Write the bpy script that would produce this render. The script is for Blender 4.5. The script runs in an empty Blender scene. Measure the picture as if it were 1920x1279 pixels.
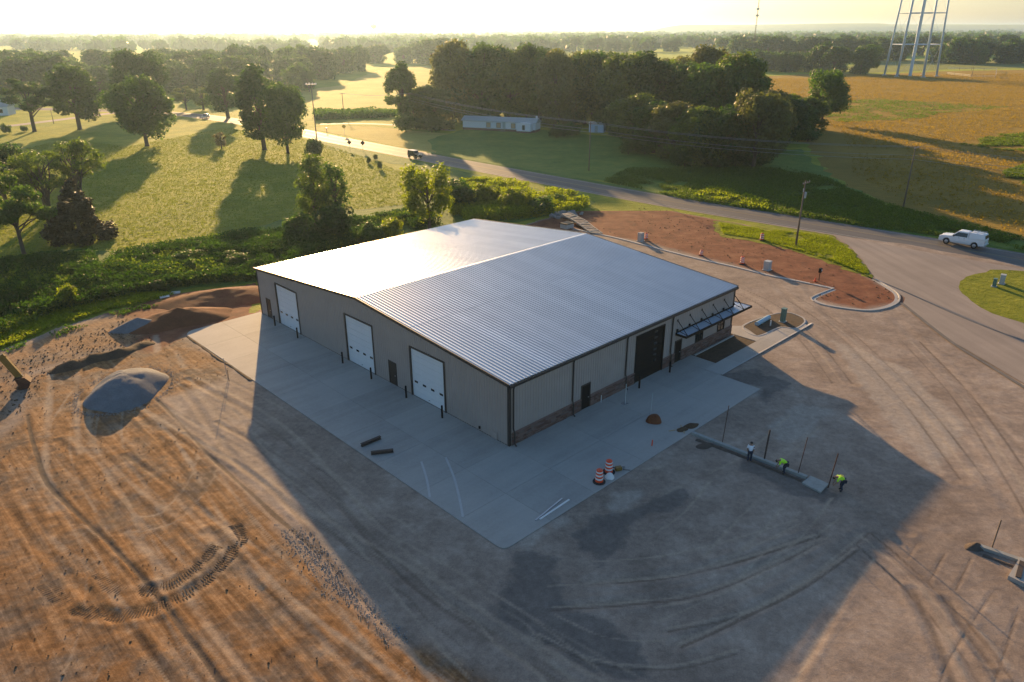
import bpy, bmesh, math, random
import numpy as np
from mathutils import Vector, Matrix
R = math.radians
S = bpy.context.scene
COL = S.collection

# ------------------------------------------------------------------ camera, sky, sun, exposure
CAM_H = 30.285
cam_d = bpy.data.cameras.new('camera')
cam = bpy.data.objects.new('camera', cam_d); COL.objects.link(cam)
cam_d.sensor_fit = 'HORIZONTAL'; cam_d.sensor_width = 36.0
cam_d.lens = 36.0 * 1375.1 / 1920.0
cam_d.clip_start = 0.5; cam_d.clip_end = 40000
PITCH = 0.401089; ROLL = -0.0030055
fw = Vector((0, math.cos(PITCH), -math.sin(PITCH))); up0 = Vector((0, math.sin(PITCH), math.cos(PITCH))); rt0 = Vector((1, 0, 0))
rt = rt0*math.cos(ROLL) + up0*math.sin(ROLL); up = -rt0*math.sin(ROLL) + up0*math.cos(ROLL)
cam.matrix_world = Matrix(((rt.x, up.x, -fw.x, 0), (rt.y, up.y, -fw.y, 0), (rt.z, up.z, -fw.z, CAM_H), (0, 0, 0, 1)))
S.camera = cam

SUN_AZ = R(-15.5)      # measured from +Y towards +X
SUN_EL = R(10.8)
W = bpy.data.worlds.new('World'); S.world = W; W.use_nodes = True
wn = W.node_tree.nodes; wl = W.node_tree.links
sky = wn.new('ShaderNodeTexSky'); sky.sky_type = 'NISHITA'; sky.sun_disc = False
sky.sun_elevation = SUN_EL; sky.sun_rotation = SUN_AZ; sky.altitude = 100
sky.air_density = 1.0; sky.dust_density = 1.5; sky.ozone_density = 3.0
wn['Background'].inputs['Strength'].default_value = 0.095
wl.new(sky.outputs['Color'], wn['Background'].inputs['Color'])

sd = bpy.data.lights.new('sun', 'SUN'); sd.energy = 4.8; sd.angle = R(0.55); sd.color = (1.0, 0.63, 0.28)
sun = bpy.data.objects.new('sun', sd); COL.objects.link(sun)
sdir = Vector((math.sin(SUN_AZ)*math.cos(SUN_EL), math.cos(SUN_AZ)*math.cos(SUN_EL), math.sin(SUN_EL)))
sun.rotation_euler = sdir.to_track_quat('Z', 'Y').to_euler(); sun.location = (0, 0, 90)

S.view_settings.view_transform = 'Standard'; S.view_settings.look = 'None'
S.view_settings.gamma = 1.0; S.view_settings.use_curve_mapping = False
S.view_settings.exposure = 1.15
S.render.engine = 'CYCLES'
cy = S.cycles
cy.max_bounces = 6; cy.diffuse_bounces = 2; cy.glossy_bounces = 2; cy.transmission_bounces = 4; cy.transparent_max_bounces = 4; cy.volume_bounces = 0
cy.sample_clamp_indirect = 4.0
cy.use_denoising = True
try: cy.denoiser = 'OPENIMAGEDENOISE'
except Exception: pass

# ------------------------------------------------------------------ helpers
def tag(o, label=None, cat=None, group=None, kind=None):
    if label: o['label'] = label
    if cat: o['category'] = cat
    if group: o['group'] = group
    if kind: o['kind'] = kind
    return o
def empty(name, loc=(0, 0, 0), rz=0.0, label=None, cat=None, group=None):
    o = bpy.data.objects.new(name, None); COL.objects.link(o)
    o.location = (loc[0], loc[1], loc[2] if len(loc) > 2 else 0.0); o.rotation_euler = (0, 0, rz); o.empty_display_size = 0.3
    return tag(o, label, cat, group)
def link(name, mesh, parent=None, loc=(0, 0, 0), rot=(0, 0, 0)):
    o = bpy.data.objects.new(name, mesh); COL.objects.link(o); o.parent = parent
    o.location = (loc[0], loc[1], loc[2] if len(loc) > 2 else 0.0); o.rotation_euler = rot
    return o
def copy_tree(o, parent=None):
    c = o.copy(); COL.objects.link(c); c.parent = parent
    for ch in list(o.children): copy_tree(ch, c)
    return c
class MB:
    """collects shapes into one mesh"""
    def __init__(s): s.v = []; s.f = []; s.m = []; s.cur = 0
    def add(s, vs, fs):
        o = len(s.v); s.v += [tuple(x) for x in vs]
        for f in fs: s.f.append(tuple(i+o for i in f)); s.m.append(s.cur)
        return s
    def box(s, x0, y0, z0, x1, y1, z1):
        vs = [(x0,y0,z0),(x1,y0,z0),(x1,y1,z0),(x0,y1,z0),(x0,y0,z1),(x1,y0,z1),(x1,y1,z1),(x0,y1,z1)]
        return s.add(vs, [(0,3,2,1),(4,5,6,7),(0,1,5,4),(1,2,6,5),(2,3,7,6),(3,0,4,7)])
    def obox(s, p, q, w, h, upv=(0, 0, 1)):
        """bar of width w, height h from p to q (centred)"""
        p = Vector(p); q = Vector(q); d = (q-p).normalized(); u = Vector(upv)
        if abs(d.dot(u)) > .98: u = Vector((1, 0, 0))
        a = d.cross(u).normalized()*(w/2); b = a.cross(d).normalized()*(h/2)
        vs = [p-a-b, p+a-b, p+a+b, p-a+b, q-a-b, q+a-b, q+a+b, q-a+b]
        return s.add(vs, [(0,3,2,1),(4,5,6,7),(0,1,5,4),(1,2,6,5),(2,3,7,6),(3,0,4,7)])
    def tube(s, pts, rad, n=8, cap=True):
        pts = [Vector(p) for p in pts]; vs = []; fs = []
        rad = rad if isinstance(rad, (list, tuple)) else [rad]*len(pts)
        pa = None
        for i, p in enumerate(pts):
            d = (pts[min(i+1, len(pts)-1)]-pts[max(i-1, 0)]).normalized()
            if pa is None:
                pa = d.cross(Vector((0, 0, 1)))
                if pa.length < .05: pa = d.cross(Vector((1, 0, 0)))
            else: pa = pa - d*pa.dot(d)
            pa.normalize(); b = d.cross(pa)
            for k in range(n):
                t = 2*math.pi*k/n; vs.append(p + (pa*math.cos(t)+b*math.sin(t))*rad[i])
        for i in range(len(pts)-1):
            for k in range(n):
                a0 = i*n+k; a1 = i*n+(k+1) % n
                fs.append((a0, a1, a1+n, a0+n))
        if cap: fs += [tuple(range(n))[::-1], tuple(range((len(pts)-1)*n, len(pts)*n))]
        return s.add(vs, fs)
    def lathe(s, prof, n=16, c=(0, 0, 0)):
        vs = []; fs = []
        for r, z in prof:
            for k in range(n):
                t = 2*math.pi*k/n; vs.append((c[0]+r*math.cos(t), c[1]+r*math.sin(t), c[2]+z))
        for i in range(len(prof)-1):
            for k in range(n):
                a0 = i*n+k; a1 = i*n+(k+1) % n
                fs.append((a0, a1, a1+n, a0+n))
        fs += [tuple(range(n))[::-1], tuple(range((len(prof)-1)*n, len(prof)*n))]
        return s.add(vs, fs)
    def prism(s, poly, z0, z1):
        n = len(poly)
        a = sum(poly[i][0]*poly[(i+1) % n][1]-poly[(i+1) % n][0]*poly[i][1] for i in range(n))
        if a < 0: poly = poly[::-1]
        vs = [(x, y, z0) for x, y in poly]+[(x, y, z1) for x, y in poly]
        return s.add(vs, [tuple(range(n))[::-1], tuple(range(n, 2*n))]+[(i, (i+1) % n, n+(i+1) % n, n+i) for i in range(n)])
    def mesh(s, name, mats, smooth=False):
        me = bpy.data.meshes.new(name); me.from_pydata(s.v, [], s.f)
        mats = mats if isinstance(mats, (list, tuple)) else [mats]
        for m in mats: me.materials.append(m)
        if len(mats) > 1: me.polygons.foreach_set('material_index', s.m)
        if smooth: me.polygons.foreach_set('use_smooth', [True]*len(s.f))
        me.update(); return me
    def build(s, name, mats, parent=None, loc=(0, 0, 0), rot=(0, 0, 0), smooth=False):
        return link(name, s.mesh(name, mats, smooth), parent, loc, rot)
def bevel(o, w, seg=2, ang=40):
    bm = bmesh.new(); bm.from_mesh(o.data)
    es = [e for e in bm.edges if len(e.link_faces) == 2 and e.calc_face_angle(0) > R(ang)]
    bmesh.ops.bevel(bm, geom=es, offset=w, segments=seg, affect='EDGES', profile=.5, clamp_overlap=True)
    bm.to_mesh(o.data); bm.free(); return o
def np_mesh(name, V, F, mats, smooth=False, attrs=None):
    me = bpy.data.meshes.new(name)
    V = np.asarray(V, np.float32); F = np.asarray(F, np.int32)
    k = F.shape[1]
    me.vertices.add(len(V)); me.vertices.foreach_set('co', V.ravel())
    me.loops.add(F.size); me.loops.foreach_set('vertex_index', F.ravel())
    me.polygons.add(len(F)); me.polygons.foreach_set('loop_start', np.arange(0, F.size, k, dtype=np.int32))
    me.polygons.foreach_set('loop_total', np.full(len(F), k, np.int32))
    if smooth: me.polygons.foreach_set('use_smooth', np.ones(len(F), bool))
    for m in (mats if isinstance(mats, (list, tuple)) else [mats]): me.materials.append(m)
    me.update(calc_edges=True)
    for n, a in (attrs or {}).items():
        at = me.attributes.new(n, 'FLOAT', 'POINT'); at.data.foreach_set('value', np.asarray(a, np.float32))
    me.validate(); return me

# ---- value noise for geometry
_rs = np.random.RandomState(5); _tab = _rs.rand(256, 256)
def vnoise(x, y, sc=1.0, off=0):
    x = np.asarray(x)/sc + off*17.3 + 1000; y = np.asarray(y)/sc + off*9.7 + 1000
    xi = np.floor(x).astype(int); yi = np.floor(y).astype(int); fx = x-xi; fy = y-yi
    fx = fx*fx*(3-2*fx); fy = fy*fy*(3-2*fy)
    t = lambda a, b: _tab[a % 256, b % 256]
    return (t(xi, yi)*(1-fx)+t(xi+1, yi)*fx)*(1-fy)+(t(xi, yi+1)*(1-fx)+t(xi+1, yi+1)*fx)*fy
def fbm(x, y, sc, oct=4, off=0):
    s = 0; a = 1; tot = 0
    for i in range(oct): s = s+a*vnoise(x, y, sc/2**i, off+i); tot += a; a *= .55
    return s/tot
def poly_sd(x, y, poly):
    """signed distance, positive inside"""
    d = np.full(x.shape, 1e9); ins = np.zeros(x.shape, bool); n = len(poly)
    for i in range(n):
        ax, ay = poly[i]; bx, by = poly[(i+1) % n]; ex, ey = bx-ax, by-ay; l2 = ex*ex+ey*ey+1e-9
        t = np.clip(((x-ax)*ex+(y-ay)*ey)/l2, 0, 1)
        d = np.minimum(d, np.hypot(x-ax-t*ex, y-ay-t*ey))
        c = ((ay > y) != (by > y)) & (x < (bx-ax)*(y-ay)/((by-ay) if by != ay else 1e-9)+ax)
        ins ^= c
    return np.where(ins, d, -d)
def line_dist(x, y, pl):
    d = np.full(x.shape, 1e9); tt = np.zeros(x.shape); L0 = 0
    for i in range(len(pl)-1):
        ax, ay = pl[i]; bx, by = pl[i+1]; ex, ey = bx-ax, by-ay; l = math.hypot(ex, ey)
        t = np.clip(((x-ax)*ex+(y-ay)*ey)/(l*l+1e-9), 0, 1)
        dd = np.hypot(x-ax-t*ex, y-ay-t*ey); m = dd < d; d = np.where(m, dd, d); tt = np.where(m, L0+t*l, tt); L0 += l
    return d, tt
def resample(pl, step, closed=False):
    out = []; P = list(pl)+([pl[0]] if closed else [])
    for i in range(len(P)-1):
        a, b = P[i], P[i+1]; l = math.hypot(b[0]-a[0], b[1]-a[1]); n = max(1, int(round(l/step)))
        out += [(a[0]+(b[0]-a[0])*k/n, a[1]+(b[1]-a[1])*k/n) for k in range(n)]
    if not closed: out.append(P[-1])
    return out
def smooth_line(pl, step=1.0, closed=False):
    """Catmull-Rom through the points"""
    P = list(pl); n = len(P); out = []
    rng = n if closed else n-1
    for i in range(rng):
        g = (lambda k: P[k % n]) if closed else (lambda k: P[max(0, min(n-1, k))])
        p0, p1, p2, p3 = g(i-1), g(i), g(i+1), g(i+2)
        m = max(2, int(math.hypot(p2[0]-p1[0], p2[1]-p1[1])/step))
        for k in range(m):
            t = k/m
            out.append(tuple(.5*((2*p1[j])+(-p0[j]+p2[j])*t+(2*p0[j]-5*p1[j]+4*p2[j]-p3[j])*t*t+(-p0[j]+3*p1[j]-3*p2[j]+p3[j])*t**3) for j in (0, 1)))
    if not closed: out.append(tuple(P[-1][:2]))
    return out
def ribbon(pl, offs):
    """offset lines of a polyline: list of lists of points"""
    out = [[] for _ in offs]
    for i, p in enumerate(pl):
        a = pl[max(0, i-1)]; b = pl[min(len(pl)-1, i+1)]
        dx, dy = b[0]-a[0], b[1]-a[1]; l = math.hypot(dx, dy) or 1; nx, ny = -dy/l, dx/l
        for k, o in enumerate(offs): out[k].append((p[0]+nx*o, p[1]+ny*o))
    return out
def strip(name, pl, prof, mat, kind='structure', parent=None, smooth=False):
    """sweep a cross-section (offset, z) along a polyline"""
    L = ribbon(pl, [o for o, z in prof]); n = len(prof); mb = MB(); vs = []
    for i in range(len(pl)):
        for k in range(n): vs.append((L[k][i][0], L[k][i][1], prof[k][1]))
    fs = [(i*n+k, i*n+k+1, (i+1)*n+k+1, (i+1)*n+k) for i in range(len(pl)-1) for k in range(n-1)]
    fs = [f[::-1] for f in fs]
    mb.add(vs, fs)
    o = mb.build(name, mat, parent, smooth=smooth)
    if kind: o['kind'] = kind
    return o
def sheet(name, poly, z, mat, step=3.0, amp=0.6, kind='structure', dome=0.0, cell=None, seed=0):
    """flat ground cover with a ragged outline"""
    rnd = random.Random(len(name)*7+len(poly)+seed)
    pts = resample(poly, step, True)
    pts = [(x+rnd.uniform(-amp, amp), y+rnd.uniform(-amp, amp)) for x, y in pts]
    bm = bmesh.new(); vs = [bm.verts.new((x, y, z)) for x, y in pts]
    f = bm.faces.new(vs); bmesh.ops.triangulate(bm, faces=[f])
    if f.is_valid and f.normal.z < 0: pass
    bm.normal_update()
    for q in bm.faces:
        if q.normal.z < 0: q.normal_flip()
    me = bpy.data.meshes.new(name); bm.to_mesh(me); bm.free(); me.materials.append(mat)
    o = link(name, me); o['kind'] = kind
    return o

# ------------------------------------------------------------------ materials
def mat(name):
    m = bpy.data.materials.new(name); m.use_nodes = True
    return m, m.node_tree.nodes, m.node_tree.links, m.node_tree.nodes['Principled BSDF']
def rgba(c): return (c[0], c[1], c[2], 1.0)
def N(nodes, t, **kw):
    n = nodes.new(t)
    for k, v in kw.items():
        if k.startswith('i_'): n.inputs[k[2:].replace('_', ' ')].default_value = v
        else: setattr(n, k, v)
    return n
def noise_node(ns, ls, scale, detail=4, rough=.6, vec=None, stretch=None, rot=0):
    t = N(ns, 'ShaderNodeTexNoise'); t.inputs['Scale'].default_value = scale; t.inputs['Detail'].default_value = detail; t.inputs['Roughness'].default_value = rough
    if vec is None:
        g = N(ns, 'ShaderNodeNewGeometry'); vec = g.outputs['Position']
    if stretch or rot:
        mp = N(ns, 'ShaderNodeMapping', vector_type='TEXTURE'); mp.inputs['Scale'].default_value = tuple(1/q for q in (stretch or (1, 1, 1))); mp.inputs['Rotation'].default_value = (0, 0, rot)
        ls.new(vec, mp.inputs['Vector']); vec = mp.outputs['Vector']
    ls.new(vec, t.inputs['Vector']); return t.outputs['Fac']
def ramp(ns, ls, fac, stops):
    r = N(ns, 'ShaderNodeValToRGB'); e = r.color_ramp.elements
    while len(e) < len(stops): e.new(.5)
    for el, (p, c) in zip(e, stops): el.position = p; el.color = rgba(c) if isinstance(c, (tuple, list)) else (c, c, c, 1)
    ls.new(fac, r.inputs['Fac']); return r.outputs['Color']
def mixc(ns, ls, fac, a, b, blend='MIX'):
    m = N(ns, 'ShaderNodeMix', data_type='RGBA', blend_type=blend)
    for s_, v in ((0, fac), (6, a), (7, b)):
        if hasattr(v, 'is_linked'): ls.new(v, m.inputs[s_])
        elif isinstance(v, (tuple, list)): m.inputs[s_].default_value = rgba(v)
        else: m.inputs[s_].default_value = v
    return m.outputs[2]
def mth(ns, ls, op, a, b=0.0, c=None, clamp=False):
    m = N(ns, 'ShaderNodeMath', operation=op); m.use_clamp = clamp
    for i, v in enumerate([a, b] + ([c] if c is not None else [])):
        if hasattr(v, 'is_linked'): ls.new(v, m.inputs[i])
        else: m.inputs[i].default_value = v
    return m.outputs[0]
def bump(ns, ls, bs, h, strength, dist):
    b = N(ns, 'ShaderNodeBump'); b.inputs['Strength'].default_value = strength; b.inputs['Distance'].default_value = dist
    ls.new(h, b.inputs['Height']); ls.new(b.outputs['Normal'], bs.inputs['Normal'])
def plain(name, c, rough=.6, metal=0.0, var=.12, scale=3.0, bmp=0.0, spec=None, obj=True):
    m, ns, ls, bs = mat(name)
    bs.inputs['Roughness'].default_value = rough; bs.inputs['Metallic'].default_value = metal
    if spec is not None: bs.inputs['Specular IOR Level'].default_value = spec
    tc = N(ns, 'ShaderNodeTexCoord'); f = noise_node(ns, ls, scale, 5, .65, tc.outputs['Object'])
    col = ramp(ns, ls, f, [(.25, tuple(x*(1-var) for x in c)), (.75, tuple(min(1, x*(1+var)) for x in c))])
    ls.new(col, bs.inputs['Base Color'])
    if bmp: bump(ns, ls, bs, f, bmp, .02)
    return m
def grass_mat(name, c_lo, c_mid, c_hi, patch=12, fine=.9, stretch=None, rot=0, bstr=.9, bdist=.35, fscale=1.1):
    m, ns, ls, bs = mat(name)
    bs.inputs['Roughness'].default_value = .85; bs.inputs['Specular IOR Level'].default_value = .15
    a = noise_node(ns, ls, 1.0/patch, 5, .6); b = noise_node(ns, ls, fine, 5, .7, stretch=stretch, rot=rot); c = noise_node(ns, ls, fscale*3.0, 3, .7)
    mix = mth(ns, ls, 'ADD', mth(ns, ls, 'MULTIPLY', a, .55), mth(ns, ls, 'MULTIPLY', b, .45))
    col = ramp(ns, ls, mix, [(.34, c_lo), (.5, c_mid), (.66, c_hi)])
    col = mixc(ns, ls, .35, col, ramp(ns, ls, c, [(.3, (.35, .35, .35)), (.7, (1.0, 1.0, 1.0))]), 'MULTIPLY')
    ls.new(col, bs.inputs['Base Color'])
    h = mth(ns, ls, 'ADD', b, mth(ns, ls, 'MULTIPLY', c, .5))
    bump(ns, ls, bs, h, bstr, bdist)
    try:
        bs.inputs['Sheen Weight'].default_value = .25; bs.inputs['Sheen Roughness'].default_value = .5; bs.inputs['Sheen Tint'].default_value = rgba(tuple(min(1, x*4) for x in c_mid))
    except Exception: pass
    return m
def leaf_mat(name, c, var=.35, trans=.5):
    m, ns, ls, bs = mat(name); out = ns['Material Output']
    oi = N(ns, 'ShaderNodeObjectInfo'); g = N(ns, 'ShaderNodeNewGeometry')
    f = noise_node(ns, ls, .35, 3, .6)
    rnd = mth(ns, ls, 'ADD', mth(ns, ls, 'MULTIPLY', g.outputs['Random Per Island'], .5), mth(ns, ls, 'ADD', mth(ns, ls, 'MULTIPLY', f, .35), mth(ns, ls, 'MULTIPLY', oi.outputs['Random'], .25)))
    col = ramp(ns, ls, rnd, [(.2, tuple(x*(1-var) for x in c)), (.55, c), (.9, (c[0]*(1+var*1.4), c[1]*(1+var), c[2]*(1+var*.3)))])
    ls.new(col, bs.inputs['Base Color']); bs.inputs['Roughness'].default_value = .55; bs.inputs['Specular IOR Level'].default_value = .25
    tr = N(ns, 'ShaderNodeBsdfTranslucent'); ls.new(mixc(ns, ls, 1.0, col, (2.0, 2.0, .7), 'MULTIPLY'), tr.inputs['Color'])
    mx = N(ns, 'ShaderNodeMixShader'); mx.inputs[0].default_value = trans
    ls.new(bs.outputs[0], mx.inputs[1]); ls.new(tr.outputs[0], mx.inputs[2]); ls.new(mx.outputs[0], out.inputs['Surface'])
    return m
M = {}
M['grass'] = grass_mat('lawn_grass', (.055, .10, .008), (.17, .20, .018), (.36, .32, .045), 13, .42, (1, 2.6, 1), R(10))
M['verge'] = grass_mat('verge_grass', (.03, .07, .012), (.065, .125, .02), (.14, .18, .03), 7, .7)
M['bright_grass'] = grass_mat('young_grass', (.075, .10, .005), (.135, .155, .008), (.21, .21, .015), 5, .8)
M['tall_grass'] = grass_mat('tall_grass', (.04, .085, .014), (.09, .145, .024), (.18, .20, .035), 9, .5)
M['gold'] = grass_mat('golden_field', (.095, .090, .012), (.185, .125, .018), (.28, .19, .03), 25, .35, (1, 3.5, 1), R(8))
M['green_field'] = grass_mat('green_field', (.09, .13, .012), (.165, .215, .022), (.25, .26, .035), 9, .5, (1, 3, 1), R(8))
M['hay'] = grass_mat('hay_field', (.19, .155, .03), (.30, .24, .055), (.40, .32, .085), 22, .25, (.35, 3, 1), R(-4))
M['far_green'] = grass_mat('far_meadow', (.05, .07, .018), (.10, .115, .03), (.18, .17, .05), 60, .1)
M['leaf_dark'] = leaf_mat('leaf_dark', (.028, .070, .012))
M['leaf_mid'] = leaf_mat('leaf_mid', (.046, .102, .015))
M['leaf_olive'] = leaf_mat('leaf_olive', (.075, .122, .020))
M['leaf_bright'] = leaf_mat('leaf_bright', (.135, .18, .012), trans=.62)
M['leaf_brown'] = leaf_mat('leaf_brown', (.085, .070, .024))
M['leaf_cedar'] = leaf_mat('leaf_cedar', (.040, .030, .012), trans=.15)
M['leaf_pale'] = leaf_mat('leaf_pale', (.095, .11, .038), trans=.45)
M['bark'] = plain('bark', (.075, .055, .040), .9, bmp=.5, scale=6, var=.35)
M['wood_pole'] = plain('weathered_pole_wood', (.17, .125, .09), .85, scale=9, var=.3)
M['bronze'] = plain('bronze_trim', (.045, .038, .034), .45, .2, var=.15)
M['black'] = plain('black_paint', (.008, .008, .009), .6, var=.2, spec=.2)
M['white_door'] = plain('white_enamel', (.72, .73, .74), .4, var=.03, scale=1.5)
M['dark_door'] = plain('dark_brown_door', (.032, .024, .020), .4, var=.15)
M['glass'] = plain('dark_glass', (.02, .026, .028), .06, var=.2, spec=.8)
M['orange'] = plain('orange_plastic', (.80, .075, .015), .45, var=.1)
M['white_band'] = plain('white_reflective', (.75, .74, .72), .35, var=.05)
M['rubber'] = plain('black_rubber', (.016, .016, .017), .8, var=.25)
M['steel'] = plain('galvanised_steel', (.45, .47, .5), .38, .8, var=.12)
M['rust'] = plain('rusty_steel', (.10, .045, .026), .75, .3, var=.35, scale=8)
M['white_paint'] = plain('white_vehicle_paint', (.78, .79, .80), .22, var=.02, spec=.6)
M['green_box'] = plain('green_utility_paint', (.10, .19, .16), .5, var=.1)
M['grey_box'] = plain('grey_plastic', (.42, .44, .43), .5, var=.08)
M['tower_blue'] = plain('pale_blue_tower_paint', (.42, .55, .68), .5, var=.06)
M['siding'] = plain('white_siding', (.66, .69, .70), .55, var=.05)
M['siding_roof'] = plain('grey_green_metal_roof', (.34, .40, .40), .45, .3, var=.08)
M['brick'] = plain('brown_brick_skirt', (.16, .085, .06), .85, var=.25, scale=8)
M['yellow_sign'] = plain('yellow_sign', (.75, .42, .02), .45, var=.05)
M['line_white'] = plain('white_road_paint', (.36, .35, .33), .6, var=.15, scale=1.2)
M['line_yellow'] = plain('yellow_road_paint', (.26, .19, .07), .6, var=.15, scale=1.2)
M['hivis'] = plain('hi_vis_yellow_green', (.50, .95, .03), .6, var=.08)
M['hivis_orange'] = plain('hi_vis_yellow', (.90, .80, .06), .6, var=.08)
M['shirt'] = plain('pale_shirt', (.78, .82, .90), .8, var=.06)
M['jeans'] = plain('dark_jeans', (.028, .036, .060), .85, var=.2)
M['skin'] = plain('skin', (.30, .17, .11), .55, var=.06)
M['hair'] = plain('dark_hair', (.014, .011, .009), .6, var=.2)
M['excavator'] = plain('yellow_machine_paint', (.22, .13, .025), .5, var=.25, scale=5)
M['lumber'] = plain('fresh_lumber', (.46, .33, .19), .7, var=.15, scale=6)
M['dark_lumber'] = plain('dark_beam', (.060, .042, .034), .8, var=.25, scale=6)
M['pvc_blue'] = plain('pale_blue_pipe', (.30, .46, .58), .35, var=.06)
M['mulch'] = plain('brown_bed_soil', (.075, .047, .026), .95, var=.45, scale=3.5, bmp=.8)
M['rock'] = plain('grey_riprap', (.28, .26, .24), .85, var=.3, scale=2.5)
M['lamp_glass'] = plain('pale_lamp_housing', (.70, .66, .60), .3, var=.05)
M['grill'] = plain('weathered_timber_slats', (.52, .43, .33), .7, var=.2, scale=5)

def concrete(name, c, streak_rot, bmp=.15):
    m, ns, ls, bs = mat(name); bs.inputs['Roughness'].default_value = .78; bs.inputs['Specular IOR Level'].default_value = .3
    oi = N(ns, 'ShaderNodeObjectInfo')
    a = noise_node(ns, ls, .22, 5, .6); b = noise_node(ns, ls, .5, 5, .7, stretch=(.12, 1.6, 1), rot=streak_rot); d = noise_node(ns, ls, 5, 4, .6)
    f = mth(ns, ls, 'ADD', mth(ns, ls, 'MULTIPLY', a, .4), mth(ns, ls, 'ADD', mth(ns, ls, 'MULTIPLY', b, .4), mth(ns, ls, 'MULTIPLY', d, .2)))
    f = mth(ns, ls, 'ADD', f, mth(ns, ls, 'MULTIPLY', mth(ns, ls, 'SUBTRACT', oi.outputs['Random'], .5), .13))
    col = ramp(ns, ls, f, [(.33, tuple(x*.80 for x in c)), (.5, c), (.67, tuple(min(.8, x*1.14) for x in c))])
    ls.new(col, bs.inputs['Base Color']); bump(ns, ls, bs, d, bmp, .01)
    return m
M['slab'] = concrete('fresh_concrete', (.385, .362, .325), R(44))
M['kerb'] = concrete('kerb_concrete', (.46, .44, .41), 0)
M['walk'] = concrete('walk_concrete', (.41, .385, .345), R(44))

def asphalt_mat(name, c, dirt=0.0, rot=0):
    m, ns, ls, bs = mat(name); bs.inputs['Roughness'].default_value = .75; bs.inputs['Specular IOR Level'].default_value = .22
    a = noise_node(ns, ls, .12, 5, .6); d = noise_node(ns, ls, 7, 4, .7); s = noise_node(ns, ls, .6, 4, .6, stretch=(.06, 1.3, 1), rot=rot)
    f = mth(ns, ls, 'ADD', mth(ns, ls, 'MULTIPLY', a, .35), mth(ns, ls, 'ADD', mth(ns, ls, 'MULTIPLY', s, .4), mth(ns, ls, 'MULTIPLY', d, .25)))
    ls.new(ramp(ns, ls, f, [(.33, tuple(x*.75 for x in c)), (.5, c), (.68, tuple(x*1.3 for x in c))]), bs.inputs['Base Color'])
    bump(ns, ls, bs, d, .3, .01); return m
M['asphalt'] = asphalt_mat('worn_asphalt', (.125, .118, .112), rot=R(133.7))
M['driveway'] = asphalt_mat('dusty_concrete_drive', (.32, .262, .212), rot=R(95))

def yard_material():
    m, ns, ls, bs = mat('yard_ground'); bs.inputs['Roughness'].default_value = .9; bs.inputs['Specular IOR Level'].default_value = .2
    at = lambda n: N(ns, 'ShaderNodeAttribute', attribute_name=n).outputs['Fac']
    big = noise_node(ns, ls, .09, 5, .62); med = noise_node(ns, ls, .42, 6, .65); fin = noise_node(ns, ls, 2.3, 5, .7); grit = noise_node(ns, ls, 11, 3, .7)
    cell = mth(ns, ls, 'SUBTRACT', mth(ns, ls, 'ADD', mth(ns, ls, 'MULTIPLY', big, .45), mth(ns, ls, 'MULTIPLY', med, .55)), .5)
    grav = ramp(ns, ls, mth(ns, ls, 'ADD', mth(ns, ls, 'MULTIPLY', big, .5), mth(ns, ls, 'MULTIPLY', med, .5)), [(.36, (.225, .172, .134)), (.5, (.33, .258, .202)), (.62, (.435, .35, .278))])
    stk = noise_node(ns, ls, .9, 6, .75, stretch=(2.6, .09, 1), rot=R(44)); pat = noise_node(ns, ls, .23, 5, .7)
    dv = mth(ns, ls, 'ADD', mth(ns, ls, 'MULTIPLY', med, .27), mth(ns, ls, 'ADD', mth(ns, ls, 'MULTIPLY', stk, .50), mth(ns, ls, 'MULTIPLY', fin, .23)))
    warm = ramp(ns, ls, dv, [(.38, (.12, .050, .017)), (.49, (.28, .138, .052)), (.60, (.44, .255, .125))])
    dull = ramp(ns, ls, dv, [(.38, (.09, .060, .041)), (.5, (.19, .132, .09)), (.62, (.33, .24, .165))])
    dirt = mixc(ns, ls, ramp(ns, ls, pat, [(.46, 0.0), (.62, 1.0)]), warm, dull)
    red = ramp(ns, ls, med, [(.33, (.13, .040, .019)), (.5, (.22, .072, .034)), (.66, (.29, .122, .06))])
    def mask(name, gain=1.2, w=.28):
        v = mth(ns, ls, 'ADD', at(name), mth(ns, ls, 'MULTIPLY', cell, gain))
        mr = N(ns, 'ShaderNodeMapRange', interpolation_type='SMOOTHSTEP'); ls.new(v, mr.inputs[0]); mr.inputs[1].default_value = .5-w; mr.inputs[2].default_value = .5+w
        return mr.outputs[0]
    c = mixc(ns, ls, mask('dirt'), grav, dirt); c = mixc(ns, ls, mask('red'), c, red)
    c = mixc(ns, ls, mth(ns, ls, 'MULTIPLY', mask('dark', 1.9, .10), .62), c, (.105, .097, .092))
    c = mixc(ns, ls, mth(ns, ls, 'MULTIPLY', mask('pale', 1.4, .15), .6), c, (.44, .385, .32))
    c = mixc(ns, ls, mth(ns, ls, 'MULTIPLY', mask('track', .8, .3), .6), c, (.088, .060, .040))
    c = mixc(ns, ls, mth(ns, ls, 'MULTIPLY', mask('scrape', 1.1, .3), .7), c, (.45, .36, .265))
    c = mixc(ns, ls, mth(ns, ls, 'MULTIPLY', mask('dark_ground', 1.0, .25), .75), c, (.07, .056, .047))
    c = mixc(ns, ls, .5, c, ramp(ns, ls, fin, [(.3, (.55, .55, .55)), (.7, (1.25, 1.25, 1.25))]), 'MULTIPLY')
    c = mixc(ns, ls, .35, c, ramp(ns, ls, grit, [(.3, (.5, .5, .5)), (.7, (1.35, 1.35, 1.35))]), 'MULTIPLY')
    ls.new(c, bs.inputs['Base Color'])
    h = mth(ns, ls, 'ADD', mth(ns, ls, 'MULTIPLY', fin, .7), mth(ns, ls, 'MULTIPLY', grit, .3)); bump(ns, ls, bs, h, .5, .06)
    return m
M['yard'] = yard_material()
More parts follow.
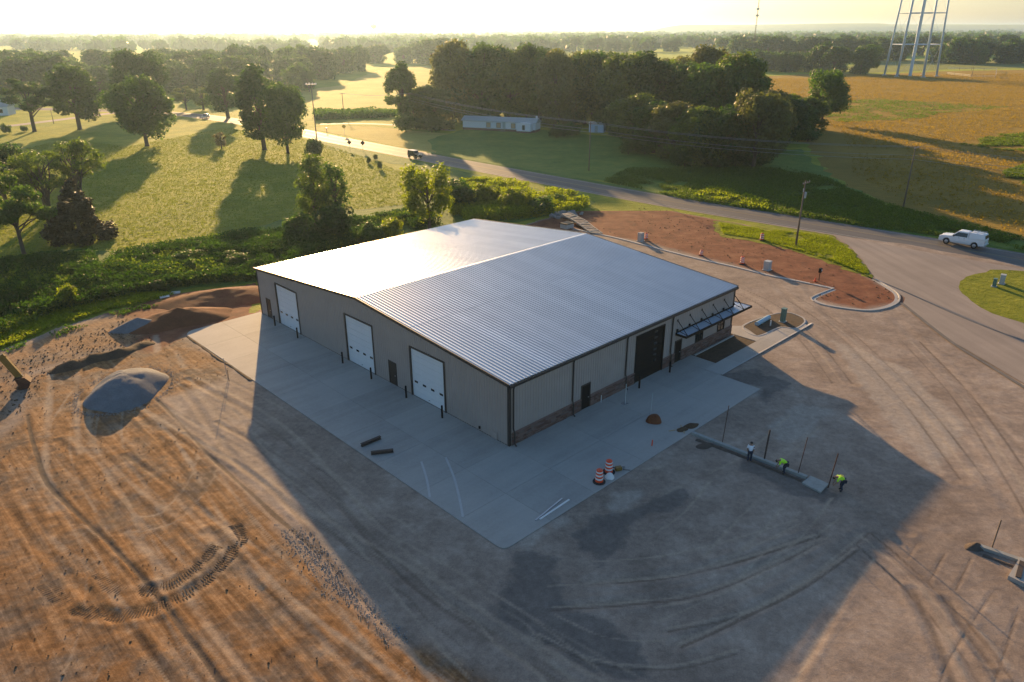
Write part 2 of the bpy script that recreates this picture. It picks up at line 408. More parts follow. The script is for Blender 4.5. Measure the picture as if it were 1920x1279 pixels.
def pile_mat(name, lo, hi):
    m, ns, ls, bs = mat(name); bs.inputs['Roughness'].default_value = .92; bs.inputs['Specular IOR Level'].default_value = .2
    a = noise_node(ns, ls, .7, 5, .7); d = noise_node(ns, ls, 9, 4, .7)
    f = mth(ns, ls, 'ADD', mth(ns, ls, 'MULTIPLY', a, .55), mth(ns, ls, 'MULTIPLY', d, .45))
    ls.new(ramp(ns, ls, f, [(.35, lo), (.65, hi)]), bs.inputs['Base Color']); bump(ns, ls, bs, d, .8, .06); return m
M['gravel_pile'] = pile_mat('grey_gravel', (.14, .14, .145), (.235, .235, .24))
M['red_pile'] = pile_mat('red_brown_dirt', (.13, .046, .021), (.25, .094, .045))
M['berm'] = pile_mat('dark_soil', (.065, .042, .027), (.15, .098, .062))
M['old_kerb'] = concrete('damp_concrete', (.22, .225, .205), 0) if False else plain('damp_concrete', (.32, .325, .30), .85, var=.15)
M['awning'] = plain('sky_tinted_awning_metal', (.55, .62, .70), .35, .25, var=.05)  # light blue base colour stands in for reflected sky
M['dark_ground'] = pile_mat('dark_silt', (.085, .066, .052), (.15, .115, .09))
M['streak_pale'] = pile_mat('pale_scraped_dirt', (.31, .205, .122), (.43, .30, .19))
M['streak_dark'] = pile_mat('dark_scraped_dirt', (.12, .076, .046), (.19, .122, .075))
M['streak_grey'] = pile_mat('pale_scraped_gravel', (.36, .29, .225), (.46, .375, .295))
M['spill'] = pile_mat('spilled_grey_gravel', (.24, .23, .225), (.36, .345, .335))
M['tread'] = pile_mat('pressed_dirt', (.10, .060, .034), (.17, .105, .062))
M['leaf_gold'] = leaf_mat('seed_heads', (.165, .118, .018), .3, .5)
M['leaf_lawn'] = leaf_mat('grass_blades', (.14, .175, .015), .3, .5)
M['joint'] = plain('gutter_joint', (.13, .118, .105), .85, var=.3, scale=1.0)
M['scuff'] = plain('pale_scuff', (.47, .465, .45), .8, var=.1, scale=1.5)

def roof_mat():
    m, ns, ls, bs = mat('bare_metal_roofing'); bs.inputs['Metallic'].default_value = .82
    oi = N(ns, 'ShaderNodeObjectInfo'); g = N(ns, 'ShaderNodeNewGeometry')
    a = noise_node(ns, ls, .45, 4, .6); b = noise_node(ns, ls, .8, 3, .6, stretch=(1.0, .18, 1), rot=R(44))
    ls.new(ramp(ns, ls, mth(ns, ls, 'ADD', mth(ns, ls, 'MULTIPLY', a, .6), mth(ns, ls, 'MULTIPLY', oi.outputs['Random'], .4)), [(.2, (.64, .625, .61)), (.8, (.77, .75, .73))]), bs.inputs['Base Color'])
    bs.inputs['Roughness'].default_value = .38
    return m
M['roofing'] = roof_mat()
def wallpanel_mat():
    m, ns, ls, bs = mat('taupe_wall_panel'); bs.inputs['Roughness'].default_value = .5; bs.inputs['Metallic'].default_value = .0
    tc = N(ns, 'ShaderNodeTexCoord'); a = noise_node(ns, ls, .5, 5, .6, tc.outputs['Object'])
    ls.new(ramp(ns, ls, a, [(.3, (.345, .290, .258)), (.7, (.39, .328, .293))]), bs.inputs['Base Color']); return m
M['wallpanel'] = wallpanel_mat()
def stone_mat():
    m, ns, ls, bs = mat('ledge_stone'); bs.inputs['Roughness'].default_value = .85
    g = N(ns, 'ShaderNodeNewGeometry'); f = noise_node(ns, ls, 9, 4, .7)
    r = mth(ns, ls, 'ADD', mth(ns, ls, 'MULTIPLY', g.outputs['Random Per Island'], .7), mth(ns, ls, 'MULTIPLY', f, .3))
    ls.new(ramp(ns, ls, r, [(.1, (.07, .036, .03)), (.4, (.16, .08, .06)), (.65, (.21, .135, .11)), (.9, (.11, .09, .085))]), bs.inputs['Base Color']); bump(ns, ls, bs, f, .4, .02); return m
M['stone'] = stone_mat()

# ------------------------------------------------------------------ ground, fields, far land
def disc_ground():
    rings = [0, 60, 120, 200, 320, 500, 800, 1300, 2200, 3600, 6000, 9000, 12000]; n = 48; mb = MB(); vs = [(0, 0, 0)]; fs = []
    for r in rings[1:]:
        for k in range(n): vs.append((r*math.cos(2*math.pi*k/n), r*math.sin(2*math.pi*k/n), 0))
    for k in range(n): fs.append((0, 1+k, 1+(k+1) % n))
    for i in range(len(rings)-2):
        for k in range(n):
            a = 1+i*n+k; b = 1+i*n+(k+1) % n; fs.append((a, a+n, b+n, b))
    mb.add(vs, fs); o = mb.build('ground', M['grass']); o['kind'] = 'structure'; return o
disc_ground()
sheet('hay_field', [(-116.60, 424.09), (-102.04, 465.61), (-110.59, 679.83), (-56.33, 763.07), (-26.18, 655.88), (-13.00, 318.08), (-41.10, 296.07), (-53.96, 287.04), (-73.72, 285.77), (-86.24, 331.89)], .010, M['hay'], 6, 1.5)
sheet('verge_field', [(-67.19, 259.30), (-58.68, 262.12), (-47.07, 258.81), (-35.15, 251.24), (-18.33, 238.71), (-18.18, 197.79), (-23.25, 201.56), (-53.60, 238.23), (-66.64, 253.43)], .012, M['hay'], 4, .8)
sheet('golden_field', [(159.63, 527.22), (211.36, 570.16), (272.26, 566.85), (329.33, 600.88), (407.91, 620.81), (456.70, 617.88), (83.26, 102.25), (78.11, 108.61), (74.50, 119.53), (72.55, 133.44), (69.83, 140.37), (71.76, 165.53), (86.72, 226.51)], .014, M['gold'], 5, 2.0)
sheet('far_meadow', [(388.58, 838.72), (486.23, 993.61), (562.93, 986.23), (602.77, 886.05), (604.05, 821.34), (488.02, 661.14), (424.33, 646.32), (342.16, 624.77), (282.25, 588.12), (252.49, 575.04), (270.73, 637.78)], .012, M['far_green'], 12, 4)
sheet('far_meadow', [(433.69, 937.55), (586.80, 1028.58), (613.74, 940.47), (569.53, 871.81), (388.58, 838.72)], .018, M['green_field'], 12, 3, seed=2)
sheet('tall_grass_verge', [(19.78, 160.06), (33.33, 142.34), (45.53, 131.64), (57.60, 120.82), (66.77, 113.78), (75.49, 104.55), (81.35, 99.62), (85.26, 105.01), (79.28, 110.44), (75.58, 119.88), (72.76, 130.01), (69.76, 138.00), (71.24, 164.24), (79.01, 205.26), (45.85, 187.97), (32.42, 206.20), (12.27, 188.59)], .024, M['tall_grass'], 4, 1.2)
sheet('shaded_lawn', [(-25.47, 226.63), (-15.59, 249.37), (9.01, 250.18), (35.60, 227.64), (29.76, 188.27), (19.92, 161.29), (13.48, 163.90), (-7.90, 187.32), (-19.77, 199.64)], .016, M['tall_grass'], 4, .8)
sheet('brush_ground', [(-76.76, 97.44), (-73.27, 101.22), (-68.31, 107.26), (-58.32, 106.57), (-52.58, 111.94), (-45.19, 117.11), (-40.44, 124.66), (-35.01, 132.71), (-26.45, 133.89), (-19.98, 136.93), (-13.13, 166.92), (-6.98, 163.60), (4.54, 153.28), (15.40, 139.70), (11.68, 131.66), (3.76, 125.26), (-7.98, 120.53), (-21.72, 112.22), (-32.72, 91.20), (-42.56, 88.10), (-48.69, 82.87), (-52.28, 77.97), (-54.38, 71.76), (-57.45, 69.66)], .020, M['verge'], 3, .9)
sheet('bright_grass_bank', [(-58.93, 71.79), (-58.39, 78.02), (-54.16, 82.36), (-49.04, 87.54), (-41.95, 86.67), (-44.05, 83.95), (-47.67, 80.86), (-50.55, 75.99), (-53.01, 69.63), (-55.14, 66.34)], .03, M['bright_grass'], 2.2, .6)
sheet('roadside_verge', [(-59.32, 227.37), (-48.86, 216.01), (-37.05, 200.90), (-26.74, 190.98), (-15.10, 176.65), (-3.42, 162.91), (-3.32, 157.43), (-14.33, 166.94), (-25.67, 179.80), (-36.89, 192.02), (-50.08, 207.85)], .026, M['verge'], 3, .5)

# hills on the horizon
def hills():
    rnd = np.random.RandomState(3); V = []; F = []
    for (x0, x1, y, h) in ((900, 3400, 6300, 76), (2300, 6500, 7000, 80), (-1200, 1200, 8000, 44)):
        n = 60; base = len(V)
        for i in range(n+1):
            t = i/n; x = x0+(x1-x0)*t; e = min(1, 5*t, 5*(1-t)); e = e*e*(3-2*e)
            hh = h*e*(.72+.28*vnoise(np.array(x), np.array(0.), 900, y % 7))
            V += [(x, y-260, -.4), (x, y, float(hh)), (x, y+300, -.4)]
        for i in range(n):
            a = base+3*i; F += [(a, a+3, a+4, a+1), (a+1, a+4, a+5, a+2)]
    o = link('distant_hills', np_mesh('distant_hills', V, F, M['far_green'], True)); o['kind'] = 'structure'
hills()

# ------------------------------------------------------------------ county road
UPE = [(150, 24.5), (120, 55.5), (74.8, 103.4), (57, 120.5), (32.8, 142.5), (8, 168), (-23, 200.5), (-53.1, 233), (-67.2, 250), (-84, 267), (-101, 283), (-121, 300), (-146, 314), (-178, 324), (-230, 332)]
RC = [(x-.72*4.0, y-.69*4.0) for x, y in UPE]
RC = smooth_line(RC, 4.0)
strip('road', RC, [(-4.0, .055), (0, .085), (4.0, .055)], M['asphalt'])
strip('road_shoulder', RC, [(-4.8, .03), (-3.9, .052)], M['driveway']); strip('road_shoulder', RC, [(3.9, .052), (4.6, .03)], M['driveway'])
for o_ in (-3.35, 3.35): strip('edge_line', RC, [(o_-.07, .0645), (o_+.07, .0645)], M['line_white'])
for o_ in (-.16, .16): strip('centre_line', RC, [(o_-.06, .0905), (o_+.06, .0905)], M['line_yellow'])
SR = smooth_line([(-158, 313), (-164, 296), (-169, 280), (-176, 262), (-186, 240)], 4)
strip('side_road', SR, [(-2.6, .03), (0, .045), (2.6, .03)], M['driveway'])
LN = smooth_line([(-67.22, 267.01), (-52.46, 268.22), (-36.52, 261.57), (-19.01, 248.06)], 4)
strip('farm_lane', LN, [(-1.6, .03), (1.6, .03)], M['driveway'])

# ------------------------------------------------------------------ building frame of reference
B0 = (-0.232, 49.910); BA = 0.768208; BL = 32.86; BW = 41.35; BE = 5.5; BR = 1.725
_c, _s = math.cos(BA), math.sin(BA)
def BP(x, y): return (B0[0]+x*_c-y*_s, B0[1]+x*_s+y*_c)

# ------------------------------------------------------------------ the yard: gravel and dirt with ruts
YARD = [(-63.71, 65.15), (-54.78, 67.36), (-52.92, 69.49), (-50.28, 75.51), (-47.49, 80.50), (-45.00, 83.21), (-42.94, 85.88), (-37.81, 88.05), (-33.55, 90.55)] + [BP(-.5, BW+1.5), BP(10, BW+5), BP(20, BW+6), BP(28, BW+5)] + [(2.31, 121.87), (5.15, 125.24), (8.63, 129.19), (13.86, 134.23), (20.00, 135.93), (27.53, 133.61), (35.20, 125.25), (41.50, 118.86), (46.89, 116.70), (51.26, 114.63)] + [(60.5, 109.5), (74.0, 95.5), (110, 57), (122, 40)] + [(70, 22), (-60, 22), (-95, 35)]
DIRT = [(-45.84, 63.22), (-41.23, 68.19), (-37.89, 71.63), (-35.54, 72.79), (-27.59, 64.89), (-27.05, 61.94), (-31.97, 58.40), (-24.91, 50.16), (-17.97, 42.98), (-13.88, 38.85), (-9.94, 34.83), (-7.87, 32.12), (-5.52, 30.14), (-1.69, 27.98), (2.53, 25.73)] + [(10, 20), (-80, 20), (-80, 45)] + [(-41.94, 48.53), (-41.43, 54.38)]
UPL = [(-63.71, 65.15), (-54.78, 67.36), (-52.92, 69.49), (-50.28, 75.51), (-47.49, 80.50), (-43.93, 82.27), (-38.25, 77.85), (-37.89, 71.63), (-41.23, 68.19), (-45.84, 63.22), (-41.43, 54.38), (-41.94, 48.53), (-47.81, 45.65)]
RED = [[(2.29, 120.77), (9.58, 129.18), (15.92, 135.09), (27.44, 133.17), (35.10, 124.87), (40.40, 118.17), (44.42, 109.91), (46.43, 102.64), (47.45, 91.32), (47.34, 83.34), (41.16, 80.28), (36.97, 84.00), (40.51, 87.95), (34.42, 94.18), (20.64, 110.17), (12.17, 116.43)],
       [(-45.35, 83.96), (-42.94, 85.88), (-37.81, 88.05), (-33.28, 91.21), (-28.81, 79.13), (-31.69, 76.48), (-34.92, 73.38), (-36.64, 68.82), (-39.16, 69.52), (-40.68, 77.87), (-48.28, 79.63)]]
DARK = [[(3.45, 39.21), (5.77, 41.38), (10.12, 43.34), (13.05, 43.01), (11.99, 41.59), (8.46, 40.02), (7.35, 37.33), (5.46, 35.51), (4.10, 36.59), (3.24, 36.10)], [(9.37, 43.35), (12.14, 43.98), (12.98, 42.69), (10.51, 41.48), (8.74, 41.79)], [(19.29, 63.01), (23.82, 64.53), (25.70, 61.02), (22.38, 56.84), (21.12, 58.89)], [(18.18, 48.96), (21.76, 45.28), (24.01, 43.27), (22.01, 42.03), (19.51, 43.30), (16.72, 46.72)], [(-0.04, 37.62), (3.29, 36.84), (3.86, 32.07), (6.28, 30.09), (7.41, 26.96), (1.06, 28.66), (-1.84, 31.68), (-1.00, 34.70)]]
PALE = [[(6.22, 42.11), (7.35, 43.68), (9.16, 44.33), (9.58, 43.48), (7.97, 41.49), (6.84, 41.20)], [(0.13, 38.68), (1.73, 40.06), (2.40, 39.21), (0.97, 37.62), (0.13, 37.62)], [(21.17, 53.10), (25.17, 56.82), (27.57, 55.83), (24.05, 51.36), (21.19, 50.54)], [(2.47, 40.63), (3.95, 41.21), (4.04, 40.05), (2.75, 39.21)], [(17.10, 64.58), (22.40, 59.94), (22.15, 58.36), (18.18, 56.87)], [(33.71, 71.08), (38.27, 64.43), (37.01, 53.00), (31.07, 45.23), (31.68, 56.78)]]
RUTS = [([(-28.26, 35.05), (-26.40, 33.46), (-24.58, 32.39), (-22.53, 31.93), (-20.84, 32.17), (-19.65, 32.92), (-18.43, 34.50), (-17.78, 36.69), (-17.55, 38.65), (-18.56, 40.16)], .42, .9),
        ([(-25.65, 35.27), (-23.67, 34.20), (-21.47, 33.88), (-20.29, 34.41), (-19.26, 35.81), (-18.84, 38.02), (-19.94, 39.32)], .42, .9)]
LANES = []
for dx in (0, 34, 62, 96, 130): LANES.append(([(-33.99, 55.26), (-27.11, 48.45), (-19.20, 40.16), (-12.43, 33.40), (-6.46, 27.01)], .45, .5, dx))
SCR = []
def yard_base(x, y, dirt=1.0):
    return .075+(fbm(x, y, 9, 4, 1)-.5)*.03+(fbm(x, y, 1.1, 3, 2)-.5)*.035+dirt*(fbm(x, y, 1.0, 4, 6)-.5)*.05
SPILL = [(-15.82, 40.14), (-14.00, 39.29), (-11.64, 36.66), (-9.55, 34.50), (-7.27, 32.11), (-5.49, 29.95), (-6.30, 29.59), (-8.06, 31.51), (-10.72, 34.06), (-13.43, 37.17)]
def yard():
    xs = np.concatenate([np.arange(-130, -56, .9), np.arange(-56, 64, .16), np.arange(64, 128, .8)])
    ys = np.concatenate([np.arange(21, 68, .16), np.arange(68, 132, .5)])
    X, Y = np.meshgrid(xs, ys); nx, ny = len(xs), len(ys)
    x = X.ravel(); y = Y.ravel()
    wob = (fbm(x, y, 6, 3, 3)-.5)*3.0
    sd = poly_sd(x, y, YARD)+wob*.5
    z = yard_base(x, y, 0.0)
    A = {}
    d = poly_sd(x, y, DIRT)+wob*.4; A['dirt'] = np.maximum(np.clip(.5+d/3.0, 0, 1), .62*np.clip(.5+(poly_sd(x, y, UPL)+wob)/4.0, 0, 1))
    rd = np.full(x.shape, -9.)
    for P in RED: rd = np.maximum(rd, poly_sd(x, y, P))
    A['red'] = np.clip(.5+(rd+wob*.5)/3.0, 0, 1)
    def blobs(Ps, soft):
        v = np.full(x.shape, -99.)
        for P in Ps: v = np.maximum(v, poly_sd(x, y, P))
        return np.clip(.5+(v+wob*.35)/soft, 0, 1)
    A['dirt'] *= 1-.75*blobs([SPILL], 2.2)
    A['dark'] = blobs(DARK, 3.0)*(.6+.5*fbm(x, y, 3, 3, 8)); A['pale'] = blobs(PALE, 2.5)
    tr = np.zeros(x.shape); sc = np.zeros(x.shape); ln_ = np.zeros(x.shape)
    z += A['dirt']*(fbm(x, y, 1.0, 4, 6)-.5)*.05
    def rut(pl, w, depth, dark, arr):
        P = smooth_line(pl, 1.0); P_ = np.array(P)
        m = (x > P_[:, 0].min()-2) & (x < P_[:, 0].max()+2) & (y > P_[:, 1].min()-2) & (y < P_[:, 1].max()+2)
        idx = np.where(m)[0]
        if not len(idx): return
        dd, t = line_dist(x[idx], y[idx], P)
        k = np.exp(-(dd/w)**2); z[idx] -= depth*k; z[idx] += depth*.8*np.exp(-((dd-w*1.7)/(w*.6))**2)
        br = .55+.45*vnoise(t, dd*0, 3.5, int(abs(P_[0, 0])*7) % 50)
        arr[idx] = np.maximum(arr[idx], k*dark*br)
    for pl, w, k in RUTS: rut(pl[2:], w, .03, .35, tr)
    # straight machine passes over the dirt, parallel to the slab edge
    for off, w, k in ((-13.2, .5, .75), (-15.3, .5, .7), (-18.2, .5, .8), (-20.4, .45, .7), (-23.0, .6, .55), (-26, .5, .6), (-29, .5, .5)):
        pl = [BP(off+1.2*math.sin(t*.13+off), t) for t in range(int(34+off*.3), -26, -4)]
        rut(pl, w*.6, .03, k*.8 if int(abs(off)) % 2 else .25, tr); rut([(a+.8, b+.45) for a, b in pl], w*.55, .0, k*1.1, sc); rut([(a+2.1, b+1.2) for a, b in pl], w*.35, .015, k, sc)
    for off in (-14.2, -17, -21.5):
        pl = [BP(off+.8*math.sin(t*.2), t) for t in range(20, -24, -3)]; rut(pl, .22, .03, .8, tr)
    for pts_, k in (([(-44.40, 63.80), (-39.17, 54.37), (-35.52, 47.74), (-31.43, 41.69)], .8), ([(-41.82, 63.78), (-36.69, 54.35), (-33.70, 49.26)], .8), ([(-40.02, 64.98), (-37.51, 58.23), (-34.16, 51.70), (-28.96, 45.55)], .6), ([(-36.99, 48.50), (-39.25, 55.30), (-37.67, 59.27), (-35.39, 63.74)], .5), ([(-36.31, 68.82), (-38.44, 73.11)], .9), ([(-34.44, 68.81), (-32.03, 64.92)], .8), ([(-25.19, 39.34), (-21.72, 36.21), (-17.36, 31.75), (-12.87, 27.03)], .8), ([(-23.81, 43.52), (-16.13, 35.23), (-10.15, 29.06)], .6)):
        rut(pts_, .45, .02, k, sc)
    # long curving tyre marks across the shaded gravel
    for pts_, a in (([(2.23, 32.49), (6.69, 32.89), (10.85, 33.65), (15.67, 36.04), (19.93, 38.58)], .5), ([(4.40, 34.58), (9.27, 35.11), (14.20, 36.64), (19.73, 38.97)], .5), ([(8.78, 29.71), (13.17, 32.03), (17.92, 35.08), (22.92, 39.12)], .45), ([(21.65, 38.58), (22.82, 34.59), (23.49, 30.03), (23.36, 26.90)], .4), ([(23.22, 37.51), (24.88, 33.68), (24.63, 28.57)], .4), ([(23.32, 33.69), (22.89, 30.79), (22.04, 26.90)], .7), ([(24.87, 32.82), (24.63, 30.02), (24.76, 27.89)], .7), ([(23.88, 46.68), (24.66, 41.41), (25.70, 39.10)], .3)):
        rut(pts_, .35, .03, a, tr); rut([(p[0]+.8, p[1]+.3) for p in pts_], .3, .0, a*.9, sc)
    for pts_ in ([(19.65, 43.17), (16.94, 39.98), (13.96, 36.94)], [(17.06, 42.67), (14.39, 39.71), (11.92, 36.80)], [(14.29, 44.98), (11.78, 41.47), (9.37, 39.18)], [(22.38, 42.96), (18.56, 38.59), (14.08, 35.09)], [(8.75, 46.76), (10.74, 46.75), (11.71, 47.63)], [(10.50, 43.34), (13.21, 45.33), (14.73, 46.73)], [(22.42, 36.50), (18.92, 32.84), (14.81, 28.26)], [(20.49, 35.07), (17.97, 32.01), (13.80, 26.93)], [(23.57, 54.91), (18.18, 48.96), (14.55, 46.02)], [(25.13, 53.08), (19.99, 48.18)]):
        rut(pts_, .28, .012, .55, sc)
    for pts_ in ([(27.93, 33.58), (22.75, 28.69), (21.24, 26.91)], [(28.72, 32.38), (24.24, 27.25)], [(26.98, 36.98), (24.60, 34.36)], [(28.41, 36.58), (25.81, 33.68)], [(25.84, 38.02), (24.40, 36.49)]):
        rut(pts_, .10, .02, .8, tr)
    # passes in front of the offices and along the drive
    for pts_, a in (([(33.95, 90.57), (33.83, 80.70), (34.83, 71.07), (34.47, 56.76), (32.62, 45.22)], .45), ([(38.20, 92.76), (36.19, 77.24), (36.79, 65.68), (36.13, 53.01), (34.08, 41.36)], .4), ([(17.51, 105.75), (22.23, 97.68), (28.68, 84.46), (30.18, 77.29)], .5), ([(21.73, 102.90), (26.21, 92.87), (31.28, 84.43), (32.59, 74.07), (31.62, 60.98)], .45), ([(43.40, 77.18), (42.03, 65.64), (40.39, 55.75), (39.62, 48.84)], .5)):
        rut(pts_, .5, .02, a, tr); rut([(p[0]+1.5, p[1]-.6) for p in pts_], .5, .0, a*.9, sc)
    rnd = random.Random(51); lines = []
    for off, t0, t1, m in ((-12.6, 30, -18, 0), (-12.9, 26, -6, 1), (-14.0, 32, -20, 0), (-14.5, 20, -14, 1), (-15.6, 30, -8, 0), (-16.4, 24, -22, 1), (-17.3, 33, 2, 0), (-18.8, 28, -20, 0), (-19.1, 14, -18, 1), (-20.2, 30, 0, 1), (-21.2, 24, -20, 0), (-22.6, 26, -6, 1), (-24.4, 20, -22, 0), (-26.2, 24, -10, 1), (-28.0, 16, -18, 0)):
        ph = rnd.uniform(0, 6); lines.append(([BP(off+.55*math.sin(t*.11+ph)+.02*(t0-t)*rnd.choice((0, 0, .4)), t) for t in np.arange(t0, t1, -2.0)], rnd.uniform(.07, .16), m, .9))
    for pl, d in (([(-38.22, 63.76), (-36.13, 57.21), (-32.87, 50.04), (-28.48, 44.20), (-22.85, 38.79), (-18.53, 34.77)], 1.9), ([(-27.96, 53.40), (-21.64, 46.93), (-15.64, 40.14), (-11.51, 34.74), (-7.34, 29.05)], 1.8), ([(-29.78, 38.82), (-25.17, 35.27), (-21.17, 30.97), (-17.95, 27.05)], 1.8), ([(-36.09, 47.01), (-30.70, 41.68), (-26.32, 36.23), (-23.81, 30.98), (-22.76, 27.07)], 1.7), ([(-40.62, 62.03), (-38.42, 53.46), (-34.89, 47.00), (-29.68, 40.50)], 1.6), ([(-24.84, 39.34), (-22.52, 40.46), (-21.91, 45.51), (-23.33, 51.63)], 1.7)):
        sl = smooth_line(pl, 1.0); lines.append((sl, .13, 0, .75)); lines.append((ribbon(sl, [d])[0], .13, 0, .75)); lines.append((ribbon(sl, [.32])[0], .08, 1, .75))
    for pl, d in (([(2.23, 32.49), (6.69, 32.89), (10.85, 33.65), (15.67, 36.04), (19.93, 38.58)], 1.7), ([(4.40, 34.58), (9.27, 35.11), (14.20, 36.64), (19.73, 38.97)], 1.7), ([(8.78, 29.71), (13.17, 32.03), (17.92, 35.08), (22.92, 39.12)], 1.8), ([(8.44, 30.85), (12.87, 32.03), (16.95, 34.16), (21.54, 37.52)], 1.6), ([(1.40, 30.49), (4.39, 28.65), (8.21, 28.29), (11.81, 29.34)], 1.7)):
        sl = smooth_line(pl, 1.0); lines.append((sl, .10, 2, 0)); lines.append((ribbon(sl, [d])[0], .10, 2, 0)); lines.append((ribbon(sl, [-.26])[0], .07, 1, 0))
    for pl in ([(19.65, 43.17), (16.94, 39.98), (13.96, 36.94)], [(17.06, 42.67), (14.39, 39.71), (11.92, 36.80)], [(14.29, 44.98), (11.78, 41.47), (9.37, 39.18)], [(22.38, 42.96), (18.56, 38.59), (14.08, 35.09)], [(22.42, 36.50), (18.92, 32.84), (14.81, 28.26)], [(21.07, 35.30), (18.27, 32.01), (14.18, 27.26)], [(19.59, 41.43), (16.15, 37.55), (13.31, 34.63)], [(23.57, 54.91), (18.18, 48.96), (14.55, 46.02)], [(25.57, 53.07), (20.81, 48.18)]):
        lines.append((smooth_line(pl, 1.0), .09, 2, 0))
    for pl, d in (([(33.22, 84.42), (34.91, 74.05), (34.52, 58.80), (32.62, 45.22)], 1.8), ([(40.99, 71.03), (39.30, 58.77), (36.69, 48.09), (34.40, 40.18)], 1.8), ([(21.65, 38.58), (22.82, 34.59), (23.49, 30.03), (23.36, 26.90)], 1.7), ([(17.30, 104.33), (23.64, 94.05), (29.39, 82.56), (30.35, 71.11), (29.65, 60.99)], 1.8)):
        sl = smooth_line(pl, 1.0); lines.append((sl, .13, 1, 0)); lines.append((ribbon(sl, [d])[0], .13, 1, 0)); lines.append((ribbon(sl, [.9])[0], .16, 2, 0))
    for n, (pl, w, m, dirt) in enumerate(lines):
        rut(pl, max(.13, w*1.15), .006, (.72 if dirt else .85), tr if m == 1 else sc)
    # a thin line of darker ground colour and the edge of the gravel lane
    rut([(-41.45, 55.31), (-39.27, 52.15), (-36.50, 48.50), (-33.74, 45.03), (-29.97, 41.68), (-26.49, 38.80), (-23.48, 36.12), (-21.00, 33.88), (-18.77, 31.55), (-16.54, 29.26), (-14.47, 27.04)], .16, .04, 1.6, ln_)
    rut([(-31.88, 58.40), (-28.50, 54.67), (-25.10, 50.65), (-21.31, 46.57), (-18.03, 43.17), (-15.87, 40.89), (-13.93, 39.02), (-12.09, 37.16)], .17, .02, 1.1, ln_)
    A['track'] = tr; A['scrape'] = sc; A['dark_ground'] = ln_
    # keep clear below the slab, walk and building
    ux = (x-B0[0])*_c+(y-B0[1])*_s; uy = -(x-B0[0])*_s+(y-B0[1])*_c
    ins = (ux > -8.9) & (ux < 23.4) & (uy > -8.7) & (uy < 41.4)
    z = np.where(ins, .03, z)
    z = np.maximum(z, .016)
    vid = np.arange(nx*ny).reshape(ny, nx)
    q = np.stack([vid[:-1, :-1], vid[:-1, 1:], vid[1:, 1:], vid[1:, :-1]], -1).reshape(-1, 4)
    s4 = sd[q].min(1); keep = s4 > 0
    q = q[keep]; z = np.where(sd < 1.2, np.maximum(.008, z*np.clip(sd/1.2, .1, 1)), z)
    used = np.zeros(nx*ny, bool); used[q.ravel()] = True; remap = np.cumsum(used)-1
    V = np.stack([x, y, z], -1)[used]
    o = link('yard', np_mesh('yard', V, remap[q], M['yard'], True, {k: v[used] for k, v in A.items()})); o['kind'] = 'structure'
yard()

# driveway from the road down the right side
sheet('driveway', [(51.12, 114.30), (53.65, 111.68), (61.38, 103.58), (69.66, 95.49)] + [(122, 53), (128, 41)] + [(48.85, 56.67), (47.22, 60.65), (46.02, 70.99), (46.66, 82.22), (47.94, 84.28), (47.65, 91.76), (49.45, 98.66), (51.05, 107.72)], .135, M['driveway'], 2.0, .06)
strip('drive_gutter', smooth_line([(47.45, 91.32), (48.84, 87.05), (50.61, 79.32), (52.28, 73.91), (54.67, 68.82)], 1.5), [(-.16, .142), (0, .141), (.16, .142)], M['joint'])
strip('drive_gutter', smooth_line([(46.56, 82.41), (45.94, 70.84), (46.37, 64.98), (46.80, 59.25)], 1.5), [(-.22, .140), (.22, .140)], M['joint'])
sheet('grass_island', smooth_line([(56.65, 88.22), (60.01, 92.32), (63.90, 94.36), (69.20, 94.78)] + [(96, 82), (104, 70), (90, 66)] + [(58.54, 72.05), (56.95, 75.76), (55.33, 78.76), (55.24, 83.08)], 2, True), .145, M['bright_grass'], 1.5, .12)
sheet('grass_wedge', [(34.90, 124.10), (41.50, 118.86), (46.89, 116.70), (50.82, 113.97), (50.89, 107.72), (49.49, 99.43), (47.48, 91.10), (46.04, 94.54), (44.23, 100.00), (41.24, 105.49), (37.87, 109.98), (32.96, 113.20), (33.42, 120.03)], .10, M['bright_grass'], 1.0, .55)
strip('road_verge', ribbon(RC, [-5.0])[0][22:60], [(-1.2, .03), (0, .16), (1.0, .03)], M['verge'])

# ------------------------------------------------------------------ concrete: slab panels, walks, kerbs
def block(name, poly, z0, z1, m, bev=.012, parent=None):
    mb = MB().prism(poly, z0, z1); o = mb.build(name, m, parent); return o
slab_root = empty('concrete_slab', (B0[0], B0[1], 0), BA); slab_root['kind'] = 'structure'
def slab_panel(poly): 
    return block('slab_panel', poly, -.05, .12, M['slab'], parent=slab_root)
J = .018
def panel_grid(xs, ys, corner=None):
    for i in range(len(xs)-1):
        for j in range(len(ys)-1):
            x0, x1, y0, y1 = xs[i]+J/2, xs[i+1]-J/2, ys[j]+J/2, ys[j+1]-J/2
            P = [(x0, y0), (x1, y0), (x1, y1), (x0, y1)]
            if i == 0 and j == 0 and corner:
                r = .6; P = [(x0+r*(1-math.cos(t)), y0+r*(1-math.sin(t))) for t in [k*math.pi/10 for k in range(6)]][::1] + [(x1, y0), (x1, y1), (x0, y1)]
            if i == 0 and j == len(ys)-2 and corner:
                r = 1.3; P = [(x0, y0), (x1, y0), (x1, y1)] + [(x0+r*(1-math.sin(t)), y1-r*(1-math.cos(t))) for t in [k*math.pi/10 for k in range(6)]]
            slab_panel(P)
panel_grid([-8.95, -4.6, -.02], [-8.8, -4.4, 0, 5.2, 10.4, 15.6, 20.8, 26, 31.2, 36.4, 41.9], True)
panel_grid([-.02, 5.85, 11.7, 17.5, 23.3], [-8.8, -4.4, -.02])
slab_panel([(23.3+J, -2.9), (25.3, -2.9), (25.3, -.02), (23.3+J, -.02)])
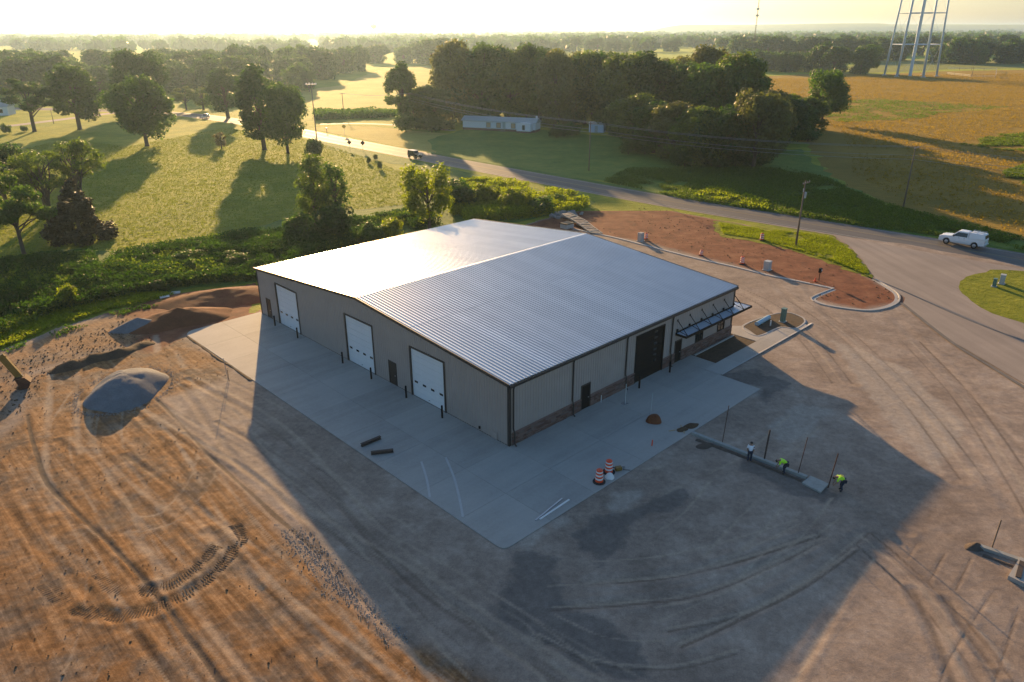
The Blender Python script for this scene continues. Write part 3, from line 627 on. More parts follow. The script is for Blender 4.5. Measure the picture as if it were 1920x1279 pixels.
# walk to the island
def walk(poly):
    o = block('sidewalk', [BP(*p) for p in poly], -.02, .14, M['walk']); o['kind'] = 'structure'
for a, b in ((23.32, 27), (27.02, 30.7), (30.72, 34.4), (34.42, 38), (38.02, 41.4)):
    walk([(a, -4.6), (b, -4.6), (b, -2.92), (a, -2.92)])
walk([(33.2, -2.9), (36.9, -2.9), (36.9, -.6), (35.2, 1.2), (33.2, 1.2)])
strip('kerb', [BP(23.4, -4.70), BP(33, -4.70), BP(42.3, -4.70)], [(.22, -.02), (.20, .10), (.02, .16), (-.02, .16), (-.10, .15)][::-1], M['kerb'])
bed = block('planting_bed', [BP(*p) for p in [(25.4, -2.85), (33.15, -2.85), (33.15, 1.2), (32.95, 1.2), (32.95, -.3), (25.4, -.3)]], -.02, .10, M['mulch']); bed['kind'] = 'structure'
strip('bed_kerb', [BP(25.4, -.42), BP(32.9, -.42)], [(-.09, .0), (-.09, .19), (.09, .19), (.09, .0)], M['kerb'])
def kerb(pl, step=.6, closed=False, h=.17, w=.17, gut=.45, name='kerb'):
    P = smooth_line(pl, step, closed)
    if closed: P = P+[P[0]]
    return strip(name, P, [(-gut-w/2, .02), (-gut-w/2, .095), (-w/2-.02, .085), (-w/2+.01, h), (w/2, h), (w/2, .02)], M['kerb'])
kerb([(9.91, 118.53), (12.97, 115.74), (16.78, 112.10), (20.28, 108.06), (26.07, 101.51), (30.88, 96.85), (34.12, 93.26), (37.40, 90.54), (40.56, 87.75)][::-1])
isl = [(40.43, 87.75), (37.28, 85.16), (36.32, 83.81), (37.01, 81.94), (39.37, 80.47), (41.62, 79.92), (44.02, 80.79), (46.36, 82.78), (47.76, 85.66), (47.85, 88.93), (47.62, 91.54)]
kerb(isl[::-1])
isl2 = [(25.49, 75.06), (29.30, 78.30), (31.78, 79.31), (32.95, 77.76), (32.64, 76.12), (30.96, 74.39), (29.43, 74.71), (26.22, 72.31)]
kerb(isl2[::-1], .4, True, gut=.12)
sheet('island_soil', isl2, .16, M['mulch'], .6, .03)

# ------------------------------------------------------------------ the metal building
bld = empty('metal_building', (B0[0], B0[1], 0.06), BA, 'large taupe metal shop building with pale ribbed gable roof and three white bay doors', 'building')
OH = .15; slope = BR/(BW/2)
def ribbed(name, length, top, openings, place, rib=.305, d=.032, z0=.0):
    """ribbed sheet wall in (s, z), pushed out by the rib profile; openings (s0, s1, z0, z1)"""
    xs = set([0.0, length])
    k = 0
    while k*rib < length:
        for t in (0, .19, .212, .262, .284):
            if k*rib+t < length: xs.add(round(k*rib+t, 4))
        k += 1
    for o in openings: xs.add(o[0]); xs.add(o[1])
    xs.add(length/2)
    xs = sorted(xs)
    def prof(s):
        t = s % rib
        if t < .19: return 0.0
        if t < .212: return d*(t-.19)/.022
        if t <= .262: return d
        if t < .284: return d*(1-(t-.262)/.022)
        return 0.0
    mb = MB(); key = {}
    def vid(s, z):
        kk = (round(s, 4), round(z, 4))
        if kk not in key: key[kk] = len(mb.v); mb.v.append(place(s, z, prof(s)))
        return key[kk]
    for a, b in zip(xs[:-1], xs[1:]):
        m = (a+b)/2; cuts = [(z0, None)]
        lo = z0; segs = []
        for o in sorted([o for o in openings if o[0]-1e-4 <= a and o[1]+1e-4 >= b], key=lambda o: o[2]):
            if o[2] > lo+1e-3: segs.append((lo, o[2], lo, o[2]))
            lo = o[3]
        segs.append((lo, top(a), lo, top(b)))
        for za, zb, zc, zd in segs:
            mb.f.append((vid(a, za), vid(b, zc), vid(b, zd), vid(a, zb))); mb.m.append(0)
    return mb.build(name, M['wallpanel'], bld)
g_top = lambda s: BE-.06+slope*(BW/2-abs(s-BW/2))
BAYS = [(7.86, 12.46, 4.72), (18.35, 22.95, 4.95), (32.4, 36.95, 4.72)]
MANG = [(14.88, 15.96), (38.88, 39.76)]
ops = [(a, b, 0, h) for a, b, h in BAYS]+[(a, b, 0, 2.3) for a, b in MANG]
ribbed('gable_wall', BW, g_top, ops, lambda s, z, p: (-p, s, z))
e_top = lambda s: BE-.06
BD = (16.0, 20.2, 4.7); MANE = [(8.5, 9.62), (22.35, 23.4)]; WIN = [(25.9, 27.2), (30.05, 31.3)]
ST = 1.15
eops = [(BD[0], BD[1], 0, BD[2])]+[(a, b, 0, 2.35) for a, b in MANE]+[(a, b, ST, 2.4) for a, b in WIN]
ribbed('eave_wall', BL, e_top, eops, lambda s, z, p: (s, -p, z))
ribbed('eave_wall', BL, e_top, [], lambda s, z, p: (s, BW+p, z), rib=.915)
ribbed('gable_wall', BW, g_top, [], lambda s, z, p: (BL+p, s, z), rib=.915)
# roof: one sheet after another, three ribs each
NP = 30; PWD = (BL+2*OH)/NP; half = math.hypot(BW/2+OH, BR); ang = math.atan2(BR, BW/2)
def panel_mesh(length, nm):
    mb = MB(); xs = []; rib = PWD/3
    for k in range(3):
        for t, h in ((0, 0), (.36, 0), (.60, .066), (.76, .066)): xs.append((k*rib+t*rib, h))
    xs.append((PWD, 0)); xs[-1] = (PWD, 0.0)
    vs = []; ns_ = 6
    for j in range(ns_+1):
        for x, h in xs: vs.append((x, length*j/ns_, h))
    w = len(xs); fs = [(j*w+i, j*w+i+1, (j+1)*w+i+1, (j+1)*w+i) for j in range(ns_) for i in range(w-1)]
    # turned-down lower edge closes the rib ends
    b = len(vs); vs += [(x, .0, -.03) for x, h in xs]; fs += [(b+i, b+i+1, i+1, i) for i in range(w-1)]
    mb.add(vs, fs); return mb.mesh(nm, M['roofing'])
L1 = half*.60; L2 = half-L1
pm1 = panel_mesh(L1+.12, 'roof_panel_lower'); pm2 = panel_mesh(L2, 'roof_panel_upper')
rr = random.Random(8)
for side in (0, 1):
    for k in range(NP):
        for row in (0, 1):
            t = 0 if row == 0 else L1
            me = pm1 if row == 0 else pm2
            lift = .02+(0.012 if row else 0)
            a = ang+R(rr.uniform(-.012, .012))
            if side == 0:
                yy = -OH+t*math.cos(ang); zz = BE-OH*slope+t*math.sin(ang)+lift
                link('roof_panel', me, bld, (-OH+k*PWD, yy, zz), (a, 0, 0))
            else:
                yy = BW+OH-t*math.cos(ang); zz = BE-OH*slope+t*math.sin(ang)+lift
                o = link('roof_panel', me, bld, (-OH+(k+1)*PWD, yy, zz)); o.rotation_euler = (a, 0, math.pi)
mb = MB()
rz = BE+BR+.075
mb.add([(-OH-.02, BW/2-.28, rz-.035), (BL+OH+.02, BW/2-.28, rz-.035), (BL+OH+.02, BW/2, rz+.01), (-OH-.02, BW/2, rz+.01), (-OH-.02, BW/2+.28, rz-.035), (BL+OH+.02, BW/2+.28, rz-.035)], [(0, 1, 2, 3), (3, 2, 5, 4)])
mb.build('ridge_cap', M['roofing'], bld)
# trim: rakes, eave trim, corners, downspouts
for x in (-OH-.03, BL+OH+.03):
    for y0, y1 in ((-OH-.02, BW/2), (BW+OH+.02, BW/2)):
        MB().obox((x, y0, BE-OH*slope-.03), (x, y1, BE+BR-.015), .10, .26).build('rake_trim', M['bronze'], bld)
for y in (-OH-.06, BW+OH+.06):
    MB().box(-OH, y-.09, BE-.26, BL+OH, y+.04, BE-.045).build('gutter', M['bronze'], bld)
for x, y in ((-.04, -.04), (-.04, BW+.04), (BL+.04, -.04), (BL+.04, BW+.04)):
    sx = 1 if x < 1 else -1; sy = 1 if y < 1 else -1
    mb = MB(); mb.box(min(x, x+.22*sx), min(y, y+.05*sy), 0, max(x, x+.22*sx), max(y, y+.05*sy), BE-.05)
    mb.add([(x, y+.051*sy, 0), (x+.05*sx, y+.051*sy, 0), (x+.05*sx, y+.22*sy, 0), (x, y+.22*sy, 0), (x, y+.051*sy, BE-.05), (x+.05*sx, y+.051*sy, BE-.05), (x+.05*sx, y+.22*sy, BE-.05), (x, y+.22*sy, BE-.05)], [(0, 3, 2, 1), (4, 5, 6, 7), (0, 1, 5, 4), (1, 2, 6, 5), (2, 3, 7, 6), (3, 0, 4, 7)])
    mb.build('corner_trim', M['bronze'], bld)
for x in (.36, 7.28, 14.5, 21.5):
    mb = MB(); mb.tube([(x, -.20, BE-.25), (x, -.12, BE-.55), (x, -.10, ST+.35), (x, -.24, ST+.05), (x, -.25, .22), (x, -.45, .08)], .065, 8)
    mb.build('downspout', M['bronze'], bld)
MB().box(-.025, .16, 0, -.001, BW-.16, .09).build('base_trim', M['bronze'], bld)
# white bay doors on the gable side
def door_mesh_window():
    return MB().box(-.012, -.23, -.1, .004, .23, .1).mesh('door_window', M['glass'])
wm = door_mesh_window()
def bay_door(y0, y1, h):
    fr = MB(); fr.box(-.10, y0-.12, 0, .14, y0+.02, h+.12).box(-.10, y1-.02, 0, .14, y1+.12, h+.12).box(-.10, y0+.02, h-.01, .14, y1-.02, h+.12)
    f = fr.build('bay_door', M['bronze'], bld)
    n = 8; sh = (h-.02)/n; w = y1-y0-.05
    sm = MB(); sm.box(.03, 0, .008, .09, w, sh-.008); sm.box(.022, .02, .05, .03, w-.02, sh*.46); sm.box(.022, .02, sh*.54, .03, w-.02, sh-.05)
    me = sm.mesh('door_section', M['white_door'])
    for k in range(n): link('door_section', me, f, (0, y0+.025, k*sh))
    for k in range(4): link('door_window', wm, f, (.018, y0+.55+k*(w-1.05)/3, 3*sh-.5*sh+.06))
    MB().box(.01, y0+w*.5-.1, .28, .02, y0+w*.5+.1, .33).build('door_handle', M['black'], f)
for a, b, h in BAYS: bay_door(a, b, h)
def man_door(which, a, b, h, m='dark_door'):
    P = (lambda s, n, z: (n, s, z)) if which == 'g' else (lambda s, n, z: (s, n, z))
    def bx(mb, s0, s1, n0, n1, z0, z1):
        p, q = P(s0, n0, z0), P(s1, n1, z1); mb.box(min(p[0], q[0]), min(p[1], q[1]), z0, max(p[0], q[0]), max(p[1], q[1]), z1)
    fr = MB(); bx(fr, a-.06, a+.06, -.06, .10, 0, h+.06); bx(fr, b-.06, b+.06, -.06, .10, 0, h+.06); bx(fr, a+.06, b-.06, -.06, .10, h-.06, h+.06)
    f = fr.build('door', M['bronze'], bld)
    lf = MB(); bx(lf, a+.065, b-.065, -.02, .04, .02, h-.065); l_ = lf.build('door_leaf', M[m], f)
    hd = MB(); bx(hd, b-.24 if which == 'e' else a+.12, b-.12 if which == 'e' else a+.24, -.07, -.021, 1.0, 1.05); hd.build('handle', M['steel'], f)
for a, b in MANG: man_door('g', a, b, 2.3)
for a, b in MANE: man_door('e', a, b, 2.35, 'black')
# black overhead door on the front
f = MB().box(BD[0]-.1, -.1, 0, BD[0]+.02, .12, BD[2]+.1).box(BD[1]-.02, -.1, 0, BD[1]+.1, .12, BD[2]+.1).box(BD[0]+.02, -.1, BD[2]-.02, BD[1]-.02, .12, BD[2]+.1).build('overhead_door', M['black'], bld)
sh = (BD[2]-.03)/8; w = BD[1]-BD[0]-.05
me = MB().box(0, .02, .008, w, .08, sh-.008).box(.03, .012, .06, w-.03, .02, sh-.06).mesh('door_section', M['black'])
gm = MB().box(-.26, -.008, -.13, .26, .012, .13).mesh('door_window', M['glass'])
for k in range(8):
    link('door_section', me, f, (BD[0]+.025, .0, k*sh))
    if k >= 2: link('door_window', gm, f, (BD[0]+w*.72, .0, (k+.5)*sh))
# front windows with dark frames
for a, b in WIN:
    f = MB().box(a-.05, -.06, ST-.05, a+.06, .08, 2.45).box(b-.06, -.06, ST-.05, b+.05, .08, 2.45).box(a+.06, -.06, 2.34, b-.06, .08, 2.45).box(a+.06, -.06, ST-.05, b-.06, .08, ST+.05).build('window', M['black'], bld)
    MB().box(a+.055, .0, ST+.045, b-.055, .03, 2.345).build('pane', M['glass'], f)
    MB().box((a+b)/2-.03, -.03, ST+.05, (a+b)/2+.03, .0, 2.34).build('mullion', M['black'], f)
# ledge-stone wainscot: courses of split stone with a sloping cap
def wainscot(s0, s1, mb, rnd, wrap=None):
    z = 0.0
    while z < ST-.08:
        h = rnd.choice((.07, .1, .1, .14, .17)); h = min(h, ST-.03-z); s = s0
        while s < s1-.02:
            w = min(rnd.uniform(.18, .62), s1-s)
            if s1-(s+w) < .1: w = s1-s
            dp = .075+rnd.uniform(0, .045)
            if wrap: mb.box(BL+.035, s+.006, z+.006, BL+dp, s+w-.006, z+h-.006)
            else: mb.box(s+.006, -dp, z+.006, s+w-.006, -.034, z+h-.006)
            s += w
        z += h
rnd = random.Random(4); mb = MB()
for s0, s1 in ((.22, 8.43), (9.69, BD[0]-.11), (BD[1]+.11, 22.28), (23.47, 32.85)): wainscot(s0, s1, mb, rnd)
wainscot(-.08, 4.5, mb, rnd, True)
o = mb.build('ledge_stone_facing', M['stone'], bld); o['kind'] = 'stuff'
for s0, s1 in ((.22, 8.43), (9.69, BD[0]-.11), (BD[1]+.11, 22.28), (23.47, 32.9)):
    MB().add([(s0, -.145, ST-.03), (s1, -.145, ST-.03), (s1, -.034, ST+.03), (s0, -.034, ST+.03), (s0, -.145, ST-.065), (s1, -.145, ST-.065)], [(0, 1, 2, 3), (4, 5, 1, 0)]).build('stone_cap', M['stone'], bld)
# steel awning with tie rods, turning the far corner
AZ = 3.2; A0 = 22.25; A1 = BL+1.55; AD = 1.25
deck = MB(); x = A0
while x < A1-.01:
    x1 = min(x+.305, A1); deck.box(x, -AD+.06, AZ, x1-.03, -.05, AZ+.03); deck.box(x1-.03, -AD+.06, AZ, x1, -.05, AZ+.055); x = x1
y = -.05
while y < 7.0: deck.box(BL+.06, y, AZ, A1, y+.275, AZ+.03); deck.box(BL+.06, y+.275, AZ, A1, y+.305, AZ+.055); y += .305
can = deck.build('awning', M['awning'], bld)
fr = MB(); fr.box(A0-.06, -AD-.04, AZ-.13, A1+.06, -AD+.05, AZ+.09).box(A0-.06, -AD+.051, AZ-.13, A0, -.04, AZ+.09).box(A1, -AD+.051, AZ-.13, A1+.06, 7.05, AZ+.09).box(A0, -.045, AZ-.09, BL, -.034, AZ+.2)
fr.build('awning_frame', M['black'], can)
for x in (22.4, 24.5, 26.6, 28.65, 30.75, 32.8):
    MB().tube([(x, -.04, 4.55), (x+.02, -AD, AZ+.1)], .035, 6).build('tie_rod', M['black'], can)
    MB().tube([(x, -.04, AZ+.38), (x+.02, -AD, AZ+.1)], .03, 6).build('tie_rod', M['black'], can)
    MB().box(x-.09, -.055, 4.46, x+.09, -.033, 4.66).build('rod_plate', M['black'], can)
    MB().box(x-.1, -.12, AZ+.24, x+.1, -.033, AZ+.46).build('rod_plate', M['black'], can)
for y in (.1, 2.2, 4.3, 6.4):
    MB().tube([(BL+.04, y, 4.55), (A1, y, AZ+.1)], .035, 6).build('tie_rod', M['black'], can)
# hose bibb / meter bits on the walls
MB().box(-.13, 3.35, .28, -.034, 3.5, .5).build('hydrant_box', M['black'], bld)
MB().tube([(10.9, -.3, .0), (10.9, -.3, .75)], .035, 8).build('vent_pipe', M['white_band'], bld)
MB().box(-.10, 1.35, .12, -.034, 1.95, .72).build('wall_louvre', M['wallpanel'], bld)

# ------------------------------------------------------------------ bollards
bm_ = MB().lathe([(.085, -.05), (.085, 1.12), (.07, 1.17), (.03, 1.19)], 12).mesh('bollard', M['black'], True)
blabels = ['black steel bollard beside the brown door at the far left of the gable wall', 'black steel bollard at the right jamb of the far left bay door',
 'black steel bollard at the left jamb of the middle bay door', 'black steel bollard between the middle bay door and the brown door',
 'black steel bollard between the brown door and the nearest bay door', 'black steel bollard at the right jamb of the nearest bay door',
 'black steel bollard left of the black overhead door on the front', 'black steel bollard right of the black overhead door on the front']
for (x, y), lb in zip([(-.82, 36.67), (-.8, 31.7), (-.84, 22.8), (-.87, 17.8), (-.82, 12.4), (-.86, 7.28), (15.54, -.95), (20.35, -.95)], blabels):
    o = link('bollard', bm_, None, (*BP(x, y), .12)); tag(o, lb, 'bollard', 'black bollards guarding the doors')

# ------------------------------------------------------------------ trees
def leaf_cloud(lobes, n, size, seed, fill=.5, squash=1.0):
    rs = np.random.RandomState(seed); L = np.array(lobes, float)
    wgt = (L[:, 3]*L[:, 4]+L[:, 3]*L[:, 5]+L[:, 4]*L[:, 5]); wgt /= wgt.sum()
    idx = rs.choice(len(L), n, p=wgt)
    d = rs.normal(size=(n, 3)); d /= np.linalg.norm(d, axis=1)[:, None]
    r = 1-fill*rs.rand(n)**1.6; r *= rs.uniform(.86, 1.12, n)
    P = L[idx, :3]+d*r[:, None]*L[idx, 3:6]
    nrm = d+rs.normal(size=(n, 3))*.5; nrm[:, 2] += .12; nrm /= np.linalg.norm(nrm, axis=1)[:, None]
    a = np.cross(nrm, rs.normal(size=(n, 3))); a /= np.linalg.norm(a, axis=1)[:, None]; b = np.cross(nrm, a)
    s = size*rs.uniform(.55, 1.35, n)[:, None]; asp = rs.uniform(.5, .9, n)[:, None]
    drop = nrm*s*.22
    V = np.stack([P-a*s, P-b*s*asp-drop, P+a*s, P+b*s*asp-drop], 1).reshape(-1, 3)
    F = np.arange(4*n).reshape(n, 4)
    return V, F
def lobes_for(kind, H, Wd, seed):
    """crown lobes of a tree H tall and Wd wide"""
    rnd = random.Random(seed); out = []
    def shell(n, cz, rz_, rxy, lr, jitter=.15, low=-.8):
        for k in range(n):
            t = rnd.uniform(0, 2*math.pi); u = rnd.uniform(low, 1.0); q = math.sqrt(max(0, 1-u*u))
            rr_ = rnd.uniform(.55, .85); s = lr*rnd.uniform(.65, 1.3)
            out.append((rxy*q*rr_*math.cos(t), rxy*q*rr_*math.sin(t), cz+rz_*u*rr_, s, s, s*rnd.uniform(.65, .95)))
    if kind == 'round': shell(34, H*.54, H*.46, Wd*.5, Wd*.17, low=-.85)
    elif kind == 'broad':
        shell(30, H*.56, H*.42, Wd*.5, Wd*.15, low=-.75)
    elif kind == 'tall':
        shell(38, H*.53, H*.47, Wd*.5, Wd*.20, low=-.9)
    elif kind == 'wood':
        shell(40, H*.55, H*.45, Wd*.5, Wd*.19, low=-.4)
        for k in range(12):
            t = rnd.uniform(0, 6.28); q = rnd.uniform(.25, .95); s = Wd*rnd.uniform(.14, .2); out.append((Wd*.5*q*math.cos(t), Wd*.5*q*math.sin(t), H*rnd.uniform(.06, .3), s, s, s))
    elif kind == 'open':
        for k in range(15):
            t = rnd.uniform(0, 6.28); q = rnd.uniform(.25, 1); z = rnd.uniform(.42, .93)
            s = Wd*rnd.uniform(.09, .16); lim = Wd*.5*(1-.5*max(0, z-.7)/.3)
            out.append((lim*q*math.cos(t)*.85, lim*q*math.sin(t)*.85, H*z, s, s, s*.62))
    elif kind == 'cone':
        for k in range(64):
            u = rnd.random()**1.35; z = .05+u*.90; rr_ = Wd*.5*(1-u*.92)*rnd.uniform(.55, .95); t = rnd.uniform(0, 6.28); s = Wd*.12*(1.15-u*.7)
            out.append((rr_*math.cos(t), rr_*math.sin(t), H*z, s, s, s*1.1))
    elif kind == 'bush':
        for k in range(16):
            t = rnd.uniform(0, 6.28); q = rnd.uniform(.1, .75); z = rnd.uniform(.25, .72); s = Wd*rnd.uniform(.16, .26)
            out.append((Wd*.5*q*math.cos(t), Wd*.5*q*math.sin(t), H*z, s, s, min(s, H*.3)))
    elif kind == 'vase':
        for k in range(24):
            t = rnd.uniform(0, 6.28); z = rnd.uniform(.45, .95); q = rnd.uniform(.3, 1)*(.35+.65*(z-.35)/.4 if z < .75 else 1-.5*(z-.75)/.2)
            s = Wd*rnd.uniform(.10, .17); out.append((Wd*.46*q*math.cos(t), Wd*.46*q*math.sin(t), H*z, s, s, s*.8))
    return out
def trunk_mesh(kind, H, Wd, lobes, seed):
    rnd = random.Random(seed+99); mb = MB(); r0 = H*.022+.06
    if kind == 'bush': r0 *= .5
    if kind == 'vase':
        for k in range(5):
            t = k*1.256+rnd.uniform(-.3, .3); q = Wd*.26*rnd.uniform(.6, 1)
            mb.tube([(0.1*math.cos(t), .1*math.sin(t), -.1), (q*.25*math.cos(t), q*.25*math.sin(t), H*.25), (q*.8*math.cos(t), q*.8*math.sin(t), H*.6), (q*math.cos(t), q*math.sin(t), H*.85)], [r0*.8, r0*.6, r0*.35, r0*.12], 6)
    else:
        top = H*(.9 if kind == 'cone' else .68)
        mb.tube([(0, 0, -.15), (0, 0, .25), (rnd.uniform(-.1, .1)*r0*4, rnd.uniform(-.3, .3)*r0, H*.3), (rnd.uniform(-.3, .3), rnd.uniform(-.3, .3), top)], [r0*1.5, r0*1.05, r0*.85, r0*.25], 8)
    for i, l in enumerate(lobes):
        if kind in ('cone',) or (i % 2 and kind not in ('open', 'vase')): continue
        z0 = max(H*.16, min(H*.6, l[2]*rnd.uniform(.45, .7)))
        mid = (l[0]*.45, l[1]*.45, z0+(l[2]-z0)*.45+H*.02)
        mb.tube([(0, 0, z0), mid, (l[0], l[1], l[2])], [r0*.42, r0*.28, r0*.08], 5, False)
    return mb.mesh('trunk', M['bark'], True)
PROTO = {}
def proto(key, kind, H, Wd, n, size, leaf, seed, fill=.5):
    lb = lobes_for(kind, H, Wd, seed)
    zt = max(l[2]+l[5]*.95 for l in lb); rr_ = sorted(math.hypot(l[0], l[1])+l[3]*.95 for l in lb); rm = rr_[int(len(rr_)*.86)]
    fz, fr_ = H/zt, Wd*.5/rm; lb = [(l[0]*fr_, l[1]*fr_, l[2]*fz, l[3]*fr_, l[4]*fr_, l[5]*fz) for l in lb]
    V, F = leaf_cloud(lb, n, size, seed, fill)
    PROTO[key] = (np_mesh('crown_'+key, V, F, M[leaf]), trunk_mesh(kind, H, Wd, lb, seed), H, Wd)
proto('round_a', 'round', 14, 13, 12000, .29, 'leaf_dark', 1); proto('round_b', 'round', 13, 12, 12000, .28, 'leaf_mid', 2)
proto('broad_a', 'broad', 14, 15, 12000, .29, 'leaf_dark', 3); proto('broad_b', 'broad', 13, 15, 12000, .29, 'leaf_mid', 4)
proto('tall_a', 'tall', 18, 10, 12500, .30, 'leaf_dark', 5); proto('tall_b', 'tall', 17, 11, 12500, .30, 'leaf_mid', 6)
proto('open_a', 'open', 15, 14, 9500, .25, 'leaf_dark', 7, .8); proto('open_b', 'open', 13, 12, 10000, .23, 'leaf_mid', 8, .8)
proto('cone_a', 'cone', 10, 7.5, 11000, .24, 'leaf_cedar', 9, .7)
proto('vase_a', 'vase', 10, 9, 6500, .16, 'leaf_olive', 10, .98); proto('vase_b', 'vase', 10, 9, 6000, .16, 'leaf_brown', 11, .95)
proto('young_a', 'tall', 10, 6, 3600, .20, 'leaf_olive', 12, .98); proto('young_b', 'round', 9, 8, 6000, .19, 'leaf_bright', 13, .9)
proto('bush_a', 'bush', 3.2, 4.2, 2600, .16, 'leaf_mid', 14); proto('bush_b', 'bush', 2.6, 4.0, 2400, .15, 'leaf_bright', 15); proto('bush_c', 'bush', 3.6, 4.0, 2600, .17, 'leaf_dark', 16)
proto('fill_a', 'wood', 12, 13, 3000, .55, 'leaf_dark', 17); proto('fill_b', 'wood', 15, 11, 3200, .55, 'leaf_mid', 18); proto('fill_c', 'wood', 12, 15, 3000, .58, 'leaf_dark', 19)
proto('wood_a', 'wood', 20, 13, 13000, .36, 'leaf_dark', 20); proto('wood_b', 'wood', 19, 14, 13000, .36, 'leaf_mid', 21); proto('wood_c', 'wood', 21, 12, 13000, .36, 'leaf_dark', 22)
trnd = random.Random(77)
def tree(key, p, H, Wd, label, group=None, leaf=None, name='tree', cat='tree', rz=None, sink=0.0):
    cm, tm, h, w = PROTO[key]
    r = empty(name, (p[0], p[1], -sink), trnd.uniform(0, 6.28) if rz is None else rz, label, cat, group); r.scale = (Wd/w, Wd/w, H/h)
    c = link('crown' if cat == 'tree' else 'foliage', cm, r); link('trunk' if cat == 'tree' else 'stem', tm, r)
    if leaf: c.material_slots[0].link = 'OBJECT'; c.material_slots[0].material = M[leaf]
    return r
_C = Vector((0, 0, CAM_H))
def hgt(p, dy):  # real height that spans dy photo pixels when it stands at ground point p
    d = Vector((p[0], p[1], 0))-_C; a, b = d.dot(up), d.dot(fw); v = 1375.1*a/b+dy
    return (v*b-1375.1*a)/(1375.1*up.z-v*fw.z)
def wid(p, dx): return dx*(Vector((p[0], p[1], 0))-_C).dot(fw)/1375.1
# named trees, one by one: (kind, foot, height px, width px, leaf, label)
SINGLE = [
 ('open_a', (-156.42, 248.56), 100, 125, 'leaf_dark', 'wide open-branched tree with a forked trunk near the left edge of the lawn'),
 ('tall_b', (-144.42, 253.87), 126, 95, 'leaf_mid', 'tall rounded tree between the open-branched tree and the big dark oak'),
 ('round_a', (-104.19, 215.05), 134, 128, 'leaf_mid', 'big round dark oak standing alone on the sunlit lawn'),
 ('broad_a', (-145.19, 302.95), 124, 112, 'leaf_dark', 'tall dark tree rising just behind the big round oak'),
 ('open_b', (-135.46, 319.54), 44, 58, 'leaf_olive', 'low spreading tree beyond the road behind the car'),
 ('young_a', (-128.25, 319.33), 42, 40, 'leaf_olive', 'small thin tree beside the road just past the car'),
 ('tall_a', (-106.42, 286.65), 97, 74, 'leaf_dark', 'dense dark tree at the roadside left of the pair of tall trees'),
 ('tall_a', (-68.21, 207.23), 162, 92, 'leaf_dark', 'taller left tree of the dark pair beside the road'),
 ('round_b', (-59.82, 200.42), 135, 92, 'leaf_mid', 'right tree of the dark pair with green sunlit edge'),
 ('round_b', (-108.76, 416.23), 40, 28, 'leaf_dark', 'small round tree alone at the far end of the hay field'),
 ('young_a', (-80.80, 209.46), 32, 26, 'leaf_brown', 'tiny young tree in the middle of the sunlit lawn'),
 ('open_b', (-72.16, 105.01), 150, 120, 'leaf_mid', 'leafy foreground tree with a slim leaning trunk at the left edge'),
 ('vase_a', (-83.07, 130.38), 122, 105, 'leaf_olive', 'multi-stemmed thin-leaved tree left of the dark cedar'),
 ('vase_b', (-82.66, 140.11), 122, 118, 'leaf_olive', 'thin-leaved brownish tree rising behind the dark cedar'),
 ('cone_a', (-67.29, 112.11), 118, 112, 'leaf_cedar', 'dark reddish cone-shaped cedar at the foot of the left trees'),
 ('round_b', (-97.13, 140.32), 112, 120, 'leaf_dark', 'dense dark tree cut by the left edge behind the foreground tree'),
 ('tall_b', (-91.61, 123.40), 150, 130, 'leaf_mid', 'tree mostly outside the left edge of the picture'),
 ('young_a', (-32.43, 119.75), 142, 84, 'leaf_olive', 'slim sunlit tree with a bare trunk at the brush edge left of the roof'),
 ('young_a', (-29.69, 122.64), 118, 62, 'leaf_mid', 'second slim tree close behind the brush, right of the bare-trunked one'),
 ('young_b', (-13.38, 117.42), 128, 112, 'leaf_bright', 'bright yellow-green tree glowing behind the far roof edge'),
 ('bush_c', (-49.77, 189.73), 42, 38, 'leaf_dark', 'round dark shrub beside the road below the light pole'),
 ('broad_b', (107.78, 264.13), 104, 88, 'leaf_mid', 'spreading tree at the right end of the wood by the golden field'),
 ('round_b', (260.56, 574.59), 56, 52, 'leaf_mid', 'round tree with a clear trunk left of the water tower'),
 ('tall_a', (-37.03, 258.56), 124, 62, 'leaf_mid', 'tall narrow tree at the left end of the wood by the hay field'),
 ('round_b', (57.09, 175.40), 150, 112, 'leaf_pale', 'pale sage-green rounded tree at the front of the wood'),
]
for key, p, hp, wp, leaf, lb in SINGLE:
    tree(key, p, hgt(p, hp), wid(p, wp), lb, None, leaf)
# the wood behind the white house
WOODS = [(790,236,86,70),(812,236,80,66),(850,228,150,86),(884,227,148,90),(905,229,146,80),(930,224,146,90),(955,228,142,80),(985,226,142,84),(1012,229,136,86),(1040,238,142,84),(1068,234,140,84),
 (1096,232,146,88),(1130,232,146,88),(1154,246,154,88),(1185,250,146,90),(1215,254,158,92),(1245,246,150,92),(1278,252,148,90),(1300,258,158,92),(1335,262,172,100),(1366,262,166,92),(1388,266,164,84),
 (1190,280,104,94),(1225,286,108,96),(1262,300,118,100),(1300,308,126,100),(1345,312,130,104),(1378,300,120,90),(1440,286,118,86),(1462,270,104,80),(1486,250,66,74),(1512,246,66,66),(1478,236,60,60),
 (870,216,116,84),(920,214,126,84),(970,212,124,84),(1030,214,120,84),(1085,216,124,90),(1140,220,130,90),(1200,222,128,90),(1260,222,130,94),(1320,228,140,94),(1370,230,134,86)]
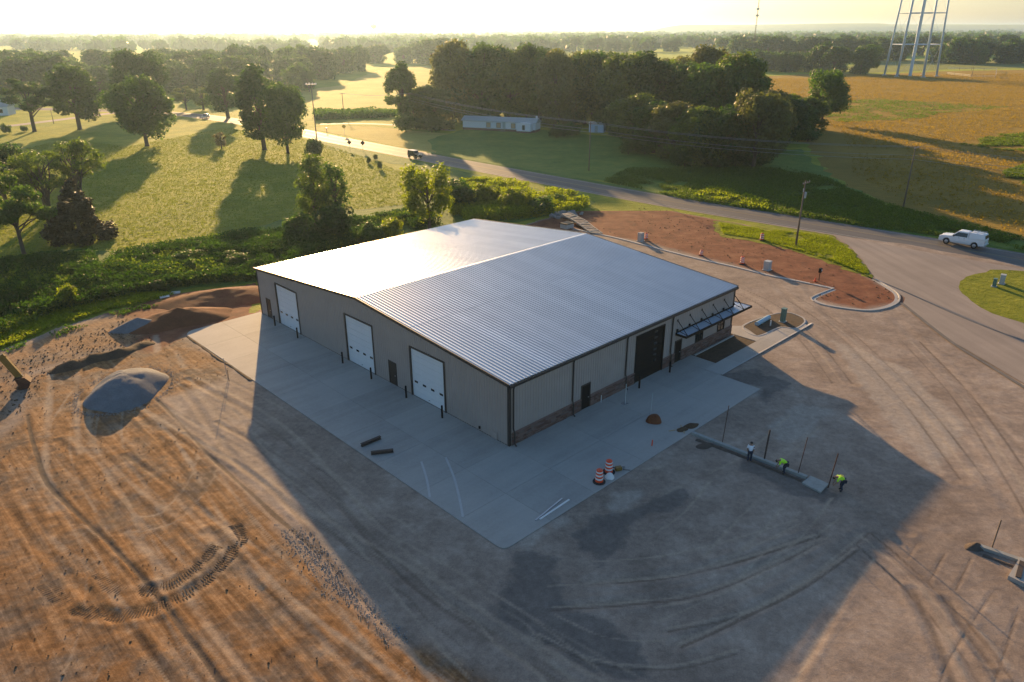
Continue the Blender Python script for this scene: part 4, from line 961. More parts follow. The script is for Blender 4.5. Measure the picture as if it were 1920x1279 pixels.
WG = [(-30.99, 261.43), (-26.94, 261.33), (-20.88, 273.95), (-14.43, 275.46), (-10.25, 272.01), (-5.64, 280.38), (-0.72, 273.42), (5.09, 276.64), (10.13, 271.48), (14.69, 257.28), (20.19, 263.22), (25.64, 266.23), (31.97, 266.06), (33.75, 245.43), (38.28, 239.99), (42.47, 234.78), (49.41, 245.06), (53.40, 237.06), (55.37, 229.58), (59.84, 224.77), (64.74, 224.66), (66.92, 220.08), (33.88, 206.17), (37.98, 200.36), (40.76, 188.06), (44.39, 181.61), (49.44, 178.48), (56.28, 187.78), (68.48, 199.77), (76.92, 215.51), (88.82, 238.82), (95.12, 243.98), (94.25, 258.30), (-18.31, 295.43), (-8.09, 299.05), (2.38, 302.76), (14.85, 298.40), (25.96, 294.19), (36.31, 286.40), (47.70, 282.48), (59.50, 282.16), (68.79, 271.60), (77.35, 268.10)]
ORD = ['first', 'second', 'third', 'fourth', 'fifth', 'sixth', 'seventh', 'eighth', 'ninth', 'tenth', 'eleventh', 'twelfth', 'thirteenth', 'fourteenth', 'fifteenth', 'sixteenth', 'seventeenth', 'eighteenth', 'nineteenth', 'twentieth', 'twenty-first', 'twenty-second', 'twenty-third', 'twenty-fourth', 'twenty-fifth', 'twenty-sixth', 'twenty-seventh', 'twenty-eighth', 'twenty-ninth', 'thirtieth', 'thirty-first', 'thirty-second']
WOODLB = {}
for rows_, txt in (([i for i, w in enumerate(WOODS) if i >= len(WOODS)-10], 'tree from the left in the hindmost row of the wood behind the white house'),
                   ([i for i, w in enumerate(WOODS) if i < len(WOODS)-10 and (w[1] >= 276 or w[0] > 1430)], 'lower tree from the left along the front of the wood by the pole'),
                   ([i for i, w in enumerate(WOODS) if i < len(WOODS)-10 and not (w[1] >= 276 or w[0] > 1430)], 'tall tree from the left in the main row of the wood behind the house')):
    for k, i in enumerate(sorted(rows_, key=lambda q: WOODS[q][0])): WOODLB[i] = ORD[k]+' '+txt
for i, (x, y, hp, wp) in enumerate(WOODS):
    p = WG[i]
    key = ['wood_a', 'tall_a', 'wood_b', 'wood_c', 'wood_b', 'round_b', 'wood_a'][i % 7]
    tree(key, p, hgt(p, hp)*trnd.uniform(.86, 1.04), wid(p, wp)*trnd.uniform(1.0, 1.2), WOODLB[i], 'trees of the wood behind the white house', ['leaf_dark', 'leaf_mid', 'leaf_mid', 'leaf_olive', 'leaf_olive', 'leaf_pale'][trnd.randrange(6)])
# far trees in rows and clumps: (photo row: x from, x to, foot y, height px, count, label, group)
ROWS = [([(-281.61, 408.37), (-274.09, 408.09), (-266.59, 407.80), (-259.09, 407.52), (-251.60, 407.24), (-244.13, 406.96), (-236.66, 406.68), (-229.21, 406.40), (-221.76, 406.12), (-214.33, 405.84), (-206.90, 405.56), (-199.49, 405.29), (-190.59, 419.40), (-183.23, 419.12), (-175.89, 418.83), (-168.55, 418.55), (-161.22, 418.26), (-153.91, 417.98), (-146.60, 417.70), (-139.30, 417.41), (-132.01, 417.13), (-124.74, 416.85)], 66, 'hazy dark tree in the wide woods beyond the road on the left', 'trees of the far woods on the left'),
 ([(-326.36, 475.33), (-318.29, 474.98), (-310.23, 474.63), (-302.18, 474.28), (-294.14, 473.93), (-286.11, 473.58), (-278.10, 473.24), (-270.10, 472.89), (-262.10, 472.54), (-254.12, 472.20), (-246.15, 471.85), (-238.20, 471.51), (-230.25, 471.16), (-222.32, 470.82), (-214.39, 470.48), (-206.48, 470.13), (-198.58, 469.79), (-190.69, 469.45), (-182.81, 469.11), (-174.94, 468.77), (-167.08, 468.43), (-159.24, 468.09), (-151.40, 467.75), (-143.58, 467.41), (-135.77, 467.07)], 58, 'hazy dark tree in the wide woods beyond the road on the left', 'trees of the far woods on the left'),
 ([(-370.52, 541.41), (-361.70, 540.98), (-352.90, 540.54), (-344.11, 540.11), (-335.34, 539.68), (-326.58, 539.25), (-317.83, 538.83), (-309.09, 538.40), (-300.37, 537.97), (-291.66, 537.54), (-282.97, 537.12), (-274.29, 536.69), (-265.62, 536.27), (-256.97, 535.84), (-248.33, 535.42), (-239.70, 535.00), (-231.08, 534.58), (-222.48, 534.16), (-213.90, 533.74)], 50, 'hazy dark tree in the wide woods beyond the road on the left', 'trees of the far woods on the left'),
 ([(-209.33, 527.61), (-204.72, 527.39), (-200.12, 527.17), (-195.52, 526.95), (-190.92, 526.72), (-186.33, 526.50), (-181.74, 526.28), (-177.16, 526.06), (-172.58, 525.83), (-168.00, 525.61), (-163.43, 525.39), (-158.86, 525.17), (-154.29, 524.95), (-149.73, 524.73), (-145.17, 524.51), (-140.62, 524.29), (-136.06, 524.06), (-131.52, 523.84), (-126.97, 523.62), (-122.43, 523.40)], 60, 'hazy dark tree in the wide woods beyond the road on the left', 'trees of the far woods on the left'),
 ([(-418.60, 619.68), (-407.18, 619.04), (-395.78, 618.41), (-384.41, 617.78), (-373.06, 617.14), (-361.73, 616.51), (-350.42, 615.88), (-339.14, 615.26), (-327.88, 614.63), (-316.64, 614.00), (-305.42, 613.38), (-294.23, 612.76), (-283.06, 612.13), (-271.91, 611.51), (-260.78, 610.89), (-249.68, 610.28), (-238.59, 609.66), (-227.53, 609.04), (-216.49, 608.43), (-205.48, 607.82), (-194.48, 607.20), (-183.51, 606.59), (-172.55, 605.98), (-161.62, 605.37), (-150.71, 604.77), (-139.82, 604.16), (-128.96, 603.56)], 46, 'hazy dark tree in the wide woods beyond the road on the left', 'trees of the far woods on the left'),
 ([(-136.40, 589.04), (-133.13, 611.53), (-127.92, 627.31), (-125.00, 652.86)], 52, 'hazy tree at the far left corner of the hay field', 'trees at the far edge of the hay field'),
 ([(-86.38, 753.15), (-80.93, 764.80), (-71.93, 752.15), (-65.74, 763.73), (-59.89, 775.70)], 46, 'hazy tree in the clump above the hay field', 'trees of the clump beyond the hay field'),
 ([(-145.13, 794.70), (-138.01, 794.18), (-130.90, 793.67), (-123.80, 793.15), (-116.71, 792.63), (-109.63, 792.12), (-102.56, 791.60)], 34, 'pale tree in the low row beyond the hay field', 'trees of the low row beyond the hay field'),
 ([(-63.79, 1202.90), (-49.89, 1201.37), (-36.02, 1199.84), (-22.19, 1198.31), (-8.40, 1196.79), (5.36, 1195.27), (19.09, 1193.75), (32.78, 1192.24), (46.44, 1190.73), (60.06, 1189.22), (73.65, 1187.72), (87.21, 1186.23), (100.73, 1184.73), (114.22, 1183.24), (127.67, 1181.76), (141.09, 1180.28), (154.48, 1178.80), (167.83, 1177.32), (181.15, 1175.85), (194.44, 1174.38), (207.70, 1172.92), (220.92, 1171.46), (234.11, 1170.00)], 25, 'pale hazy tree in the far row seen above the wood', 'trees of the far row above the wood'),
 ([(-60.98, 1548.21), (-40.00, 1545.24), (-19.10, 1542.27), (1.72, 1539.32), (22.46, 1536.38), (43.13, 1533.45), (63.71, 1530.53), (84.22, 1527.62), (104.65, 1524.72), (125.00, 1521.83), (145.28, 1518.96), (165.48, 1516.09), (185.60, 1513.24), (205.65, 1510.39), (225.63, 1507.56), (245.53, 1504.74), (265.36, 1501.93), (285.11, 1499.12), (304.79, 1496.33), (324.40, 1493.55), (343.94, 1490.78), (363.40, 1488.02), (382.80, 1485.27), (402.12, 1482.53), (421.37, 1479.80)], 20, 'pale hazy tree in the far row seen above the wood', 'trees of the far row above the wood'),
 ([(178.98, 609.57), (184.31, 609.26), (189.63, 608.95), (194.94, 608.65), (200.25, 608.34), (205.56, 608.03), (210.86, 607.73), (216.15, 607.42), (221.44, 607.11), (226.73, 606.81), (232.01, 606.50)], 40, 'tree in the row along the far golden field edge', 'trees along the far side of the golden field'),
 ([(237.23, 583.17), (239.40, 575.75), (251.19, 589.87), (251.33, 575.10)], 54, 'tree in the group left of the round field tree', 'trees grouped by the round field tree'),
 ([(239.44, 835.50), (248.33, 834.80), (257.19, 834.10), (266.04, 833.39), (274.88, 832.69), (283.70, 832.00), (292.51, 831.30), (301.31, 830.60), (310.08, 829.90), (318.85, 829.21), (327.60, 828.52), (336.33, 827.82), (345.06, 827.13), (353.76, 826.44), (362.46, 825.75), (371.13, 825.07), (379.80, 824.38), (388.45, 823.70), (397.08, 823.01), (405.71, 822.33)], 44, 'dark tree in the long belt behind the golden field', 'trees of the belt behind the golden field'),
 ([(270.40, 992.82), (282.86, 991.65), (295.29, 990.47), (307.70, 989.31), (320.07, 988.14), (332.42, 986.98), (344.74, 985.82), (357.03, 984.66), (369.29, 983.50), (381.52, 982.35), (393.72, 981.20), (405.90, 980.05), (418.05, 978.91), (430.17, 977.77), (442.26, 976.63), (454.32, 975.49), (466.36, 974.36), (478.37, 973.23), (490.35, 972.10), (502.30, 970.97), (514.23, 969.85), (526.13, 968.73), (538.00, 967.61), (549.85, 966.49), (561.66, 965.38), (573.46, 964.27), (585.22, 963.16), (596.96, 962.05), (608.67, 960.95), (620.35, 959.85), (632.01, 958.75), (643.65, 957.66), (655.25, 956.56), (666.83, 955.47)], 38, 'dark tree in the long belt behind the golden field', 'trees of the belt behind the golden field'),
 ([(407.72, 742.20), (414.04, 741.75), (420.36, 741.29), (426.66, 740.84), (432.96, 740.39), (439.26, 739.94), (445.54, 739.49), (451.82, 739.04), (458.09, 738.59), (464.35, 738.14), (470.61, 737.69), (476.85, 737.25), (483.09, 736.80), (489.33, 736.35), (495.55, 735.91), (501.77, 735.46), (507.98, 735.01), (514.18, 734.57), (520.38, 734.13)], 46, 'dark tree in the row right of the water tower', 'trees right of the water tower')]
for pts_, hp, lb, gr in ROWS:
    few = len(pts_) < 18
    for k_, p in enumerate(pts_):
        q = (p[0]+trnd.uniform(-9, 9), p[1]+trnd.uniform(-14, 14)); h = min(24, max(9, hgt(q, hp)*trnd.uniform(.78, 1.12)))
        tree(trnd.choice(['fill_a', 'fill_b', 'fill_c']), q, h, h*trnd.uniform(.85, 1.25), (lb+', '+ORD[k_]+' from the left') if few else lb, gr, trnd.choice(['leaf_dark', 'leaf_mid', 'leaf_dark']))
# the far woods to the horizon: one mass of small crowns
def far_woods():
    rs = np.random.RandomState(21); VV = []; n0 = 0
    pts = []
    for y0, y1, cnt in ((1150, 1700, 420), (1700, 2600, 700), (2600, 4200, 800), (4200, 7000, 800)):
        y = rs.uniform(y0, y1, cnt*3); x = rs.uniform(-.85, .85, cnt*3)*y
        k = fbm(x, y*2.2, 420, 3, 5) > (.50 if y0 < 2000 else .44)
        pts.append(np.stack([x, y], -1)[k][:cnt])
    P = np.concatenate(pts)
    for x, y in P:
        h = rs.uniform(11, 19); w = h*rs.uniform(.9, 1.5)*(1+y/4000.0)
        n = 44 if y < 2600 else 26
        d = rs.normal(size=(n, 3)); d /= np.linalg.norm(d, axis=1)[:, None]
        c = np.array([x, y, h*.55])+d*np.array([w*.5, w*.5, h*.45])*rs.uniform(.6, 1.05, n)[:, None]
        nr = d+rs.normal(size=(n, 3))*.6; nr /= np.linalg.norm(nr, axis=1)[:, None]
        a = np.cross(nr, rs.normal(size=(n, 3))); a /= np.linalg.norm(a, axis=1)[:, None]; b = np.cross(nr, a); s = (w*.20)*rs.uniform(.7, 1.4, n)[:, None]
        VV.append(np.stack([c-a*s, c-b*s, c+a*s, c+b*s], 1).reshape(-1, 3))
    V = np.concatenate(VV); F = np.arange(len(V)).reshape(-1, 4)
    o = link('far_woods', np_mesh('far_woods', V, F, M['leaf_dark'])); tag(o, 'hazy woods filling the far plain up to the horizon', 'woods', None, 'stuff')
far_woods()

# ------------------------------------------------------------------ brush, shrubs, tufts
BUSH = [((-52.73, 82.53), 42, 50, 'bush_b', 'leaf_bright', 'round bright green bush standing proud of the ditch brush near the grass bank', None),
 ((-28.16, 112.93), 66, 72, 'bush_c', 'leaf_dark', 'dark dense bush under the slim trees left of the roof', None),
 ((-9.93, 133.67), 58, 78, 'bush_c', 'leaf_dark', 'dark bush right of the bright yellow-green tree', None),
 ((-5.28, 135.38), 46, 72, 'bush_b', 'leaf_bright', 'bright leafy bush just above the far roof corner', None),
 ((0.26, 130.97), 48, 76, 'bush_b', 'leaf_bright', 'bright spreading bush between the roof and the road', None),
 ((5.30, 129.24), 34, 62, 'bush_a', 'leaf_mid', 'green bush left of the grey riprap', None),
 ((-18.56, 113.47), 38, 60, 'bush_b', 'leaf_bright', 'bright low bush left of the yellow-green tree', None),
 ((-21.61, 111.59), 38, 56, 'bush_a', 'leaf_mid', 'green low bush at the far roof edge between the trees', None),
 ((-33.82, 113.64), 48, 60, 'bush_a', 'leaf_mid', 'green bush left of the slim bare-trunked tree', None),
 ((-162.21, 243.32), 20, 20, 'bush_a', 'leaf_mid', 'small shrub on the lawn at the left edge', None),
 ((-159.80, 248.64), 12, 16, 'bush_a', 'leaf_mid', 'tiny shrub beside the foot of the open-branched tree', None),
 ((-35.15, 183.81), 13, 10, 'bush_c', 'leaf_dark', 'small young shrub on the lawn, left of the three by the road', 'young shrubs on the lawn'),
 ((-34.40, 189.45), 11, 9, 'bush_c', 'leaf_dark', 'small young shrub on the lawn, nearest the road', 'young shrubs on the lawn'),
 ((-31.15, 175.48), 17, 10, 'bush_c', 'leaf_dark', 'small young shrub on the lawn, nearest the building', 'young shrubs on the lawn'),
 ((-38.81, 284.82), 10, 16, 'bush_c', 'leaf_dark', 'dark round shrub on the hedge row by the wood', None),
 ((-34.21, 246.12), 36.31348418018254, 50.96410510798691, 'bush_a', 'leaf_mid', 'dark bush filling the foot of the wood behind the house', 'bushes at the foot of the wood'),
 ((-31.59, 252.23), 22.933358566583756, 36.8233238014408, 'bush_c', 'leaf_mid', 'dark bush filling the foot of the wood behind the house', 'bushes at the foot of the wood'),
 ((-28.10, 250.47), 23.835539239130476, 38.48795285996836, 'bush_a', 'leaf_mid', 'dark bush filling the foot of the wood behind the house', 'bushes at the foot of the wood'),
 ((-25.60, 243.80), 35.78305812932455, 36.87287582244469, 'bush_a', 'leaf_dark', 'dark bush filling the foot of the wood behind the house', 'bushes at the foot of the wood'),
 ((-22.38, 249.52), 24.380335375904643, 51.502071214357656, 'bush_a', 'leaf_dark', 'dark bush filling the foot of the wood behind the house', 'bushes at the foot of the wood'),
 ((13.71, 229.74), 24.985415963108387, 36.9967205912433, 'bush_c', 'leaf_dark', 'dark bush filling the foot of the wood behind the house', 'bushes at the foot of the wood'),
 ((16.30, 232.77), 25.68603126160827, 50.937568019583985, 'bush_a', 'leaf_mid', 'dark bush filling the foot of the wood behind the house', 'bushes at the foot of the wood'),
 ((18.97, 236.26), 24.98720902833542, 36.62263437173229, 'bush_a', 'leaf_mid', 'dark bush filling the foot of the wood behind the house', 'bushes at the foot of the wood'),
 ((33.16, 233.22), 22.060896148738422, 46.20281649185844, 'bush_c', 'leaf_dark', 'dark bush filling the foot of the wood behind the house', 'bushes at the foot of the wood'),
 ((30.80, 197.42), 30.653413359340703, 39.68427590523599, 'bush_c', 'leaf_mid', 'dark bush filling the foot of the wood behind the house', 'bushes at the foot of the wood'),
 ((34.95, 203.71), 39.551792136596234, 34.41158013854897, 'bush_c', 'leaf_mid', 'dark bush filling the foot of the wood behind the house', 'bushes at the foot of the wood'),
 ((35.26, 197.59), 28.591320565153488, 44.413338923023744, 'bush_a', 'leaf_mid', 'dark bush filling the foot of the wood behind the house', 'bushes at the foot of the wood'),
 ((38.67, 202.58), 39.19323819264099, 37.53739006923415, 'bush_a', 'leaf_mid', 'dark bush filling the foot of the wood behind the house', 'bushes at the foot of the wood'),
 ((41.41, 201.05), 31.44463277247616, 47.96085426458191, 'bush_a', 'leaf_dark', 'dark bush filling the foot of the wood behind the house', 'bushes at the foot of the wood'),
 ((39.75, 177.77), 37.47449774537644, 34.659368438970894, 'bush_a', 'leaf_dark', 'dark bush filling the foot of the wood behind the house', 'bushes at the foot of the wood'),
 ((41.62, 178.99), 38.52556933959962, 40.1192714792652, 'bush_a', 'leaf_mid', 'dark bush filling the foot of the wood behind the house', 'bushes at the foot of the wood'),
 ((44.87, 181.02), 36.37792510842928, 45.28250383346993, 'bush_c', 'leaf_mid', 'dark bush filling the foot of the wood behind the house', 'bushes at the foot of the wood'),
 ((46.75, 182.78), 39.76058395811681, 43.60355334449502, 'bush_c', 'leaf_dark', 'dark bush filling the foot of the wood behind the house', 'bushes at the foot of the wood'),
 ((48.21, 178.99), 36.87331921237528, 42.201971826831965, 'bush_c', 'leaf_dark', 'dark bush filling the foot of the wood behind the house', 'bushes at the foot of the wood'),
 ((49.60, 176.81), 22.588981959446965, 42.88415557157498, 'bush_a', 'leaf_dark', 'dark bush filling the foot of the wood behind the house', 'bushes at the foot of the wood'),
 ((53.88, 179.10), 24.389985780024432, 50.13692833620438, 'bush_c', 'leaf_dark', 'dark bush filling the foot of the wood behind the house', 'bushes at the foot of the wood'),
 ((55.24, 180.38), 23.05787112716742, 41.57162476559455, 'bush_a', 'leaf_mid', 'dark bush filling the foot of the wood behind the house', 'bushes at the foot of the wood'),
 ((58.14, 178.64), 25.047218364239754, 43.399498329786354, 'bush_c', 'leaf_dark', 'dark bush filling the foot of the wood behind the house', 'bushes at the foot of the wood'),
 ((60.38, 179.56), 27.23840710864555, 41.268209474038244, 'bush_a', 'leaf_dark', 'dark bush filling the foot of the wood behind the house', 'bushes at the foot of the wood'),
 ((74.11, 216.76), 39.27668590269336, 45.2853694771871, 'bush_c', 'leaf_mid', 'dark bush filling the foot of the wood behind the house', 'bushes at the foot of the wood'),
 ((78.06, 221.61), 31.273219705196777, 43.86580954203727, 'bush_c', 'leaf_dark', 'dark bush filling the foot of the wood behind the house', 'bushes at the foot of the wood'),
 ((80.93, 218.71), 34.5027414901161, 45.95233200950722, 'bush_c', 'leaf_mid', 'dark bush filling the foot of the wood behind the house', 'bushes at the foot of the wood'),
 ((83.58, 219.71), 37.034184729623306, 38.76745201539587, 'bush_c', 'leaf_mid', 'dark bush filling the foot of the wood behind the house', 'bushes at the foot of the wood'),
 ((86.78, 220.52), 22.20845182640455, 43.84583605771442, 'bush_c', 'leaf_mid', 'dark bush filling the foot of the wood behind the house', 'bushes at the foot of the wood'),
 ((-57.09, 86.78), 17.179372331673108, 41.701921003501056, 'bush_c', 'leaf_mid', 'leafy bush standing in the ditch brush left of the building', 'bushes in the ditch brush'),
 ((-44.95, 88.16), 18.569252726666303, 40.3204006857619, 'bush_a', 'leaf_dark', 'leafy bush standing in the ditch brush left of the building', 'bushes in the ditch brush'),
 ((-49.29, 92.59), 17.559884078405453, 48.38657481905838, 'bush_a', 'leaf_mid', 'leafy bush standing in the ditch brush left of the building', 'bushes in the ditch brush'),
 ((-39.99, 100.24), 22.377525986820864, 43.456698359609405, 'bush_a', 'leaf_mid', 'leafy bush standing in the ditch brush left of the building', 'bushes in the ditch brush'),
 ((-42.88, 96.57), 16.217747233219974, 26.8063055382135, 'bush_b', 'leaf_dark', 'leafy bush standing in the ditch brush left of the building', 'bushes in the ditch brush'),
 ((-45.16, 87.76), 17.426520198567307, 46.49083022734944, 'bush_b', 'leaf_dark', 'leafy bush standing in the ditch brush left of the building', 'bushes in the ditch brush'),
 ((-43.85, 96.14), 25.497312524156378, 29.487876883525647, 'bush_b', 'leaf_mid', 'leafy bush standing in the ditch brush left of the building', 'bushes in the ditch brush'),
 ((-63.52, 85.87), 15.611737158274067, 43.47307206198728, 'bush_c', 'leaf_bright', 'leafy bush standing in the ditch brush left of the building', 'bushes in the ditch brush'),
 ((-50.11, 85.54), 20.036318294053874, 39.88668020972555, 'bush_b', 'leaf_mid', 'leafy bush standing in the ditch brush left of the building', 'bushes in the ditch brush'),
 ((-37.96, 98.48), 25.00523841680024, 48.266414726315645, 'bush_c', 'leaf_mid', 'leafy bush standing in the ditch brush left of the building', 'bushes in the ditch brush'),
 ((-46.50, 99.87), 19.58472319443333, 40.87084568140503, 'bush_a', 'leaf_mid', 'leafy bush standing in the ditch brush left of the building', 'bushes in the ditch brush'),
 ((-43.73, 87.55), 15.739188685934277, 29.2353057537226, 'bush_b', 'leaf_dark', 'leafy bush standing in the ditch brush left of the building', 'bushes in the ditch brush'),
 ((-59.51, 82.35), 17.746465582842724, 29.91989973577305, 'bush_b', 'leaf_dark', 'leafy bush standing in the ditch brush left of the building', 'bushes in the ditch brush'),
 ((-40.82, 92.30), 12.618660855813607, 41.977845741827025, 'bush_a', 'leaf_dark', 'leafy bush standing in the ditch brush left of the building', 'bushes in the ditch brush'),
 ((-45.87, 100.21), 24.332674301463012, 51.49652967792683, 'bush_c', 'leaf_mid', 'leafy bush standing in the ditch brush left of the building', 'bushes in the ditch brush'),
 ((-36.95, 107.09), 13.077589865875767, 41.593833028711614, 'bush_a', 'leaf_mid', 'leafy bush standing in the ditch brush left of the building', 'bushes in the ditch brush'),
 ((-37.98, 106.75), 15.687224866351379, 43.93305990921952, 'bush_b', 'leaf_bright', 'leafy bush standing in the ditch brush left of the building', 'bushes in the ditch brush'),
 ((-58.03, 96.55), 24.063903073139855, 35.7955316600997, 'bush_c', 'leaf_dark', 'leafy bush standing in the ditch brush left of the building', 'bushes in the ditch brush'),
 ((4.76, 132.64), 19.592610620153906, 33.92201816712419, 'bush_b', 'leaf_mid', 'leafy bush in the weeds between the roof and the road', 'bushes behind the building'),
 ((4.50, 131.33), 23.364359028718386, 30.999132153725306, 'bush_b', 'leaf_mid', 'leafy bush in the weeds between the roof and the road', 'bushes behind the building'),
 ((2.78, 141.45), 18.15210343803882, 33.27944342075305, 'bush_a', 'leaf_mid', 'leafy bush in the weeds between the roof and the road', 'bushes behind the building'),
 ((4.12, 132.57), 14.60080510627723, 34.0374577441753, 'bush_b', 'leaf_mid', 'leafy bush in the weeds between the roof and the road', 'bushes behind the building'),
 ((5.65, 135.15), 21.06950249365899, 35.80854862803255, 'bush_a', 'leaf_bright', 'leafy bush in the weeds between the roof and the road', 'bushes behind the building'),
 ((11.96, 135.53), 17.691648263567856, 34.04750948623563, 'bush_b', 'leaf_mid', 'leafy bush in the weeds between the roof and the road', 'bushes behind the building'),
 ((-6.16, 144.65), 21.581071285095362, 37.50145513959187, 'bush_b', 'leaf_mid', 'leafy bush in the weeds between the roof and the road', 'bushes behind the building'),
 ((8.20, 136.78), 22.130568416932313, 39.54199201694226, 'bush_a', 'leaf_mid', 'leafy bush in the weeds between the roof and the road', 'bushes behind the building'),
 ((1.55, 133.85), 16.693781348965704, 29.244582913803377, 'bush_b', 'leaf_bright', 'leafy bush in the weeds between the roof and the road', 'bushes behind the building'),
 ((-7.95, 143.89), 17.337536504486753, 37.33662226491694, 'bush_b', 'leaf_bright', 'leafy bush in the weeds between the roof and the road', 'bushes behind the building')]
for p, hp, wp, key, leaf, lb, gr in BUSH:
    tree(key, p, max(.5, hgt(p, hp)), max(.6, wid(p, wp)), lb, gr, leaf, 'bush', 'bush')
def tufts(name, polys, n, hgt_, leaf, label, seed, size=.22, sub=9, dens=None, sc=4.0, cat='ground cover', avoid=()):
    """countless stems: small clumps of blades and leaves standing on the ground"""
    rs = np.random.RandomState(seed); allp = []
    for poly in polys:
        A = np.array(poly); lo, hi = A.min(0), A.max(0)
        c = rs.uniform(lo, hi, (n*4, 2)); ok = poly_sd(c[:, 0], c[:, 1], poly) > .1; c = c[ok]
        f = fbm(c[:, 0], c[:, 1], sc, 3, seed); c = c[f > (dens or .4)]
        for av in avoid: c = c[poly_sd(c[:, 0], c[:, 1], av)+(fbm(c[:, 0], c[:, 1], 5, 3, 9)-.5)*6 < 0]
        c = c[:n]; allp.append(c)
    P = np.concatenate(allp); m = len(P)
    sc_ = hgt_*(.35+1.1*fbm(P[:, 0], P[:, 1], sc*1.5, 3, seed+3))
    Q = np.repeat(P, sub, 0); hh = np.repeat(sc_, sub)
    k = len(Q); off = rs.normal(size=(k, 2))*size*1.4; z = rs.rand(k)*hh
    c = np.stack([Q[:, 0]+off[:, 0], Q[:, 1]+off[:, 1], z+.03], -1)
    nr = rs.normal(size=(k, 3)); nr[:, 2] *= .6; nr /= np.linalg.norm(nr, axis=1)[:, None]
    a = np.cross(nr, rs.normal(size=(k, 3))); a /= np.linalg.norm(a, axis=1)[:, None]; b = np.cross(nr, a); s = (size*rs.uniform(.5, 1.3, k))[:, None]
    V = np.stack([c-a*s, c-b*s*.6, c+a*s, c+b*s*.6], 1).reshape(-1, 3)
    o = link(name, np_mesh(name, V, np.arange(len(V)).reshape(-1, 4), M[leaf])); tag(o, label, cat, None, 'stuff'); return o
BR1 = [(-74.26, 93.85), (-71.61, 98.63), (-66.05, 103.29), (-56.67, 103.19), (-51.28, 108.85), (-44.03, 113.76), (-39.53, 115.69), (-35.08, 118.37), (-28.96, 122.63), (-24.04, 125.61), (-19.22, 131.22), (-11.71, 122.41), (-21.61, 111.59), (-27.99, 103.43), (-33.07, 92.31), (-43.00, 89.15), (-49.26, 84.00), (-53.06, 79.33), (-55.13, 72.94), (-57.93, 70.36)]
BR2 = [(-12.45, 157.57), (-6.86, 160.48), (4.54, 153.28), (15.30, 138.76), (12.65, 131.65), (3.78, 126.04), (-7.18, 122.36), (-11.43, 130.28), (-10.25, 141.49)]
tufts('brush', [BR1], 13000, 1.5, 'leaf_dark', 'tangled green brush and weeds in the ditch left of the building', 31, .15, 13, .40)
tufts('brush', [BR1], 3600, 1.2, 'leaf_olive', 'sunlit yellow-green weeds scattered over the ditch brush', 32, .18, 12, .56, 6)
tufts('brush', [BR2], 3600, 1.6, 'leaf_bright', 'bright tangled weeds behind the building next to the road', 33, .20, 12, .42, 6)
tufts('brush', [[(19.78, 160.06), (33.12, 141.37), (45.27, 130.80), (57.29, 120.10), (66.60, 113.46), (75.91, 103.98), (81.35, 100.66), (84.47, 105.02), (78.83, 112.35), (75.52, 121.34), (71.48, 131.30), (69.61, 139.89), (69.25, 159.28), (65.11, 173.82), (42.70, 174.21), (27.71, 174.47)]], 15000, .7, 'leaf_olive', 'dark tall grass along the far side of the road', 34, .13, 9, .35, 6, 'tall grass')
tufts('tall_weeds', [[(35.40, 142.31), (46.09, 130.36), (48.65, 138.29), (41.11, 152.72)]], 700, .9, 'leaf_bright', 'bright sunlit weeds at the far road edge', 35, .2, 8, .35)
tufts('bank_grass', [[(-58.93, 71.79), (-58.39, 78.02), (-54.16, 82.36), (-49.04, 87.54), (-41.95, 86.67), (-44.05, 83.95), (-47.67, 80.86), (-50.55, 75.99), (-53.01, 69.63), (-55.14, 66.34)]], 5000, .35, 'leaf_bright', 'bright rough grass along the edge of the dirt yard', 36, .13, 6, .3, 3, 'grass')
tufts('wedge_grass', [[(34.97, 122.58), (41.17, 117.81), (46.52, 115.69), (50.18, 113.00), (50.48, 107.13), (49.19, 99.43), (47.64, 92.67), (46.44, 95.48), (44.54, 100.78), (41.54, 106.35), (38.35, 111.54), (33.81, 114.83)]], 9000, .28, 'leaf_bright', 'bright grass on the wedge between the red dirt and the road', 37, .06, 8, .3, 3, 'grass')
GREENS = [[(113.16, 275.48), (142.31, 339.46), (170.19, 360.24), (186.25, 343.20), (198.67, 327.73), (209.08, 320.34), (187.88, 305.59), (165.71, 296.06), (150.15, 277.94), (130.88, 269.98), (116.06, 267.10)], [(126.81, 212.36), (147.22, 231.17), (160.87, 237.15), (174.05, 236.85), (143.42, 192.93), (136.54, 199.36), (129.51, 204.25)], [(112.86, 170.21), (123.22, 178.68), (132.90, 181.58), (116.23, 155.57), (107.69, 152.83), (106.90, 158.68)]]
for k_, g_ in enumerate(GREENS): tufts('field_weeds', [g_], 3600, .5, 'leaf_olive', ['bright green weedy strip across the golden field', 'bright green weedy patch at the right edge of the golden field', 'smaller bright green clump at the right edge below the weedy patch'][k_], 60+k_, .17, 5, .42, 6, 'weeds')
tufts('field_grass', [[(159.73, 504.15), (262.95, 547.03), (374.13, 568.35), (404.11, 566.70), (88.50, 114.19), (80.06, 114.29), (76.57, 123.19), (74.78, 137.93), (76.51, 165.45), (104.51, 238.46), (122.57, 325.36)]], 26000, .55, 'leaf_gold', 'golden seed heads standing over the right-hand field', 38, .17, 5, .30, 12, 'tall grass', GREENS)
tufts('lawn_tufts', [[(-136.55, 191.33), (-135.85, 229.04), (-109.24, 214.11), (-97.37, 257.08), (-60.94, 227.41), (-35.08, 189.46), (-22.77, 167.08), (-19.98, 136.93), (-26.45, 133.89), (-35.01, 132.71), (-40.44, 124.66), (-45.19, 117.11), (-52.58, 111.94), (-58.32, 106.57), (-68.31, 107.26), (-73.27, 101.22), (-76.12, 98.68)]], 46000, .10, 'leaf_lawn', 'uneven tufts of sunlit lawn grass', 41, .10, 3, .12, 3, 'grass')
